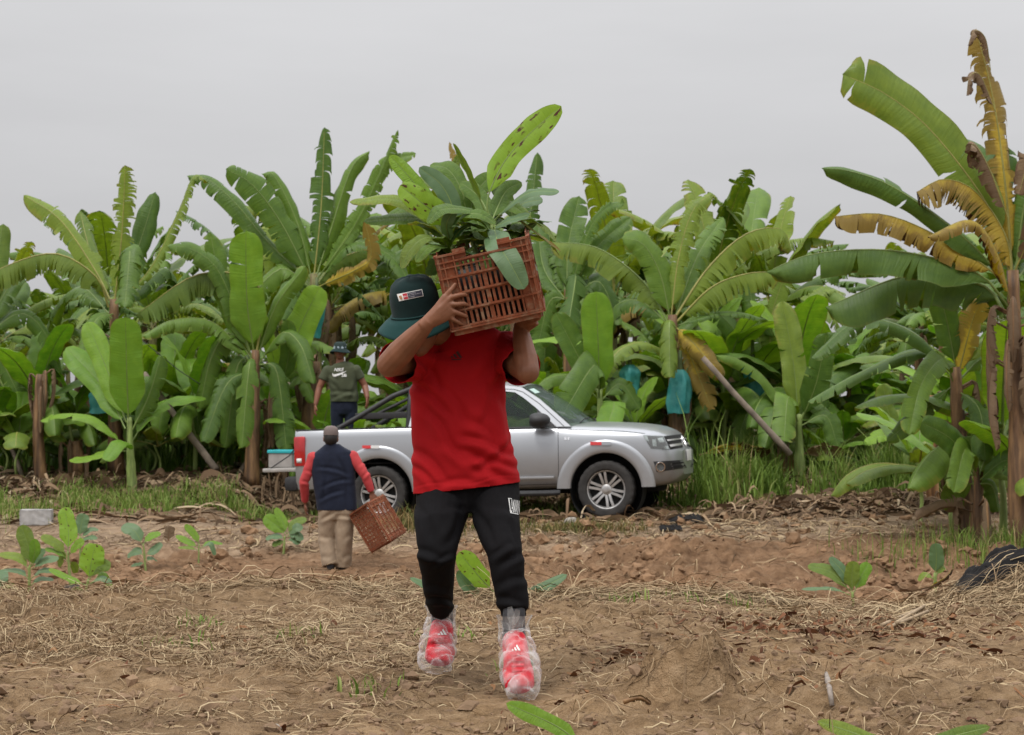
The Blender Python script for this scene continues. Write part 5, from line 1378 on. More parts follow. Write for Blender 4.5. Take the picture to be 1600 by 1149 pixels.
    patch_part('lamp_reflector', [((1019, 687), (1025, 687), (1026, 698), (1020, 697)), ((1036, 697), (1043, 697), (1045, 702), (1038, 702)), ((1006, 682), (1011, 682), (1014, 690), (1009, 688)), ((1027, 685), (1035, 684), (1038, 691), (1030, 692))], CHROME, .006, 3, 3, hl)
    patch_part('lamp_lens', [((1004.5, 680.5), (1036.5, 681.5), (1046.5, 703.5), (1016.5, 701.5))], LENS, .010, 8, 5, hl)
    gr = patch_part('grille', [((1037, 682), (1062, 679), (1067, 700), (1047, 703))], DARK, .004, 8, 5)
    patch_part('grille_bar', [((1041, 687.8), (1064, 684.8), (1064.6, 687), (1042.5, 690)), ((1045, 695.5), (1066, 692.5), (1066.5, 696), (1047, 699))], ALLOY, .012, 6, 2, gr)
    lg = patch_part('bumper_grille', [((1021, 721.5), (1066, 719), (1073, 731), (1026, 738))], BLK, .004, 8, 4)
    patch_part('bumper_grille_slot', [((1050, 723), (1066, 721.5), (1068, 724), (1051, 726)), ((1052, 728), (1069, 726), (1071, 729), (1053, 732))], DARK, .008, 4, 2, lg)
    for s in (-1, 1):
        h = hit_px(1031.5, 729.5); c = Vector((h[0].x, h[0].y * (1 if s < 0 else -1), h[0].z)); n = Vector((h[1].x, h[1].y * (1 if s < 0 else -1), h[1].z))
        if n.x < 0: n = -n
        e1 = n.cross(Vector((0, 0, 1))).normalized(); e2 = n.cross(e1)
        bm = bmesh.new(); loft(bm, [c + n * .015 + (e1 * math.cos(a) + e2 * math.sin(a)) * .058 for a in np.linspace(0, 2 * math.pi, 25)], [.011] * 25, 6, up=n, cap=False)
        fo = add('fog_lamp', bm, CHROME, root, 60); bm = bmesh.new(); loft(bm, [c + n * .002, c + n * .012], [.052, .045], 16, up=Vector((0, 0, 1))); add('lamp_lens', bm, LENS, fo)
    # emblem: ring with two stacked letters on the grille
    h = B.ray_cast(Vector((6, 0, .985)), Vector((-1, 0, 0))); c = h[0] + Vector((.02, 0, .0)); n = Vector((.93, 0, .36)); e1 = Vector((0, 1, 0)); e2 = n.cross(e1).normalized(); e2 = e2 if e2.z > 0 else -e2
    bm = bmesh.new(); loft(bm, [c + (e1 * math.cos(a) + e2 * math.sin(a)) * .082 for a in np.linspace(0, 2 * math.pi, 33)], [.009] * 33, 6, up=n, cap=False)
    for pl in ([(-.035, .068), (0, .01), (.035, .068)], [(-.07, .03), (-.034, -.06), (0, .0), (.034, -.06), (.07, .03)]):
        loft(bm, [c + e1 * a + e2 * z for a, z in pl], [.008] * len(pl), 6, up=n)
    add('emblem', bm, CHROME, gr, 60)
    h = B.ray_cast(Vector((6, 0, .80)), Vector((-1, 0, 0))); bm = bmesh.new(); add_box(bm, (h[0].x + .012, 0, .80), (.012, .42, .15), None, .004); add('number_plate', bm, WHS)
    patch_part('reflector_sticker', [((567, 696.5), (580.5, 696.5), (580.5, 701), (567, 701))], REDS, .032, 4, 2, bed, False)
    patch_part('reflector_sticker', [((581, 696.5), (594, 696.5), (594, 701), (581, 701))], WHS, .034, 4, 2, bed, False)
    patch_part('reflector_sticker', [((923, 691), (940.5, 691), (940.5, 696), (923, 696))], REDS, .034, 4, 2, body, False)
    patch_part('reflector_sticker', [((941, 691), (955, 691), (955, 696), (941, 696))], PAINT, .036, 4, 2, body, False)
    patch_part('side_badge', [((882, 683.5), (885.5, 683.5), (885.5, 688), (882, 688)), ((887, 683.5), (890, 683.5), (890, 688), (887, 688))], CHROME, .006, 2, 2, body, False)
    # rear
    for s in (-1, 1):
        bm = bmesh.new(); add_box(bm, (-1.095, s * .905, .985), (.165, .135, .41), None, .035); tl = add('tail_lamp', bm, REDL)
        bm = bmesh.new(); add_box(bm, (-1.10, s * .9745, .86), (.07, .006, .06)); add('reverse_lens', bm, WHS, tl)
    bm = bmesh.new(); add_box(bm, (-1.25, 0, .545), (.20, 1.84, .20), None, .06); add('rear_bumper', bm, BLK)
    bm = bmesh.new(); add_box(bm, (-1.44, 0, .735), (.52, 1.56, .055), None, .02); tg = add('tailgate', bm, simple('tailgate_dusty', (.42, .40, .37), .6, .25, 9, metal=.2))
    bm = bmesh.new()
    for s in (-1, 1): loft(bm, [Vector((-1.14, s * .80, 1.12)), Vector((-1.3, s * .79, .93)), Vector((-1.58, s * .765, .765))], [.008, .008, .008], 6)
    add('tailgate_strap', bm, BLK, tg)
    bm = bmesh.new()
    for s in (-1, 1):
        loft(bm, [Vector((.40, s * .80, 1.27)), Vector((.42, s * .78, 1.55)), Vector((.43, s * .72, 1.76)), Vector((.43, s * .62, 1.815))], [.042] * 4, 12)
        loft(bm, [Vector((.43, s * .70, 1.79)), Vector((.18, s * .74, 1.70)), Vector((-.30, s * .80, 1.43)), Vector((-.60, s * .84, 1.27))], [.036] * 4, 12)
        add_box(bm, (.04, s * .79, 1.44), (.78, .03, .085), None, .01)
        loft(bm, [Vector((-.05, s * .78, 1.46)), Vector((.40, s * .75, 1.66))], [.022, .022], 8)
    loft(bm, [Vector((.43, -.64, 1.812)), Vector((.43, 0, 1.83)), Vector((.43, .64, 1.812))], [.042] * 3, 12, up=Vector((0, 0, 1)))
    add_box(bm, (.41, 0, 1.44), (.03, 1.5, .05), None, .008)
    add('roll_bar', bm, BLK, deg=50)
    bm = bmesh.new(); add_box(bm, (1.4, 0, .40), (4.6, .9, .14)); 
    for hx in (0, 3.095): loft(bm, [Vector((hx, -.75, .39)), Vector((hx, .75, .39))], [.05, .05], 8, up=Vector((0, 0, 1)))
    add('chassis', bm, DARK)
    return root, MI
TRUCK, TMAT = make_truck()

# box with a turquoise lid on the tailgate
LIDM = simple('turquoise_lid', (.03, .42, .46), .35, .15, 9)
BOXM = simple('grey_box_plastic', (.33, .31, .29), .6, .3, 6)
def cool_box():
    p = TMAT @ Vector((-1.50, -.42, .766)); root = empty('storage_box', p, 'grey storage box with a turquoise lid standing on the lowered tailgate', 'box', rz=math.radians(-10))
    bm = bmesh.new(); add_box(bm, (0, 0, .10), (.34, .44, .20), None, .015); obj('box_body', bm, BOXM, root, False)
    bm = bmesh.new(); add_box(bm, (0, 0, .222), (.37, .47, .045), None, .012); obj('lid', bm, LIDM, root, False)
cool_box()
# seedlings loaded in the bed
def bed_seedling(label, px, seed, lv):
    b = TMAT @ Vector((px, .1 + .25 * math.sin(seed * 2.3), .82)); root = empty('banana_seedling', b, label, 'banana seedling', 'seedlings loaded in the pickup bed')
    rng = random.Random(seed); c = b + Vector((rng.uniform(-.05, .05), 0, .34)); stem_tube([b, (b + c) / 2, c], (.018, .015, .01), STY, root, b, seed=seed, name='stem', seg=8)
    for k in range(lv):
        a = k * 2.4 + seed; e0 = math.radians(75 - 45 * k / lv); p = c.copy() - Vector((0, 0, .03 * k)); ctrl = [p.copy()]; Lk = rng.uniform(.28, .42)
        for i in range(4):
            e = e0 - math.radians(18 * i); p = p + Vector((math.cos(a) * math.cos(e), math.sin(a) * math.cos(e), math.sin(e))) * Lk / 4; ctrl.append(p.copy())
        leaf_obj(ctrl, rng.uniform(.06, .085), (math.sin(a), -math.cos(a), 0), [LY, LM, LG][k % 3], root, b, ribr=.005, seed=seed * 9 + k, tears=0, droop=.4, fold=-.2, ns=16, basep=.9)
for i, (x, n) in enumerate(((-1.0, 6), (-.78, 6), (-.55, 7), (-.32, 6), (-.1, 7), (.12, 6), (.3, 6), (-.9, 5))):
    bed_seedling('banana seedling loaded in the pickup bed, leaves showing over its side', x, i + 3, n)
# ------------------------------------------------------------------ people
def skin_mat(name, c):
    m, nt, b, out = new_mat(name); n = noise(nt, 14, 5); n2 = noise(nt, 160, 2)
    L(nt, ramp(nt, n, [(.3, tuple(x * .82 for x in c)), (.7, tuple(x * 1.12 for x in c))]), b.inputs['Base Color'])
    b.inputs['Roughness'].default_value = .5; b.inputs['Specular IOR Level'].default_value = .4
    b.inputs['Subsurface Weight'].default_value = .08; b.inputs['Subsurface Radius'].default_value = (.02, .008, .005); b.inputs['Subsurface Scale'].default_value = .3
    bump(nt, b, n2, .12, .002); return m
SKIN = skin_mat('skin', (.235, .098, .052)); SKIN2 = skin_mat('skin_dark', (.20, .078, .042))
def cloth(name, c, var=.2, scale=9, rough=.85, weave=900, bm_=.15, sheen=.06, spec=.2):
    m, nt, b, out = new_mat(name); n = noise(nt, scale, 5); n2 = noise(nt, weave, 2)
    L(nt, ramp(nt, n, [(.3, tuple(x * (1 - var) for x in c)), (.7, tuple(x * (1 + var * .6) for x in c))]), b.inputs['Base Color'])
    b.inputs['Roughness'].default_value = rough; b.inputs['Specular IOR Level'].default_value = spec; b.inputs['Sheen Weight'].default_value = sheen
    bump(nt, b, n2, bm_, .003); return m
RED = cloth('red_jersey', (.38, .006, .010), .10, 4, sheen=0); BLACKC = cloth('black_jogger_cloth', (.008, .0075, .0085), .3, sheen=0, spec=.1); DGREEN = cloth('dark_green_felt', (.006, .021, .021), .25)
DGREEN2 = cloth('green_brim_cloth', (.010, .046, .044), .2); NAVY = cloth('navy_cloth', (.012, .016, .032), .25); CORAL = cloth('coral_sleeve_cloth', (.46, .055, .058), .18)
KHAKI = cloth('khaki_cloth', (.30, .225, .155), .2); OLIVE = cloth('olive_tee_cloth', (.062, .072, .040), .15); TAUPE = cloth('taupe_cap_cloth', (.17, .135, .125), .2)
SHOER = cloth('red_shoe_knit', (.56, .012, .028), .35, 22); HAIR = simple('black_hair', (.012, .010, .009), .6, .4, 30); EYEM = simple('eye_dark', (.03, .02, .015), .15, .3, 9)
WPRINT = simple('white_print', (.78, .78, .76), .7, .05, 30); GPRINT = simple('grey_print', (.42, .40, .44), .7, .1, 30); DPRINT = simple('dark_print', (.06, .008, .012), .7, .2, 30)
RPRINT = simple('red_print', (.50, .02, .04), .7, .1, 30); BPRINT = simple('navy_print', (.03, .03, .05), .7, .1, 30); OPRINT = simple('ochre_print', (.45, .22, .10), .7, .3, 200)
SOCK = cloth('grey_sock', (.05, .05, .055), .3); SOLE = simple('white_sole', (.6, .58, .56), .7, .1, 30)

def bvh_obj(o):
    M = o.matrix_world if o.parent is None else Matrix.Translation(o.parent.location)
    return BVHTree.FromPolygons([M @ v.co for v in o.data.vertices], [p.vertices[:] for p in o.data.polygons])
def cast_px(B, px, py):
    o = Vector((0, 0, CH)); r = B.ray_cast(o, (P(px, py, 8.0) - o).normalized()); return r
def quad_map(quad, u, v):
    a = Vector(quad[0]).lerp(Vector(quad[1]), u); b = Vector(quad[3]).lerp(Vector(quad[2]), u); return a.lerp(b, v)
def print_patch(name, B, quad, mat, parent, off=.002, nx=6, ny=4):
    bm = bmesh.new(); g = []
    for j in range(ny + 1):
        row = []
        for i in range(nx + 1):
            p = quad_map(quad, i / nx, j / ny); h = cast_px(B, p.x, p.y)
            if h[0] is None: row.append(None); continue
            n = h[1] if h[1].dot(h[0] - Vector((0, 0, CH))) < 0 else -h[1]
            row.append(bm.verts.new(h[0] + n * off - parent.location))
        g.append(row)
    for j in range(ny):
        for i in range(nx):
            q = (g[j][i], g[j + 1][i], g[j + 1][i + 1], g[j][i + 1])
            if all(q): bm.faces.new(q)
    return obj(name, bm, mat, parent)
def print_poly(name, B, polys, quad, mat, parent, off=.002, sub=6):
    """2-D polygons in the unit square (u right, v down) laid on the cloth"""
    bm = bmesh.new()
    for poly in polys: bm.faces.new([bm.verts.new((u, v, 0)) for u, v in poly])
    bmesh.ops.triangulate(bm, faces=bm.faces[:]); bmesh.ops.subdivide_edges(bm, edges=bm.edges[:], cuts=2, use_grid_fill=True)
    return print_flat(name, B, bm, quad, mat, parent, off)
def print_flat(name, B, bm, quad, mat, parent, off):
    dead = []
    for v in bm.verts:
        p = quad_map(quad, v.co.x, v.co.y); h = cast_px(B, p.x, p.y)
        if h[0] is None: dead.append(v); continue
        n = h[1] if h[1].dot(h[0] - Vector((0, 0, CH))) < 0 else -h[1]
        v.co = h[0] + n * off - parent.location
    bmesh.ops.delete(bm, geom=dead, context='VERTS')
    return obj(name, bm, mat, parent)
def print_text(name, B, text, quad, mat, parent, off=.002, shear=0, bold=0.0):
    cu = bpy.data.curves.new('t', 'FONT'); cu.body = text; cu.size = 1; cu.shear = shear; cu.offset = bold; cu.align_x = 'LEFT'
    o = bpy.data.objects.new('t', cu); link(o); dg = bpy.context.evaluated_depsgraph_get(); me = bpy.data.meshes.new_from_object(o.evaluated_get(dg)); bpy.data.objects.remove(o)
    bm = bmesh.new(); bm.from_mesh(me); xs = [v.co.x for v in bm.verts]; ys = [v.co.y for v in bm.verts]
    x0, x1, y0, y1 = min(xs), max(xs), min(ys), max(ys)
    for v in bm.verts: v.co = Vector(((v.co.x - x0) / (x1 - x0), 1 - (v.co.y - y0) / (y1 - y0), 0))
    return print_flat(name, B, bm, quad, mat, parent, off)

def basis(fwd, up):
    u = Vector(up).normalized(); f = Vector(fwd); f = (f - u * f.dot(u)).normalized(); r = f.cross(u)
    return Matrix((r, f, u)).transposed()       # columns right, forward, up
def head(bm, c, R, s=1.0):
    w = lambda x, y, z: Vector(c) + R @ (Vector((x, y, z)) * s)
    E = lambda p, r: ellipsoid(bm, w(*p), [a * s for a in r], R, 20, 14)
    E((0, -.012, .035), (.076, .096, .088)); E((0, .012, -.03), (.068, .082, .085)); E((0, .035, -.085), (.046, .050, .036))
    E((0, .088, -.022), (.013, .018, .026)); E((0, .098, -.038), (.017, .017, .012)); E((0, .078, .012), (.052, .018, .012))
    E((0, .083, -.072), (.025, .012, .009)); E((-.036, .07, -.03), (.022, .02, .022)); E((.036, .07, -.03), (.022, .02, .022))
    for sx in (-1, 1): E((sx * .078, -.008, -.012), (.011, .022, .034))
    return w
def limb(bm, pts, r, seg=14): loft(bm, pts, r, seg)
def ball(bm, p, r): ellipsoid(bm, p, (r, r, r), None, 14, 10)

def finish(name, bm, voxel, mat, root, smooth=2, post=None):
    me = remesh(bm, voxel, smooth, name)
    if post: post(me)
    shift(me, root.location); return obj(name, me, mat, root)
def cut_plane(me, c, n, rad):
    """trim the cloth open beyond a plane, near c only"""
    bm = bmesh.new(); bm.from_mesh(me); c = Vector(c); n = Vector(n).normalized()
    vs = {v for v in bm.verts if (v.co - c).length < rad}
    geom = list(vs) + [e for e in bm.edges if e.verts[0] in vs and e.verts[1] in vs] + [f for f in bm.faces if all(v in vs for v in f.verts)]
    bmesh.ops.bisect_plane(bm, geom=geom, plane_co=c, plane_no=n, clear_outer=True, dist=1e-5)
    bm.to_mesh(me); bm.free()
def to_px(co):
    y = co.y; z = co.z - CH; yc = y * math.cos(TH) + z * math.sin(TH); zc = -y * math.sin(TH) + z * math.cos(TH)
    return 800 + F * co.x / yc, 574.5 - F * zc / yc
def folds(me, lst, nz=.002, nscale=28):
    """drape folds: px segments (x0,y0,x1,y1,width px,depth m)"""
    V = np.empty(len(me.vertices) * 3); me.vertices.foreach_get('co', V); V = V.reshape(-1, 3)
    Nn = np.empty(len(me.vertices) * 3); me.vertices.foreach_get('normal', Nn); Nn = Nn.reshape(-1, 3)
    z = V[:, 2] - CH; yc = V[:, 1] * math.cos(TH) + z * math.sin(TH); zc = -V[:, 1] * math.sin(TH) + z * math.cos(TH)
    px = 800 + F * V[:, 0] / yc; py = 574.5 - F * zc / yc; d = np.zeros(len(V))
    for x0, y0, x1, y1, wd, am in lst:
        a = np.array([x0, y0.__float__()]); b = np.array([x1, float(y1)]); t = b - a; Ln = np.linalg.norm(t); t /= Ln
        q = np.stack([px - x0, py - y0], 1); s = q @ t; k = q @ np.array([-t[1], t[0]]) + 4 * np.sin(s / 17.0)
        env = sstep(-.25 * Ln, .25 * Ln, s) * sstep(1.25 * Ln, .75 * Ln, s)
        d += am * env * (-np.exp(-(k / wd) ** 2) + .75 * np.exp(-((k - wd * 1.7) / (wd * 1.1)) ** 2))
    d += nz * (fbm(V[:, 0] * nscale + V[:, 1] * 9, V[:, 2] * nscale * .6, 3, 4) + .5 * fbm(V[:, 0] * nscale * .4 + V[:, 1] * 5, V[:, 2] * nscale * .3, 2, 9))
    V += Nn * d[:, None]; me.vertices.foreach_set('co', V.ravel()); me.update()

def finger(bm, pts, r):
    pts = [Vector(p) for p in pts]; c, tt, Ln = catmull([tuple(p) for p in pts], 14)
    q = [Vector(p) for p in c[::2]] ; n = len(q)
    loft(bm, q, [r * (1.08 - .28 * i / (n - 1)) * (.72 if i == n - 1 else 1) for i in range(n)], 10); ball(bm, q[-1], r * .76)

# ---------------- crate
CR, _nt, _b, _o = new_mat('crate_plastic'); _n = noise(_nt, 9, 6, rough=.7); _n2 = noise(_nt, 34, 5, rough=.7)
_c = ramp(_nt, _n, [(.3, (.15, .042, .018)), (.55, (.235, .066, .027)), (.75, (.29, .095, .042))])
_c = mixc(_nt, math_(_nt, 'MULTIPLY', math_(_nt, 'SUBTRACT', _n2, .48), 4.5, clamp=True), _c, (.27, .165, .10))
L(_nt, _c, _b.inputs['Base Color']); _b.inputs['Roughness'].default_value = .65; _b.inputs['Specular IOR Level'].default_value = .3; bump(_nt, _b, _n2, .3, .004)
CW, CD, CHT = .345, .49, .292
def crate_mesh():
    bm = bmesh.new()
    def wall(w, n, ox, rot, notch):
        M3 = Matrix.Rotation(rot, 3, 'Z')
        def bx(x, z, sx, sz, t=.004, o=0.0): add_box(bm, M3 @ Vector((x, -ox + o, z)), (sx, t, sz), M3)
        col = .062; zs = [.012, .075, .138, .201, .262]; inner = w - 2 * col
        for s in (-1, 1):
            bx(s * (w / 2 - col / 2), (CHT - .012) / 2 + .006, col, CHT - .016)
            for k in (.0, .018, col - .004): bx(s * (w / 2 - .004 - k), CHT / 2, .005, CHT - .01, .007, -.006)
        for i, z in enumerate(zs):
            bx(0, z, inner - .001, .014); bx(0, z + .002, w + .004, .006, .009, -.006)
        bx(0, .288, inner - .001, .036) if not notch else [bx(s * (w / 2 - col - (inner * .22) / 2), .288, inner * .22, .036) for s in (-1, 1)]
        pitch = inner / n
        for a, b_ in zip(zs, zs[1:]):
            for k in range(n + 1):
                x = -inner / 2 + pitch * k; bw = pitch * .52 if k not in (n // 2,) else pitch * .8
                bx(x, (a + b_) / 2, bw, b_ - a - .0145)
        for s in ((-1, 1) if notch else ()):
            bx(s * (w / 2 - (col + inner * .22) / 2), CHT - .002, col + inner * .22, .008, .014, -.005)
        if not notch: bx(0, CHT - .002, w, .008, .014, -.005)
        bx(0, CHT - .05, w + .003, .005, .008, -.006)
        bx(0, -.006, w - .016, .02, .005, .004); bx(0, .006, w + .012, .007, .012, -.006)
    wall(CW, 11, CD / 2, 0, True); wall(CW, 11, CD / 2, math.pi, True)
    wall(CD - .012, 17, CW / 2, math.pi / 2, False); wall(CD - .012, 17, CW / 2, -math.pi / 2, False)
    for k in range(9): add_box(bm, (-CW / 2 + CW * (k + .5) / 9, 0, .006), (.020, CD - .02, .006))
    for k in range(11): add_box(bm, (0, -CD / 2 + CD * (k + .5) / 11, .010), (CW - .02, .018, .006))
    for sx in (-1, 1):
        for sy in (-1, 1): add_box(bm, (sx * (CW / 2 - .004), sy * (CD / 2 - .004), CHT / 2), (.014, .014, CHT), None, .004)
    me = bpy.data.meshes.new('plastic_crate'); bm.to_mesh(me); bm.free(); return me
CRME = crate_mesh()
RC1 = Matrix.Rotation(math.radians(-2.5), 3, 'Z') @ Matrix.Rotation(math.radians(-12.5), 3, 'Y') @ Matrix.Rotation(math.radians(9), 3, 'X')
FC = P(765, 445, 7.20); LC1 = FC - RC1 @ Vector((0, -CD / 2, CHT / 2))
crate1 = obj('plastic_crate', CRME, CR, None, False); crate1.location = LC1; crate1.rotation_euler = RC1.to_euler()
tag(crate1, 'dusty orange slotted plastic crate full of seedlings on the shoulder of the man in red', 'crate', 'orange plastic crates')
FN = RC1 @ Vector((0, -1, 0))
def on_front(px, py, off=.012):
    o = Vector((0, 0, CH)); t = (P(px, py, 8) - o).normalized(); k = (FC - o).dot(FN) / t.dot(FN); return o + t * k + FN * off
def in_crate(x, y, z): return LC1 + RC1 @ Vector((x, y, z))

# ---------------- the man in red
def man_red():
    root = empty('person', (P(735, 1000, 7.5).x, 7.5, .0), 'person in a red T-shirt and black joggers carrying a crate of seedlings on one shoulder', 'person')
    Q = lambda x, y, d: P(x, y, d); m = lambda px, d=7.5: px * d / F
    sR, eR, wR = Q(662, 556, 7.60), Q(608, 570, 7.36), Q(670, 503, 7.20)
    sL, eL, wL = Q(790, 552, 7.62), Q(824, 581, 7.40), Q(813, 513, 7.50)
    # body: one continuous skin
    bm = bmesh.new()
    hb = Q(651, 489, 7.42); hup = Vector((-.16, -.26, .95)).normalized(); RH = basis(Vector((-.42, -.80, -.25)), hup); hc = hb - hup * .045
    head(bm, hc, RH)
    limb(bm, [hc - hup * .03 - RH @ Vector((0, .04, 0)), Q(691, 522, 7.56), Q(712, 548, 7.65)], [.052, .053, .062])
    loft(bm, [Q(720, 545, 7.62), Q(720, 600, 7.62), Q(724, 690, 7.62), Q(730, 780, 7.62)], [(.13, .08), (.145, .095), (.135, .095), (.15, .10)], 16)
    limb(bm, [sR, sR.lerp(eR, .5), eR], [.062, .056, .049]); ball(bm, sR, .064); ball(bm, eR, .0485)
    limb(bm, [eR, eR.lerp(wR, .28) , eR.lerp(wR, .65), wR.lerp(eR, .06), wR + (wR - eR) * .04], [.049, .051, .041, .030, .021])
    limb(bm, [sL, sL.lerp(eL, .5), eL], [.062, .054, .047]); ball(bm, sL, .064); ball(bm, eL, .0475)
    limb(bm, [eL, eL.lerp(wL, .28), eL.lerp(wL, .65), wL], [.047, .049, .040, .030])
    # right hand spread on the crate front
    k = lambda x, y, o=.014: on_front(x, y, o)
    knu = [k(702, 466, .020), k(704, 474, .021), k(704, 483, .020), k(702, 491, .018)]
    for kn in knu: limb(bm, [wR + (kn - wR) * .05, wR.lerp(kn, .55) + FN * .004, kn], [.021, .018, .0125], 10)
    kc = (knu[1] + knu[2]) / 2; loft(bm, [wR - (kc - wR) * .35, wR, wR.lerp(kc, .5), kc], [(.022, .020), (.029, .021), (.038, .019), (.040, .014)], 14, up=FN)
    tips = [[(712, 462, .026), (722, 460, .018), (727.5, 461, .008)], [(713, 475, .027), (724, 474, .018), (730, 476.5, .008)], [(712, 487, .025), (722, 491, .016), (729, 494.5, .008)], [(708, 498, .022), (716, 503, .015), (722, 507, .006)]]
    for kn, tp, r in zip(knu, tips, (.0102, .0105, .0100, .0088)): finger(bm, [kn - FN * .004] + [k(*t) for t in tp], r)
    tb = wR.lerp(k(694, 468, .016), .55)
    limb(bm, [wR, tb, k(697, 462, .016)], [.022, .019, .014], 10); finger(bm, [k(696, 463, .015), k(702, 456, .015), k(707, 450, .011), k(711, 444.5, .008)], .0108)
    # left hand under the crate floor
    pl = in_crate(.125, -.03, -.030); ax = (pl - wL).normalized()
    loft(bm, [wL - ax * .01, wL.lerp(pl, .5), pl], [(.029, .022), (.036, .02), (.040, .015)], 14, up=Vector((0, -1, 0)))
    for j, (y, ln) in enumerate(((-.072, .07), (-.048, .08), (-.024, .078), (0, .062))):
        b0 = in_crate(.125, y + .008, -.032); finger(bm, [b0, b0 + RC1 @ Vector((-.03, .004, .006)), b0 + RC1 @ Vector((-.055, .006, .010)), b0 + RC1 @ Vector((-ln, .008, .012))], .0092)
    limb(bm, [wL.lerp(pl, .4), in_crate(.15, -.075, -.03)], [.018, .013], 10); finger(bm, [in_crate(.15, -.075, -.03), in_crate(.155, -.10, -.022), in_crate(.15, -.125, -.016)], .0102)
    # legs
    for h, kn, an in ((Q(695, 790, 7.62), Q(684, 866, 7.40), Q(690, 962, 7.74)), (Q(772, 788, 7.62), Q(788, 866, 7.36), Q(803, 985, 7.33))):
        limb(bm, [h, h.lerp(kn, .5), kn], [.072, .062, .046]); ball(bm, kn, .046); limb(bm, [kn, kn.lerp(an, .3), an, an + Vector((0, 0, -.04))], [.046, .045, .034, .036])
    finish('body', bm, .0038, SKIN, root, 4)
    # face details
    for s in (-1, 1):
        b2 = bmesh.new(); ellipsoid(b2, Vector(hc) + RH @ Vector((s * .032, .079, -.006)) - root.location, (.011, .008, .007), RH, 10, 8); obj('eye', b2, EYEM, root)
    b2 = bmesh.new(); ellipsoid(b2, Vector(hc) + RH @ Vector((0, -.028, .012)) - root.location, (.083, .088, .09), RH, 20, 14); obj('hair', b2, HAIR, root)
    # T-shirt
    bm = bmesh.new(); d0 = 7.62
    rows = [(708, 520, 36, .085), (714, 529, 50, .100), (720, 540, 64, .110), (722, 550, 71, .114), (720, 570, 74, .122), (716, 600, 72, .126), (718, 640, 73, .127), (722, 690, 77, .130), (727, 730, 80, .132), (730, 765, 82.5, .133), (731, 800, 84, .134)]
    loft(bm, [Q(x, y, d0 - .01) for x, y, h, dp in rows], [(m(h, d0), dp) for x, y, h, dp in rows], 36, sq=2.35)
    eR2, eL2 = sR.lerp(eR, .78), sL.lerp(eL, .72)
    loft(bm, [Q(680, 556, 7.62), sR, sR.lerp(eR, .5), eR2, sR.lerp(eR, .95)], [.085, .088, .082, .080, .080], 20); loft(bm, [Q(770, 552, 7.62), sL, sL.lerp(eL, .5), eL2, sL.lerp(eL, .9)], [.085, .088, .080, .076, .076], 20)
    ball(bm, sR, .088); ball(bm, sL, .088)
    def post(me):
        folds(me, [(650, 762, 812, 744, 1.6, .0022), (645, 600, 700, 640, 6, .012), (668, 640, 730, 720, 7, .012), (800, 690, 750, 735, 6, .012), (655, 560, 690, 610, 7, .014), (690, 600, 735, 660, 7, .010), (735, 655, 775, 690, 8, .010), (700, 590, 760, 640, 9, .005), (724, 682, 806, 708, 7, .014), (727, 702, 775, 738, 7, .013), (735, 715, 808, 728, 6, .010),
                   (650, 704, 700, 748, 8, .013), (652, 728, 684, 765, 6, .008), (770, 600, 760, 660, 8, .008), (660, 600, 672, 690, 10, .006), (780, 620, 800, 690, 7, .008), (690, 690, 745, 720, 9, .006), (672, 545, 712, 566, 8, .006), (770, 560, 740, 600, 9, .006),
                   (650, 575, 668, 600, 6, .010), (786, 580, 770, 600, 6, .010), (790, 555, 800, 585, 5, .006), (640, 560, 625, 585, 5, .007), (700, 640, 730, 690, 10, .005), (745, 735, 790, 750, 7, .007), (690, 755, 740, 752, 6, .007)], .003, 14)
        c = Q(731, 762, d0); dv = Q(812, 752.5, d0) - Q(648, 771, d0); cut_plane(me, c, Vector((dv.z, 0, -dv.x)), .6)
        cut_plane(me, eR2, eR - sR, .13); cut_plane(me, eL2, eL - sL, .12)
    sh = finish('t_shirt', bm, .0055, RED, root, 3, post)
    mo = sh.modifiers.new('thick', 'SOLIDIFY'); mo.thickness = .003; mo.offset = 1
    B = bvh_obj(sh)
    lg = ((703, 549.5), (722, 548.5), (722.5, 563.5), (703.5, 564.5))
    bars = [[(.02, .62), (.16, .50), (.30, .74), (.12, .74)], [(.26, .38), (.42, .26), (.64, .74), (.44, .74)], [(.50, .14), (.66, 0), (1, .74), (.80, .74)]]
    print_poly('chest_logo', B, bars + [[(.1, .84), (.9, .84), (.9, .96), (.1, .96)]], lg, DPRINT, sh, .005) if False else print_poly('chest_logo', B, bars + [[(.1, .84), (.9, .84), (.9, .96), (.1, .96)]], lg, DPRINT, root, .0052)
    # trousers
    bm = bmesh.new()
    loft(bm, [Q(731, 735, d0), Q(731, 765, d0), Q(731, 785, d0), Q(731, 800, d0)], [(m(78, d0), .118), (m(81, d0), .124), (m(80, d0), .122), (m(70, d0), .11)], 30, sq=2.3)
    VL = [(692, 770, 40, 7.62), (690, 800, 41, 7.56), (686, 830, 36, 7.47), (683, 864, 29.5, 7.41), (684, 905, 25.5, 7.54), (687, 935, 22.5, 7.66), (689, 948, 20.5, 7.70), (690, 956, 16, 7.72)]
    VR = [(774, 768, 38, 7.62), (775, 800, 37.5, 7.54), (782, 830, 32, 7.44), (789, 864, 28, 7.37), (795, 905, 27, 7.36), (801, 938, 26, 7.35), (803.5, 953, 23.5, 7.345), (804, 962, 17.5, 7.34)]
    for V in (VL, VR): loft(bm, [Q(x, y, d) for x, y, h, d in V], [(m(h, d), m(h, d) * 1.12) for x, y, h, d in V], 24)
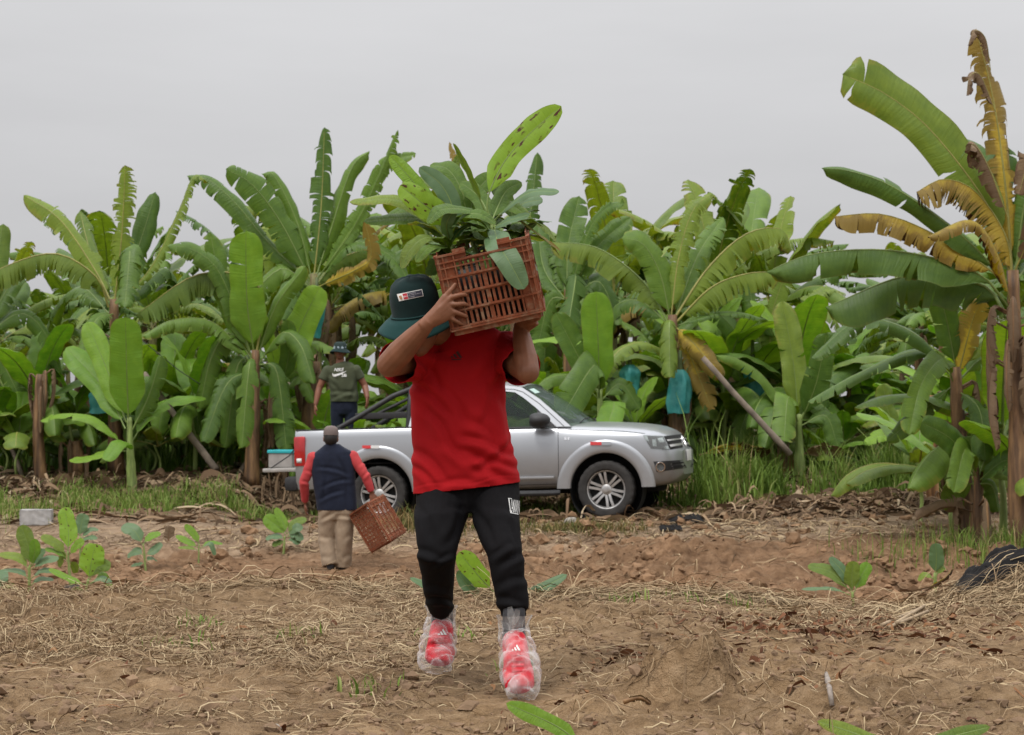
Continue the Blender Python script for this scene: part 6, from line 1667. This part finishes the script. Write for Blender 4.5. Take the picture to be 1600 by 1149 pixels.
    def post2(me):
        folds(me, [(655, 858, 690, 876, 6, .010), (675, 884, 706, 868, 5, .009), (668, 915, 700, 925, 6, .006), (768, 868, 800, 852, 6, .009), (780, 884, 815, 868, 6, .009),
                   (776, 915, 822, 902, 7, .008), (778, 934, 812, 944, 6, .008), (742, 800, 772, 850, 7, .010), (720, 800, 700, 850, 7, .010), (700, 790, 725, 800, 6, .007), (760, 790, 800, 800, 7, .006), (800, 820, 806, 870, 7, .007), (735, 770, 733, 800, 5, .006), (668, 936, 708, 944, 4, .010), (655, 790, 672, 840, 7, .008), (780, 955, 826, 958, 4, .008)], .005, 16)
    tr = finish('joggers', bm, .0055, BLACKC, root, 2, post2)
    Bt = bvh_obj(tr)
    bq = ((795, 780.5), (811, 782.5), (810.5, 803.5), (797.5, 801.5))
    print_text('badge_lettering', Bt, 'LANVIN', bq, WPRINT, root, .003, 0, .0)
    print_poly('badge_frame', Bt, [[(-.08, -.06), (-.02, -.06), (-.02, 1.06), (-.08, 1.06)], [(-.02, -.06), (.25, -.06), (.25, -.02), (-.02, -.02)], [(-.02, 1.02), (.9, 1.02), (.9, 1.06), (-.02, 1.06)]], bq, WPRINT, root, .003)
    # hat
    bm = bmesh.new(); RHat = RH
    prof = [(.158, -.060), (.152, -.052), (.125, -.022), (.100, .0), (.0965, .012), (.0975, .05), (.094, .085), (.082, .118), (.062, .136), (.035, .145), (.0001, .147)]
    def ring_surf(bm, prof, n=48, tilt=None):
        rows = []
        for r, z in prof:
            row = []
            for i in range(n):
                a = 2 * math.pi * i / n; ex = 1.0 + (.06 * math.cos(2 * a) if r > .11 else 0); zz = z + (.016 * math.sin(2 * a + .8) * (r - .1) / .06 if r > .1 else .002 * math.sin(5 * a))
                row.append(bm.verts.new(hb - root.location + RHat @ Vector((r * .96 * math.cos(a) * ex, r * 1.06 * math.sin(a) * ex, zz))))
            rows.append(row)
        for a, b_ in zip(rows, rows[1:]):
            for i in range(n): bm.faces.new((a[i], a[(i + 1) % n], b_[(i + 1) % n], b_[i]))
    ring_surf(bm, prof[3:]); hat = obj('bucket_hat', bm, DGREEN, root)
    bm = bmesh.new(); ring_surf(bm, prof[:4]); brim = obj('hat_brim', bm, DGREEN2, hat); so_ = brim.modifiers.new('t', 'SOLIDIFY'); so_.thickness = .004
    bm = bmesh.new(); loft(bm, [hb - root.location + RHat @ Vector((.101 * .96 * math.cos(a), .101 * 1.06 * math.sin(a), .003)) for a in np.linspace(0, 2 * math.pi, 49)], [.0035] * 49, 6, up=hup, cap=False); obj('hat_seam', bm, DGREEN2, hat)
    Bh = bvh_obj(hat); hq = ((620.5, 460), (659, 452.2), (661.5, 463), (624, 471))
    print_patch('badge', Bh, hq, WPRINT, root, .002, 8, 3)
    sub = lambda u0, v0, u1, v1: tuple(tuple(quad_map(hq, u, v)) for u, v in ((u0, v0), (u1, v0), (u1, v1), (u0, v1)))
    print_patch('badge_field', Bh, sub(.40, .10, .975, .90), BPRINT, root, .003, 8, 3)
    print_patch('badge_red_box', Bh, sub(.215, .12, .385, .90), RPRINT, root, .003, 4, 3)
    print_text('badge_lettering', Bh, 'PERÚ', sub(.225, .40, .375, .64), WPRINT, root, .004)
    for i, tx in enumerate(('Ministerio', 'de Agricultura', 'y Riego')):
        wd = (.30, .50, .24)[i]; print_text('badge_lettering', Bh, tx, sub(.43, .16 + .25 * i, .43 + wd, .35 + .25 * i), GPRINT, root, .004)
    print_poly('badge_crest', Bh, [[(.06, .32), (.16, .30), (.17, .66), (.12, .84), (.075, .68)]], hq, OPRINT, root, .004)
    # socks, shoes, plastic overshoes
    m2, nt, b, out = new_mat('overshoe_film'); b.inputs['Base Color'].default_value = (.86, .85, .84, 1); b.inputs['Roughness'].default_value = .16
    wv = noise(nt, 13, 5, stretch=(1, 1, .6)); bump(nt, b, wv, .5, .02)
    t = N(nt, 'ShaderNodeBsdfTransparent'); t.inputs[0].default_value = (.97, .96, .95, 1); mx = N(nt, 'ShaderNodeMixShader')
    lw = N(nt, 'ShaderNodeLayerWeight'); lw.inputs[0].default_value = .35
    L(nt, math_(nt, 'ADD', math_(nt, 'MULTIPLY', lw.outputs['Facing'], .5), math_(nt, 'MULTIPLY', math_(nt, 'SUBTRACT', wv, .41), 1.0), None, True), mx.inputs[0]); L(nt, t.outputs[0], mx.inputs[1]); L(nt, b.outputs[0], mx.inputs[2]); L(nt, mx.outputs[0], out.inputs[0])
    for side, an, toe, ball_ in (('a', Q(691, 975, 7.74), Q(685, 1036, 7.60), Q(688, 1018, 7.67)), ('b', Q(803, 995, 7.32), Q(813, 1078, 7.12), Q(809, 1050, 7.20))):
        sock_top = an + Vector((0, .0, .09)); ax = (toe - an).normalized()
        b1 = bmesh.new(); limb(b1, [sock_top + Vector((0, .01, .03)), sock_top, an, an + ax * .04], [.044, .043, .045, .045]); s_ = finish('sock', b1, .006, SOCK, root, 1)
        heel = an + Vector((0, .045, -.02)); up2 = Vector((0, -.45, .6))
        b1 = bmesh.new()
        loft(b1, [an.lerp(heel, .6) + Vector((0, 0, .02)), an + ax * .03, an.lerp(toe, .55), ball_ , toe - ax * .02, toe], [(.040, .045), (.047, .055), (.053, .050), (.060, .044), (.056, .036), (.038, .024)], 18, up=Vector((0, -1, .3)))
        ball(b1, heel, .036); loft(b1, [heel, an + ax * .02], [.036, .044], 14)
        def shp(me): folds(me, [], .0012, 20)
        so2 = finish('shoe', b1, .005, SHOER, root, 2, shp)
        Bs = bvh_obj(so2); pc = to_px(an.lerp(toe, .22)); q = ((pc[0] - 6, pc[1] - 5), (pc[0] + 7, pc[1] - 5), (pc[0] + 8, pc[1] + 5), (pc[0] - 6, pc[1] + 5))
        print_poly('tongue_logo', Bs, [[(.02, .95), (.16, .7), (.3, .95)], [(.3, .55), (.42, .4), (.66, .95), (.42, .95)], [(.52, .2), (.66, 0), (1, .95), (.76, .95)]], q, WPRINT, root, .003)
        for j in range(4):
            c0 = an.lerp(toe, .36 + .10 * j); p = to_px(c0); print_patch('lace', Bs, ((p[0] - 10, p[1] - 2), (p[0] + 10, p[1] - 3), (p[0] + 10, p[1] + .2), (p[0] - 10, p[1] + 1.2)), cloth('lace_cloth', (.62, .05, .07)) if j == 0 and side == 'a' else bpy.data.materials['lace_cloth'], root, .003, 6, 1)
        # overshoe: baggy film gathered and knotted at the ankle
        b1 = bmesh.new(); rng = random.Random(3 if side == 'a' else 8); sgn = -1 if side == 'a' else 1
        ct = an + Vector((0, 0, .032 if side == 'a' else .040)); top = ct + Vector((0, -.005, .022)); neck = ct + Vector((0, -.005, -.006))
        pth = [top + Vector((0, 0, .02)), top, neck, an + Vector((sgn * .004, -.01, .002)), an.lerp(toe, .32) + Vector((sgn * .008, -.006, 0)), an.lerp(toe, .62) + Vector((sgn * .010, -.004, -.004)), an.lerp(toe, .88) + Vector((sgn * .010, 0, -.006)), toe + ax * .022 + Vector((0, 0, -.006)), toe + ax * .034 + Vector((0, .005, -.004))]
        rad = [(.066, .055), (.055, .05), (.048, .048), (.062, .060), (.072, .066), (.078, .062), (.074, .055), (.056, .038), (.02, .014)]
        c, tt, Ln = catmull([tuple(p) for p in pth], 48); tpar = np.linspace(0, 1, 40)
        acc = np.r_[0, np.cumsum([(pth[i + 1] - pth[i]).length for i in range(len(pth) - 1)])]; acc /= acc[-1]
        pts = [Vector([np.interp(t_, tt, c[:, j]) for j in range(3)]) for t_ in tpar]; rr = [(float(np.interp(t_, acc, [r[0] for r in rad])), float(np.interp(t_, acc, [r[1] for r in rad]))) for t_ in tpar]
        rings = loft(b1, pts, rr, 56, up=Vector((0, -1, .2)), cap=False)
        for i, rg in enumerate(rings):
            t_ = tpar[i]
            for j, v in enumerate(rg):
                a = 2 * math.pi * j / 56; out_ = (v.co - pts[i]).normalized()
                gath = math.exp(-((t_ - acc[2]) / .10) ** 2)
                dsp = .008 * gath * math.sin(9 * a + 2 * math.sin(9 * t_)) + .012 * fbm(np.array([1.6 * math.cos(a) + 3 + sgn]), np.array([t_ * 6 + 1.6 * math.sin(a)]), 2, 12)[0] - .014 * (1 - abs(math.sin(5.5 * t_ * 3 + 1.3 * a + sgn))) ** 4 * (t_ > .25) - .013 * (1 - abs(math.sin(4 * t_ * 3 - 1.5 * a + 2 * sgn))) ** 4 * (t_ > .3)
                v.co += out_ * dsp
        for f in rings[-1:]: b1.faces.new(f)
        for v in b1.verts: v.co -= root.location
        oc = obj('overshoe', b1, m2, root)
        # knot with two loose ends
        b1 = bmesh.new(); kx = to_px(neck); kp = Q(kx[0] - (2 if side == 'b' else -6), kx[1] + 2, neck.y - .055) - root.location
        for dx, dz, tw in ((-.05, -.035, .3), (-.045, .02, -.2), (.02, .075, .4), (-.01, .085, -.5), (.045, .03, .1)):
            if side == 'a': dx = -dx * .8
            e = kp + Vector((dx, -.012, dz)); pr = Vector((dz, .02, -dx)).normalized() * .016
            vs = [b1.verts.new(kp - pr * .25), b1.verts.new(kp + pr * .25), b1.verts.new(kp.lerp(e, .6) + pr + Vector((0, tw * .02, 0))), b1.verts.new(e + pr * .5), b1.verts.new(e - pr * .6), b1.verts.new(kp.lerp(e, .6) - pr)]
            b1.faces.new((vs[0], vs[1], vs[2], vs[5])); b1.faces.new((vs[5], vs[2], vs[3], vs[4]))
        obj('knot', b1, m2, oc)
    return root
man_red()

# ---------------- generic hand for the two small figures
def small_hand(bm, w, dirv, palmn, s=1.0, curl=.5):
    d = Vector(dirv).normalized(); n = Vector(palmn); n = (n - d * n.dot(d)).normalized(); x = d.cross(n)
    k = w + d * .085 * s
    loft(bm, [w - d * .01, w + d * .045 * s, k], [(.026 * s, .02 * s), (.036 * s, .017 * s), (.038 * s, .014 * s)], 12, up=n)
    for i, ln in enumerate((.066, .076, .072, .056)):
        b0 = k + x * (.027 - .018 * i) * s; p1 = b0 + d * ln * .5 * s + n * curl * .012; p2 = b0 + d * ln * (1 - .35 * curl) * s + n * curl * .045
        finger(bm, [b0 - d * .01, p1, p1.lerp(p2, .6) + n * .003, p2], .0088 * s)
    t0 = w + d * .03 * s + x * .028 * s; finger(bm, [t0, t0 + d * .025 * s + x * .02 * s + n * .008, t0 + d * .055 * s + x * .026 * s + n * .02], .0105 * s)

def man_vest():
    d0 = 22.06; Q = lambda x, y, d=d0: P(x, y, d); m = lambda px: px * d0 / F
    b = P(525, 886, d0); root = empty('person', (b.x, d0, gh(b.x, d0)), 'person seen from behind in a dark vest, coral sleeves, khaki trousers and cap', 'person')
    bm = bmesh.new(); up = Vector((.02, .06, 1)).normalized(); RH = basis(Vector((-.05, 1, -.25)), up); hc = Q(517, 685)
    head(bm, hc, RH); limb(bm, [hc - Vector((0, .01, .05)), Q(519, 706)], [.055, .062])
    loft(bm, [Q(520, 708), Q(521, 740), Q(525, 800)], [(.13, .08), (.15, .10), (.15, .10)], 14)
    sl, el, wl = Q(489, 716), Q(475, 754, d0 - .02), Q(477, 786, d0 + .1); sr, er, wr = Q(551, 714), Q(571, 744, d0 - .05), Q(581, 770, d0 - .02)
    for s_, e_, w_ in ((sl, el, wl), (sr, er, wr)): limb(bm, [s_, s_.lerp(e_, .5), e_], [.055, .05, .043]); ball(bm, e_, .043); limb(bm, [e_, e_.lerp(w_, .4), w_], [.043, .042, .030])
    small_hand(bm, wl, (.02, .12, -1), (1, .1, 0), 1.0, .6); small_hand(bm, wr, (.15, -.1, -1), (-.2, 1, 0), 1.0, 1.4)
    for h, k_, a_ in ((Q(513, 800), Q(511, 842, d0 + .04), Q(515, 880, d0 - .08)), (Q(537, 800), Q(538, 842, d0 - .02), Q(537, 881, d0 - .0))): limb(bm, [h, k_, a_], [.078, .052, .04])
    finish('body', bm, .006, SKIN2, root, 2)
    for s in (-1, 1):
        b2 = bmesh.new(); ellipsoid(b2, hc + RH @ Vector((s * .032, .079, -.006)) - root.location, (.011, .008, .007), RH, 10, 8); obj('eye', b2, EYEM, root)
    b2 = bmesh.new(); ellipsoid(b2, hc + RH @ Vector((0, -.022, .0)) - root.location, (.080, .092, .098), RH, 18, 12); obj('hair', b2, HAIR, root)
    b2 = bmesh.new(); rows = []
    prof = [(.094, -.004), (.096, .02), (.092, .055), (.078, .085), (.05, .103), (.001, .11)]
    cb = hc + RH @ Vector((0, -.01, .035)) - root.location
    for r, z in prof: rows.append([b2.verts.new(cb + RH @ Vector((r * .92 * math.cos(a), r * 1.12 * math.sin(a), z))) for a in np.linspace(0, 2 * math.pi, 30, endpoint=False)])
    for a, c in zip(rows, rows[1:]):
        for i in range(30): b2.faces.new((a[i], a[(i + 1) % 30], c[(i + 1) % 30], c[i]))
    cap = obj('cap', b2, TAUPE, root)
    b2 = bmesh.new(); vs = []
    for r0 in (.09, .17): vs.append([b2.verts.new(cb + RH @ Vector((.085 * math.cos(a), .02 + r0 * math.sin(a) + .0, -.004 - (.02 if r0 > .1 else 0)))) for a in np.linspace(.15, math.pi - .15, 12)])
    for i in range(11): b2.faces.new((vs[0][i], vs[0][i + 1], vs[1][i + 1], vs[1][i]))
    o = obj('cap_peak', b2, TAUPE, cap); o.modifiers.new('t', 'SOLIDIFY').thickness = .004
    bm = bmesh.new(); rows = [(519, 694, 11, .075), (519, 701, 20, .09), (520, 708, 31, .105), (520, 716, 34, .115), (521, 735, 34.5, .125), (523, 760, 33, .128), (526, 785, 32, .132), (527, 806, 31, .13)]
    loft(bm, [Q(x, y) for x, y, h, dp in rows], [(m(h), dp) for x, y, h, dp in rows], 30, sq=2.5)
    def post(me):
        folds(me, [(500, 730, 540, 742, 3, .012), (505, 760, 545, 752, 3, .012), (500, 780, 535, 770, 3, .012), (530, 720, 545, 780, 3, .01), (503, 715, 508, 780, 3, .008)], .006, 12)
        cut_plane(me, Q(526, 797), Vector((0, 0, -1)), .6)
    v = finish('vest', bm, .010, NAVY, root, 2, post); v.modifiers.new('t', 'SOLIDIFY').thickness = .006
    bm = bmesh.new()
    for s_, e_, w_ in ((sl, el, wl), (sr, er, wr)):
        limb(bm, [Q(520, 716).lerp(s_, .75), s_, s_.lerp(e_, .5), e_], [.075, .073, .064, .057]); ball(bm, e_, .057); limb(bm, [e_, e_.lerp(w_, .5), e_.lerp(w_, .92)], [.057, .052, .042]); ball(bm, s_, .073)
    loft(bm, [Q(519, 703), Q(519, 708), Q(520, 720)], [.055, .07, .09], 14)
    finish('shirt_sleeves', bm, .009, CORAL, root, 2, lambda me: folds(me, [(478, 735, 490, 742, 2.5, .007), (472, 752, 484, 757, 2.5, .009), (560, 728, 572, 722, 2.5, .006), (566, 746, 578, 738, 2.5, .009)], .006, 14))
    bm = bmesh.new(); loft(bm, [Q(526, 785), Q(526, 803), Q(526, 812)], [(m(30), .12), (m(29), .12), (m(24), .10)], 24, sq=2.3)
    for V in ([(513, 795, 15.5, 0), (512, 815, 15, .02), (511, 842, 13, .03), (513, 866, 12.5, -.03), (516, 884, 12.5, -.06)], [(538, 795, 15.5, 0), (538, 815, 15, -.01), (538, 842, 13.2, -.02), (537, 866, 13, 0), (536, 885, 13, .02)]):
        loft(bm, [Q(x, y, d0 + dd) for x, y, h, dd in V], [(m(h), m(h) * 1.1) for x, y, h, dd in V], 20)
    finish('trousers', bm, .009, KHAKI, root, 2, lambda me: folds(me, [(502, 812, 522, 806, 3, .012), (528, 806, 548, 812, 3, .012), (500, 838, 512, 845, 4, .008), (536, 845, 548, 838, 4, .008), (503, 870, 516, 874, 4, .008), (535, 874, 548, 868, 4, .008), (525, 806, 526, 830, 3, .01)], .007, 12))
    for x, dd in ((516, -.06), (536, .02)):
        bm = bmesh.new(); a = Q(x, 884, d0 + dd); loft(bm, [a + Vector((0, -.06, .0)), a + Vector((0, .02, .005)), a + Vector((0, .14, -.02)), a + Vector((0, .20, -.03))], [(.04, .045), (.045, .055), (.048, .035), (.03, .02)], 14, up=Vector((0, 0, 1))); finish('shoe', bm, .008, SOCK, root, 1)
    # crate hanging from the hand by its end
    grip = wr + Vector((.02, -.015, -.10))
    return grip
GRIP = man_vest()
yax = Vector((.52, -.06, -.85)).normalized()                 # long axis of the crate hangs down to the right
xax = Vector((.80, -.60, 0)); xax = (xax - yax * xax.dot(yax)).normalized(); zax = xax.cross(yax)
RC2 = Matrix((xax, yax, zax)).transposed()
crate2 = obj('plastic_crate', CRME, CR, None, False); crate2.rotation_euler = RC2.to_euler()
crate2.location = GRIP - RC2 @ Vector((.0, -CD / 2, CHT - .02))
tag(crate2, 'empty orange plastic crate hanging from the hand of the man in the vest', 'crate', 'orange plastic crates')

def man_truck():
    foot = TMAT @ Vector((-.52, .12, .81)); d0 = foot.y; Q = lambda x, y, d=d0: P(x, y, d); m = lambda px: px * d0 / F
    root = empty('person', foot, 'person standing in the pickup bed in an olive printed T-shirt and patterned bucket hat', 'person')
    bm = bmesh.new(); up = Vector((0, .05, 1)).normalized(); RH = basis(Vector((-.10, -1, -.05)), up); hc = Q(531.5, 549)
    head(bm, hc, RH, 1.0); limb(bm, [hc + Vector((0, .02, -.06)), Q(531, 572)], [.055, .065])
    loft(bm, [Q(532, 574), Q(536, 600), Q(537, 640)], [(.14, .09), (.15, .11), (.15, .11)], 14)
    sl, el, wl = Q(512, 580), Q(499, 606, d0 - .03), Q(493, 633, d0 - .12); sr, er, wr = Q(556, 579), Q(570, 603, d0 + .02), Q(574, 622, d0 - .1)
    for s_, e_, w_ in ((sl, el, wl), (sr, er, wr)): limb(bm, [s_, s_.lerp(e_, .5), e_], [.06, .054, .046]); ball(bm, e_, .046); limb(bm, [e_, e_.lerp(w_, .35), w_], [.046, .046, .031])
    small_hand(bm, wl, (-.05, -.15, -1), (.9, .3, 0), 1.05, .5); small_hand(bm, wr, (.0, -.2, -1), (-.9, .3, 0), 1.05, .5)
    for sx in (-1, 1): limb(bm, [Q(537 + sx * 10, 632), Q(537 + sx * 11, 680), foot + Vector((sx * .11, 0, .08))], [.08, .055, .042])
    finish('body', bm, .006, SKIN2, root, 2)
    for s in (-1, 1):
        b2 = bmesh.new(); ellipsoid(b2, hc + RH @ Vector((s * .032, .080, -.006)) - root.location, (.011, .008, .006), RH, 10, 8); obj('eye', b2, EYEM, root)
    b2 = bmesh.new(); ellipsoid(b2, hc + RH @ Vector((0, .090, -.071)) - root.location, (.024, .008, .005), RH, 12, 8); obj('lips', b2, simple('lips', (.16, .05, .04), .5), root)
    b2 = bmesh.new(); ellipsoid(b2, hc + RH @ Vector((0, -.022, .014)) - root.location, (.081, .092, .09), RH, 18, 12); obj('hair', b2, HAIR, root)
    mh, nt, b, out = new_mat('patterned_hat_cloth'); L(nt, ramp(nt, noise(nt, 11, 1), [(.54, (.010, .026, .024)), (.60, (.012, .03, .03)), (.62, (.25, .32, .36)), (.75, (.40, .47, .51))]), b.inputs['Base Color']); b.inputs['Roughness'].default_value = .85
    b2 = bmesh.new(); rows = []; cb = hc + RH @ Vector((0, 0, .03)) - root.location
    for r, z in [(.155, -.05), (.15, -.045), (.125, -.02), (.10, .0), (.097, .04), (.088, .08), (.065, .098), (.001, .102)]: rows.append([b2.verts.new(cb + RH @ Vector((r * .95 * math.cos(a), r * 1.05 * math.sin(a), z + .01 * math.sin(2 * a) * (r > .12)))) for a in np.linspace(0, 2 * math.pi, 32, endpoint=False)])
    for a, c in zip(rows[3:], rows[4:]):
        for i in range(32): b2.faces.new((a[i], a[(i + 1) % 32], c[(i + 1) % 32], c[i]))
    bmesh.ops.delete(b2, geom=[v for v in b2.verts if not v.link_faces], context='VERTS'); hat = obj('bucket_hat', b2, mh, root)
    b2 = bmesh.new(); rows = []
    for r, z in [(.158, -.052), (.15, -.045), (.125, -.02), (.098, .0)]: rows.append([b2.verts.new(cb + RH @ Vector((r * .95 * math.cos(a), r * 1.05 * math.sin(a), z + .01 * math.sin(2 * a) * (r > .12)))) for a in np.linspace(0, 2 * math.pi, 32, endpoint=False)])
    for a, c in zip(rows, rows[1:]):
        for i in range(32): b2.faces.new((a[i], a[(i + 1) % 32], c[(i + 1) % 32], c[i]))
    o = obj('hat_brim', b2, DGREEN, hat); o.modifiers.new('t', 'SOLIDIFY').thickness = .005
    bm = bmesh.new(); rows = [(531, 567, 9, .06), (532, 571, 18, .09), (534, 578, 24, .11), (535, 590, 23, .125), (537, 606, 21.5, .13), (538, 620, 22, .135), (538, 634, 21.5, .13)]
    loft(bm, [Q(x, y) for x, y, h, dp in rows], [(m(h), dp) for x, y, h, dp in rows], 28, sq=2.4)
    for s_, e_ in ((sl, el), (sr, er)): loft(bm, [Q(534, 582).lerp(s_, .7), s_, s_.lerp(e_, .55)], [.08, .08, .074], 16); ball(bm, s_, .08)
    def post(me):
        folds(me, [(518, 612, 552, 618, 3, .012), (520, 622, 556, 614, 3, .012), (522, 600, 530, 622, 3, .009), (556, 600, 545, 622, 3, .01), (516, 585, 526, 598, 3, .01)], .006, 12)
        cut_plane(me, Q(537, 628), Vector((0, 0, -1)), .5)
    sh = finish('t_shirt', bm, .009, OLIVE, root, 2, post); sh.modifiers.new('t', 'SOLIDIFY').thickness = .004
    B = bvh_obj(sh); q = ((519.5, 575.5), (542, 575), (542, 589.5), (519.5, 589.5))
    sub = lambda u0, v0, u1, v1: tuple(tuple(quad_map(q, u, v)) for u, v in ((u0, v0), (u1, v0), (u1, v1), (u0, v1)))
    print_text('shirt_lettering', B, 'NIKE', sub(.12, .02, .80, .36), WPRINT, root, .008, .3, .015)
    print_poly('shirt_swoosh', B, [[(.02, .52), (.0, .72), (.06, .93), (.2, .96), (.6, .72), (1.0, .34), (.55, .56), (.25, .68), (.1, .68)]], q, WPRINT, root, .008)
    print_text('shirt_lettering', B, 'SB', sub(.64, .66, .98, .98), WPRINT, root, .008, 0, .02)
    bm = bmesh.new(); loft(bm, [Q(537.5, 622), Q(537.5, 640), Q(537.5, 648)], [(m(21), .12), (m(21), .12), (m(17), .10)], 22, sq=2.3)
    for sx in (-1, 1): loft(bm, [Q(537.5 + sx * 10.5, 634), Q(537.5 + sx * 11, 660), Q(537.5 + sx * 11.5, 690), foot + Vector((sx * .11, 0, .06))], [.10, .088, .075, .07], 16)
    finish('trousers', bm, .010, NAVY, root, 2, lambda me: folds(me, [], .008, 10))
    for sx in (-1, 1):
        bm = bmesh.new(); a = foot + Vector((sx * .11, .02, .04)); loft(bm, [a, a + Vector((0, -.1, 0)), a + Vector((0, -.2, -.01))], [(.04, .04), (.045, .035), (.03, .02)], 12, up=Vector((0, 0, 1))); finish('shoe', bm, .009, SOCK, root, 1)
man_truck()

# ---------------- seedlings in the carried crate
def crate_plants():
    grp = 'seedlings in the carried crate'
    def CP(label, base, top, leaves, bag=True):
        b = in_crate(*base); root = empty('banana_seedling', b, label, 'banana seedling', grp); c = P(*top)
        stem_tube([b + RC1 @ Vector((0, 0, .12)), b.lerp(c, .6), c], (.013, .011, .008), STY, root, b, seed=int(top[0]), name='stem', seg=10)
        for k, lf in enumerate(leaves):
            pts, wpx, face = lf[:3]; kw = dict(lf[3]) if len(lf) > 3 else {}
            ctrl = [P(*p) for p in pts]; mt = kw.pop('m', LM); kw.setdefault('tears', 0); kw.setdefault('droop', .45); kw.setdefault('fold', -.25); kw.setdefault('basep', .85); kw.setdefault('tipp', 1.8); kw.setdefault('pet', .1)
            leaf_obj(ctrl, wpx * 7.35 / F, face_side(ctrl, face), mt, root, b, ribr=.0042, seed=int(top[0]) + k, ns=26, nv=5, wave=.16, **kw)
        rg = random.Random(int(top[0]))
        for k in range(13):
            a = k * 2.4 + rg.random(); e0 = math.radians(rg.uniform(5, 70)); q = c - Vector((0, 0, .02 + .008 * k)); ctrl = [q.copy()]; Lk = rg.uniform(.13, .23)
            for i in range(4):
                e = e0 - math.radians(20 * i); q = q + Vector((math.cos(a) * math.cos(e), math.sin(a) * math.cos(e), math.sin(e))) * Lk / 4; ctrl.append(q.copy())
            leaf_obj(ctrl, rg.uniform(.020, .036), (math.sin(a), -math.cos(a), 0), [LG, LM, LB, LG][k % 4], root, b, ribr=.004, seed=int(top[0]) + 50 + k, tears=0, droop=.6, fold=-.3, ns=20, wave=.2, basep=.85)
        if bag:
            bg_ = nursery_bag(root, b, .082, .20); bg_.rotation_euler = RC1.to_euler()
        return root
    D = 7.42
    CP('seedling with a long raised spotted leaf and a rolled spear, right in the carried crate', (.07, -.10, .015), (768, 352, D), [
        ([(766, 352, D), (762, 310, D), (790, 250, D + .03), (832, 205, D + .05), (877, 166, D + .06)], 22, .95, dict(m=LS, pet=.22)),
        ([(767, 354, D), (745, 300, D - .03), (708, 224, D - .06)], 9, .8, dict(m=LM, fold=-1.1, droop=.2, pet=.3)),
        ([(772, 345, D), (800, 318, D - .06), (832, 300, D - .12), (874, 300, D - .15)], 15, .45, dict(m=LB, droop=.7)),
        ([(773, 352, D), (778, 380, D - .2), (795, 408, D - .27), (819, 452, D - .28)], 21, .95, dict(m=LB, pet=.14)),
        ([(772, 356, D), (800, 340, D), (835, 362, D), (877, 394, D)], 5, .4, dict(m=LO, tears=2)),
        ([(770, 350, D), (750, 310, D + .1), (720, 285, D + .15)], 16, .7, dict(m=LG)),
        ([(766, 350, D), (735, 330, D - .1), (690, 328, D - .18), (668, 350, D - .2)], 14, .5, dict(m=LG)),
        ([(768, 346, D), (790, 300, D + .08), (815, 285, D + .1)], 15, .6, dict(m=LG)),
        ([(769, 356, D), (795, 345, D - .1), (828, 335, D - .12)], 13, .5, dict(m=LB))])
    CP('seedling with a broad spotted leaf facing the viewer, left in the carried crate', (-.08, -.08, .015), (702, 375, D), [
        ([(701, 376, D), (694, 345, D - .04), (660, 318, D - .08), (625, 290, D - .08)], 21, .95, dict(m=LS, pet=.16)),
        ([(702, 376, D), (680, 335, D - .02), (650, 290, D - .03), (609, 243, D - .03)], 14, .9, dict(m=LY, pet=.2)),
        ([(700, 378, D), (668, 340, D + .03), (615, 312, D + .03), (546, 316, D + .03)], 14, .5, dict(m=LM, droop=.7)),
        ([(699, 380, D), (660, 345, D + .05), (615, 342, D + .06), (568, 346, D + .06)], 14, .55, dict(m=LG, droop=.6)),
        ([(698, 382, D), (665, 372, D - .1), (640, 392, D - .12), (628, 420, D - .12)], 13, .5, dict(m=LM)),
        ([(703, 374, D), (708, 330, D), (690, 290, D), (655, 262, D)], 16, .7, dict(m=LB)),
        ([(704, 376, D), (720, 340, D - .1), (750, 335, D - .15), (775, 350, D - .15)], 13, .5, dict(m=LG)),
        ([(700, 384, D), (670, 388, D - .16), (650, 410, D - .18)], 10, .5, dict(m=LG)),
        ([(703, 378, D), (698, 350, D - .12), (712, 325, D - .14)], 10, .8, dict(m=LB))])
    CP('seedling with dark leaves deep in the middle of the carried crate', (-.03, .10, .015), (730, 345, 7.62), [
        ([(730, 345, 7.62), (722, 300, 7.62), (700, 265, 7.65), (672, 258, 7.68)], 18, .6, dict(m=LG)),
        ([(731, 344, 7.62), (745, 300, 7.6), (772, 270, 7.62)], 16, .7, dict(m=LG)),
        ([(728, 348, 7.62), (690, 318, 7.6), (640, 322, 7.6), (600, 345, 7.6)], 16, .5, dict(m=LG, droop=.6)),
        ([(732, 348, 7.62), (765, 325, 7.55), (800, 322, 7.5), (830, 345, 7.5)], 16, .5, dict(m=LG, droop=.6)),
        ([(729, 350, 7.62), (700, 340, 7.5), (680, 370, 7.42)], 15, .6, dict(m=LG)),
        ([(731, 350, 7.62), (745, 345, 7.5), (755, 375, 7.42)], 15, .7, dict(m=LG)),
        ([(727, 345, 7.62), (690, 290, 7.7), (640, 285, 7.75)], 17, .6, dict(m=LM)),
        ([(730, 340, 7.62), (712, 270, 7.7), (718, 238, 7.7)], 8, .8, dict(m=LM))])
    CP('seedling with short bluish leaves low at the right rear of the carried crate', (.078, .12, .015), (805, 345, 7.62), [
        ([(804, 346, 7.62), (815, 320, 7.62), (848, 312, 7.62)], 13, .5, dict(m=LB)),
        ([(804, 348, 7.62), (790, 310, 7.62), (770, 290, 7.65)], 13, .7, dict(m=LG)),
        ([(804, 350, 7.62), (830, 345, 7.6), (855, 360, 7.6), (868, 378, 7.6)], 8, .4, dict(m=LM)),
        ([(803, 352, 7.62), (780, 345, 7.5), (765, 365, 7.42)], 13, .6, dict(m=LG)),
        ([(804, 350, 7.62), (812, 345, 7.5), (800, 372, 7.4)], 12, .7, dict(m=LG))])
crate_plants()
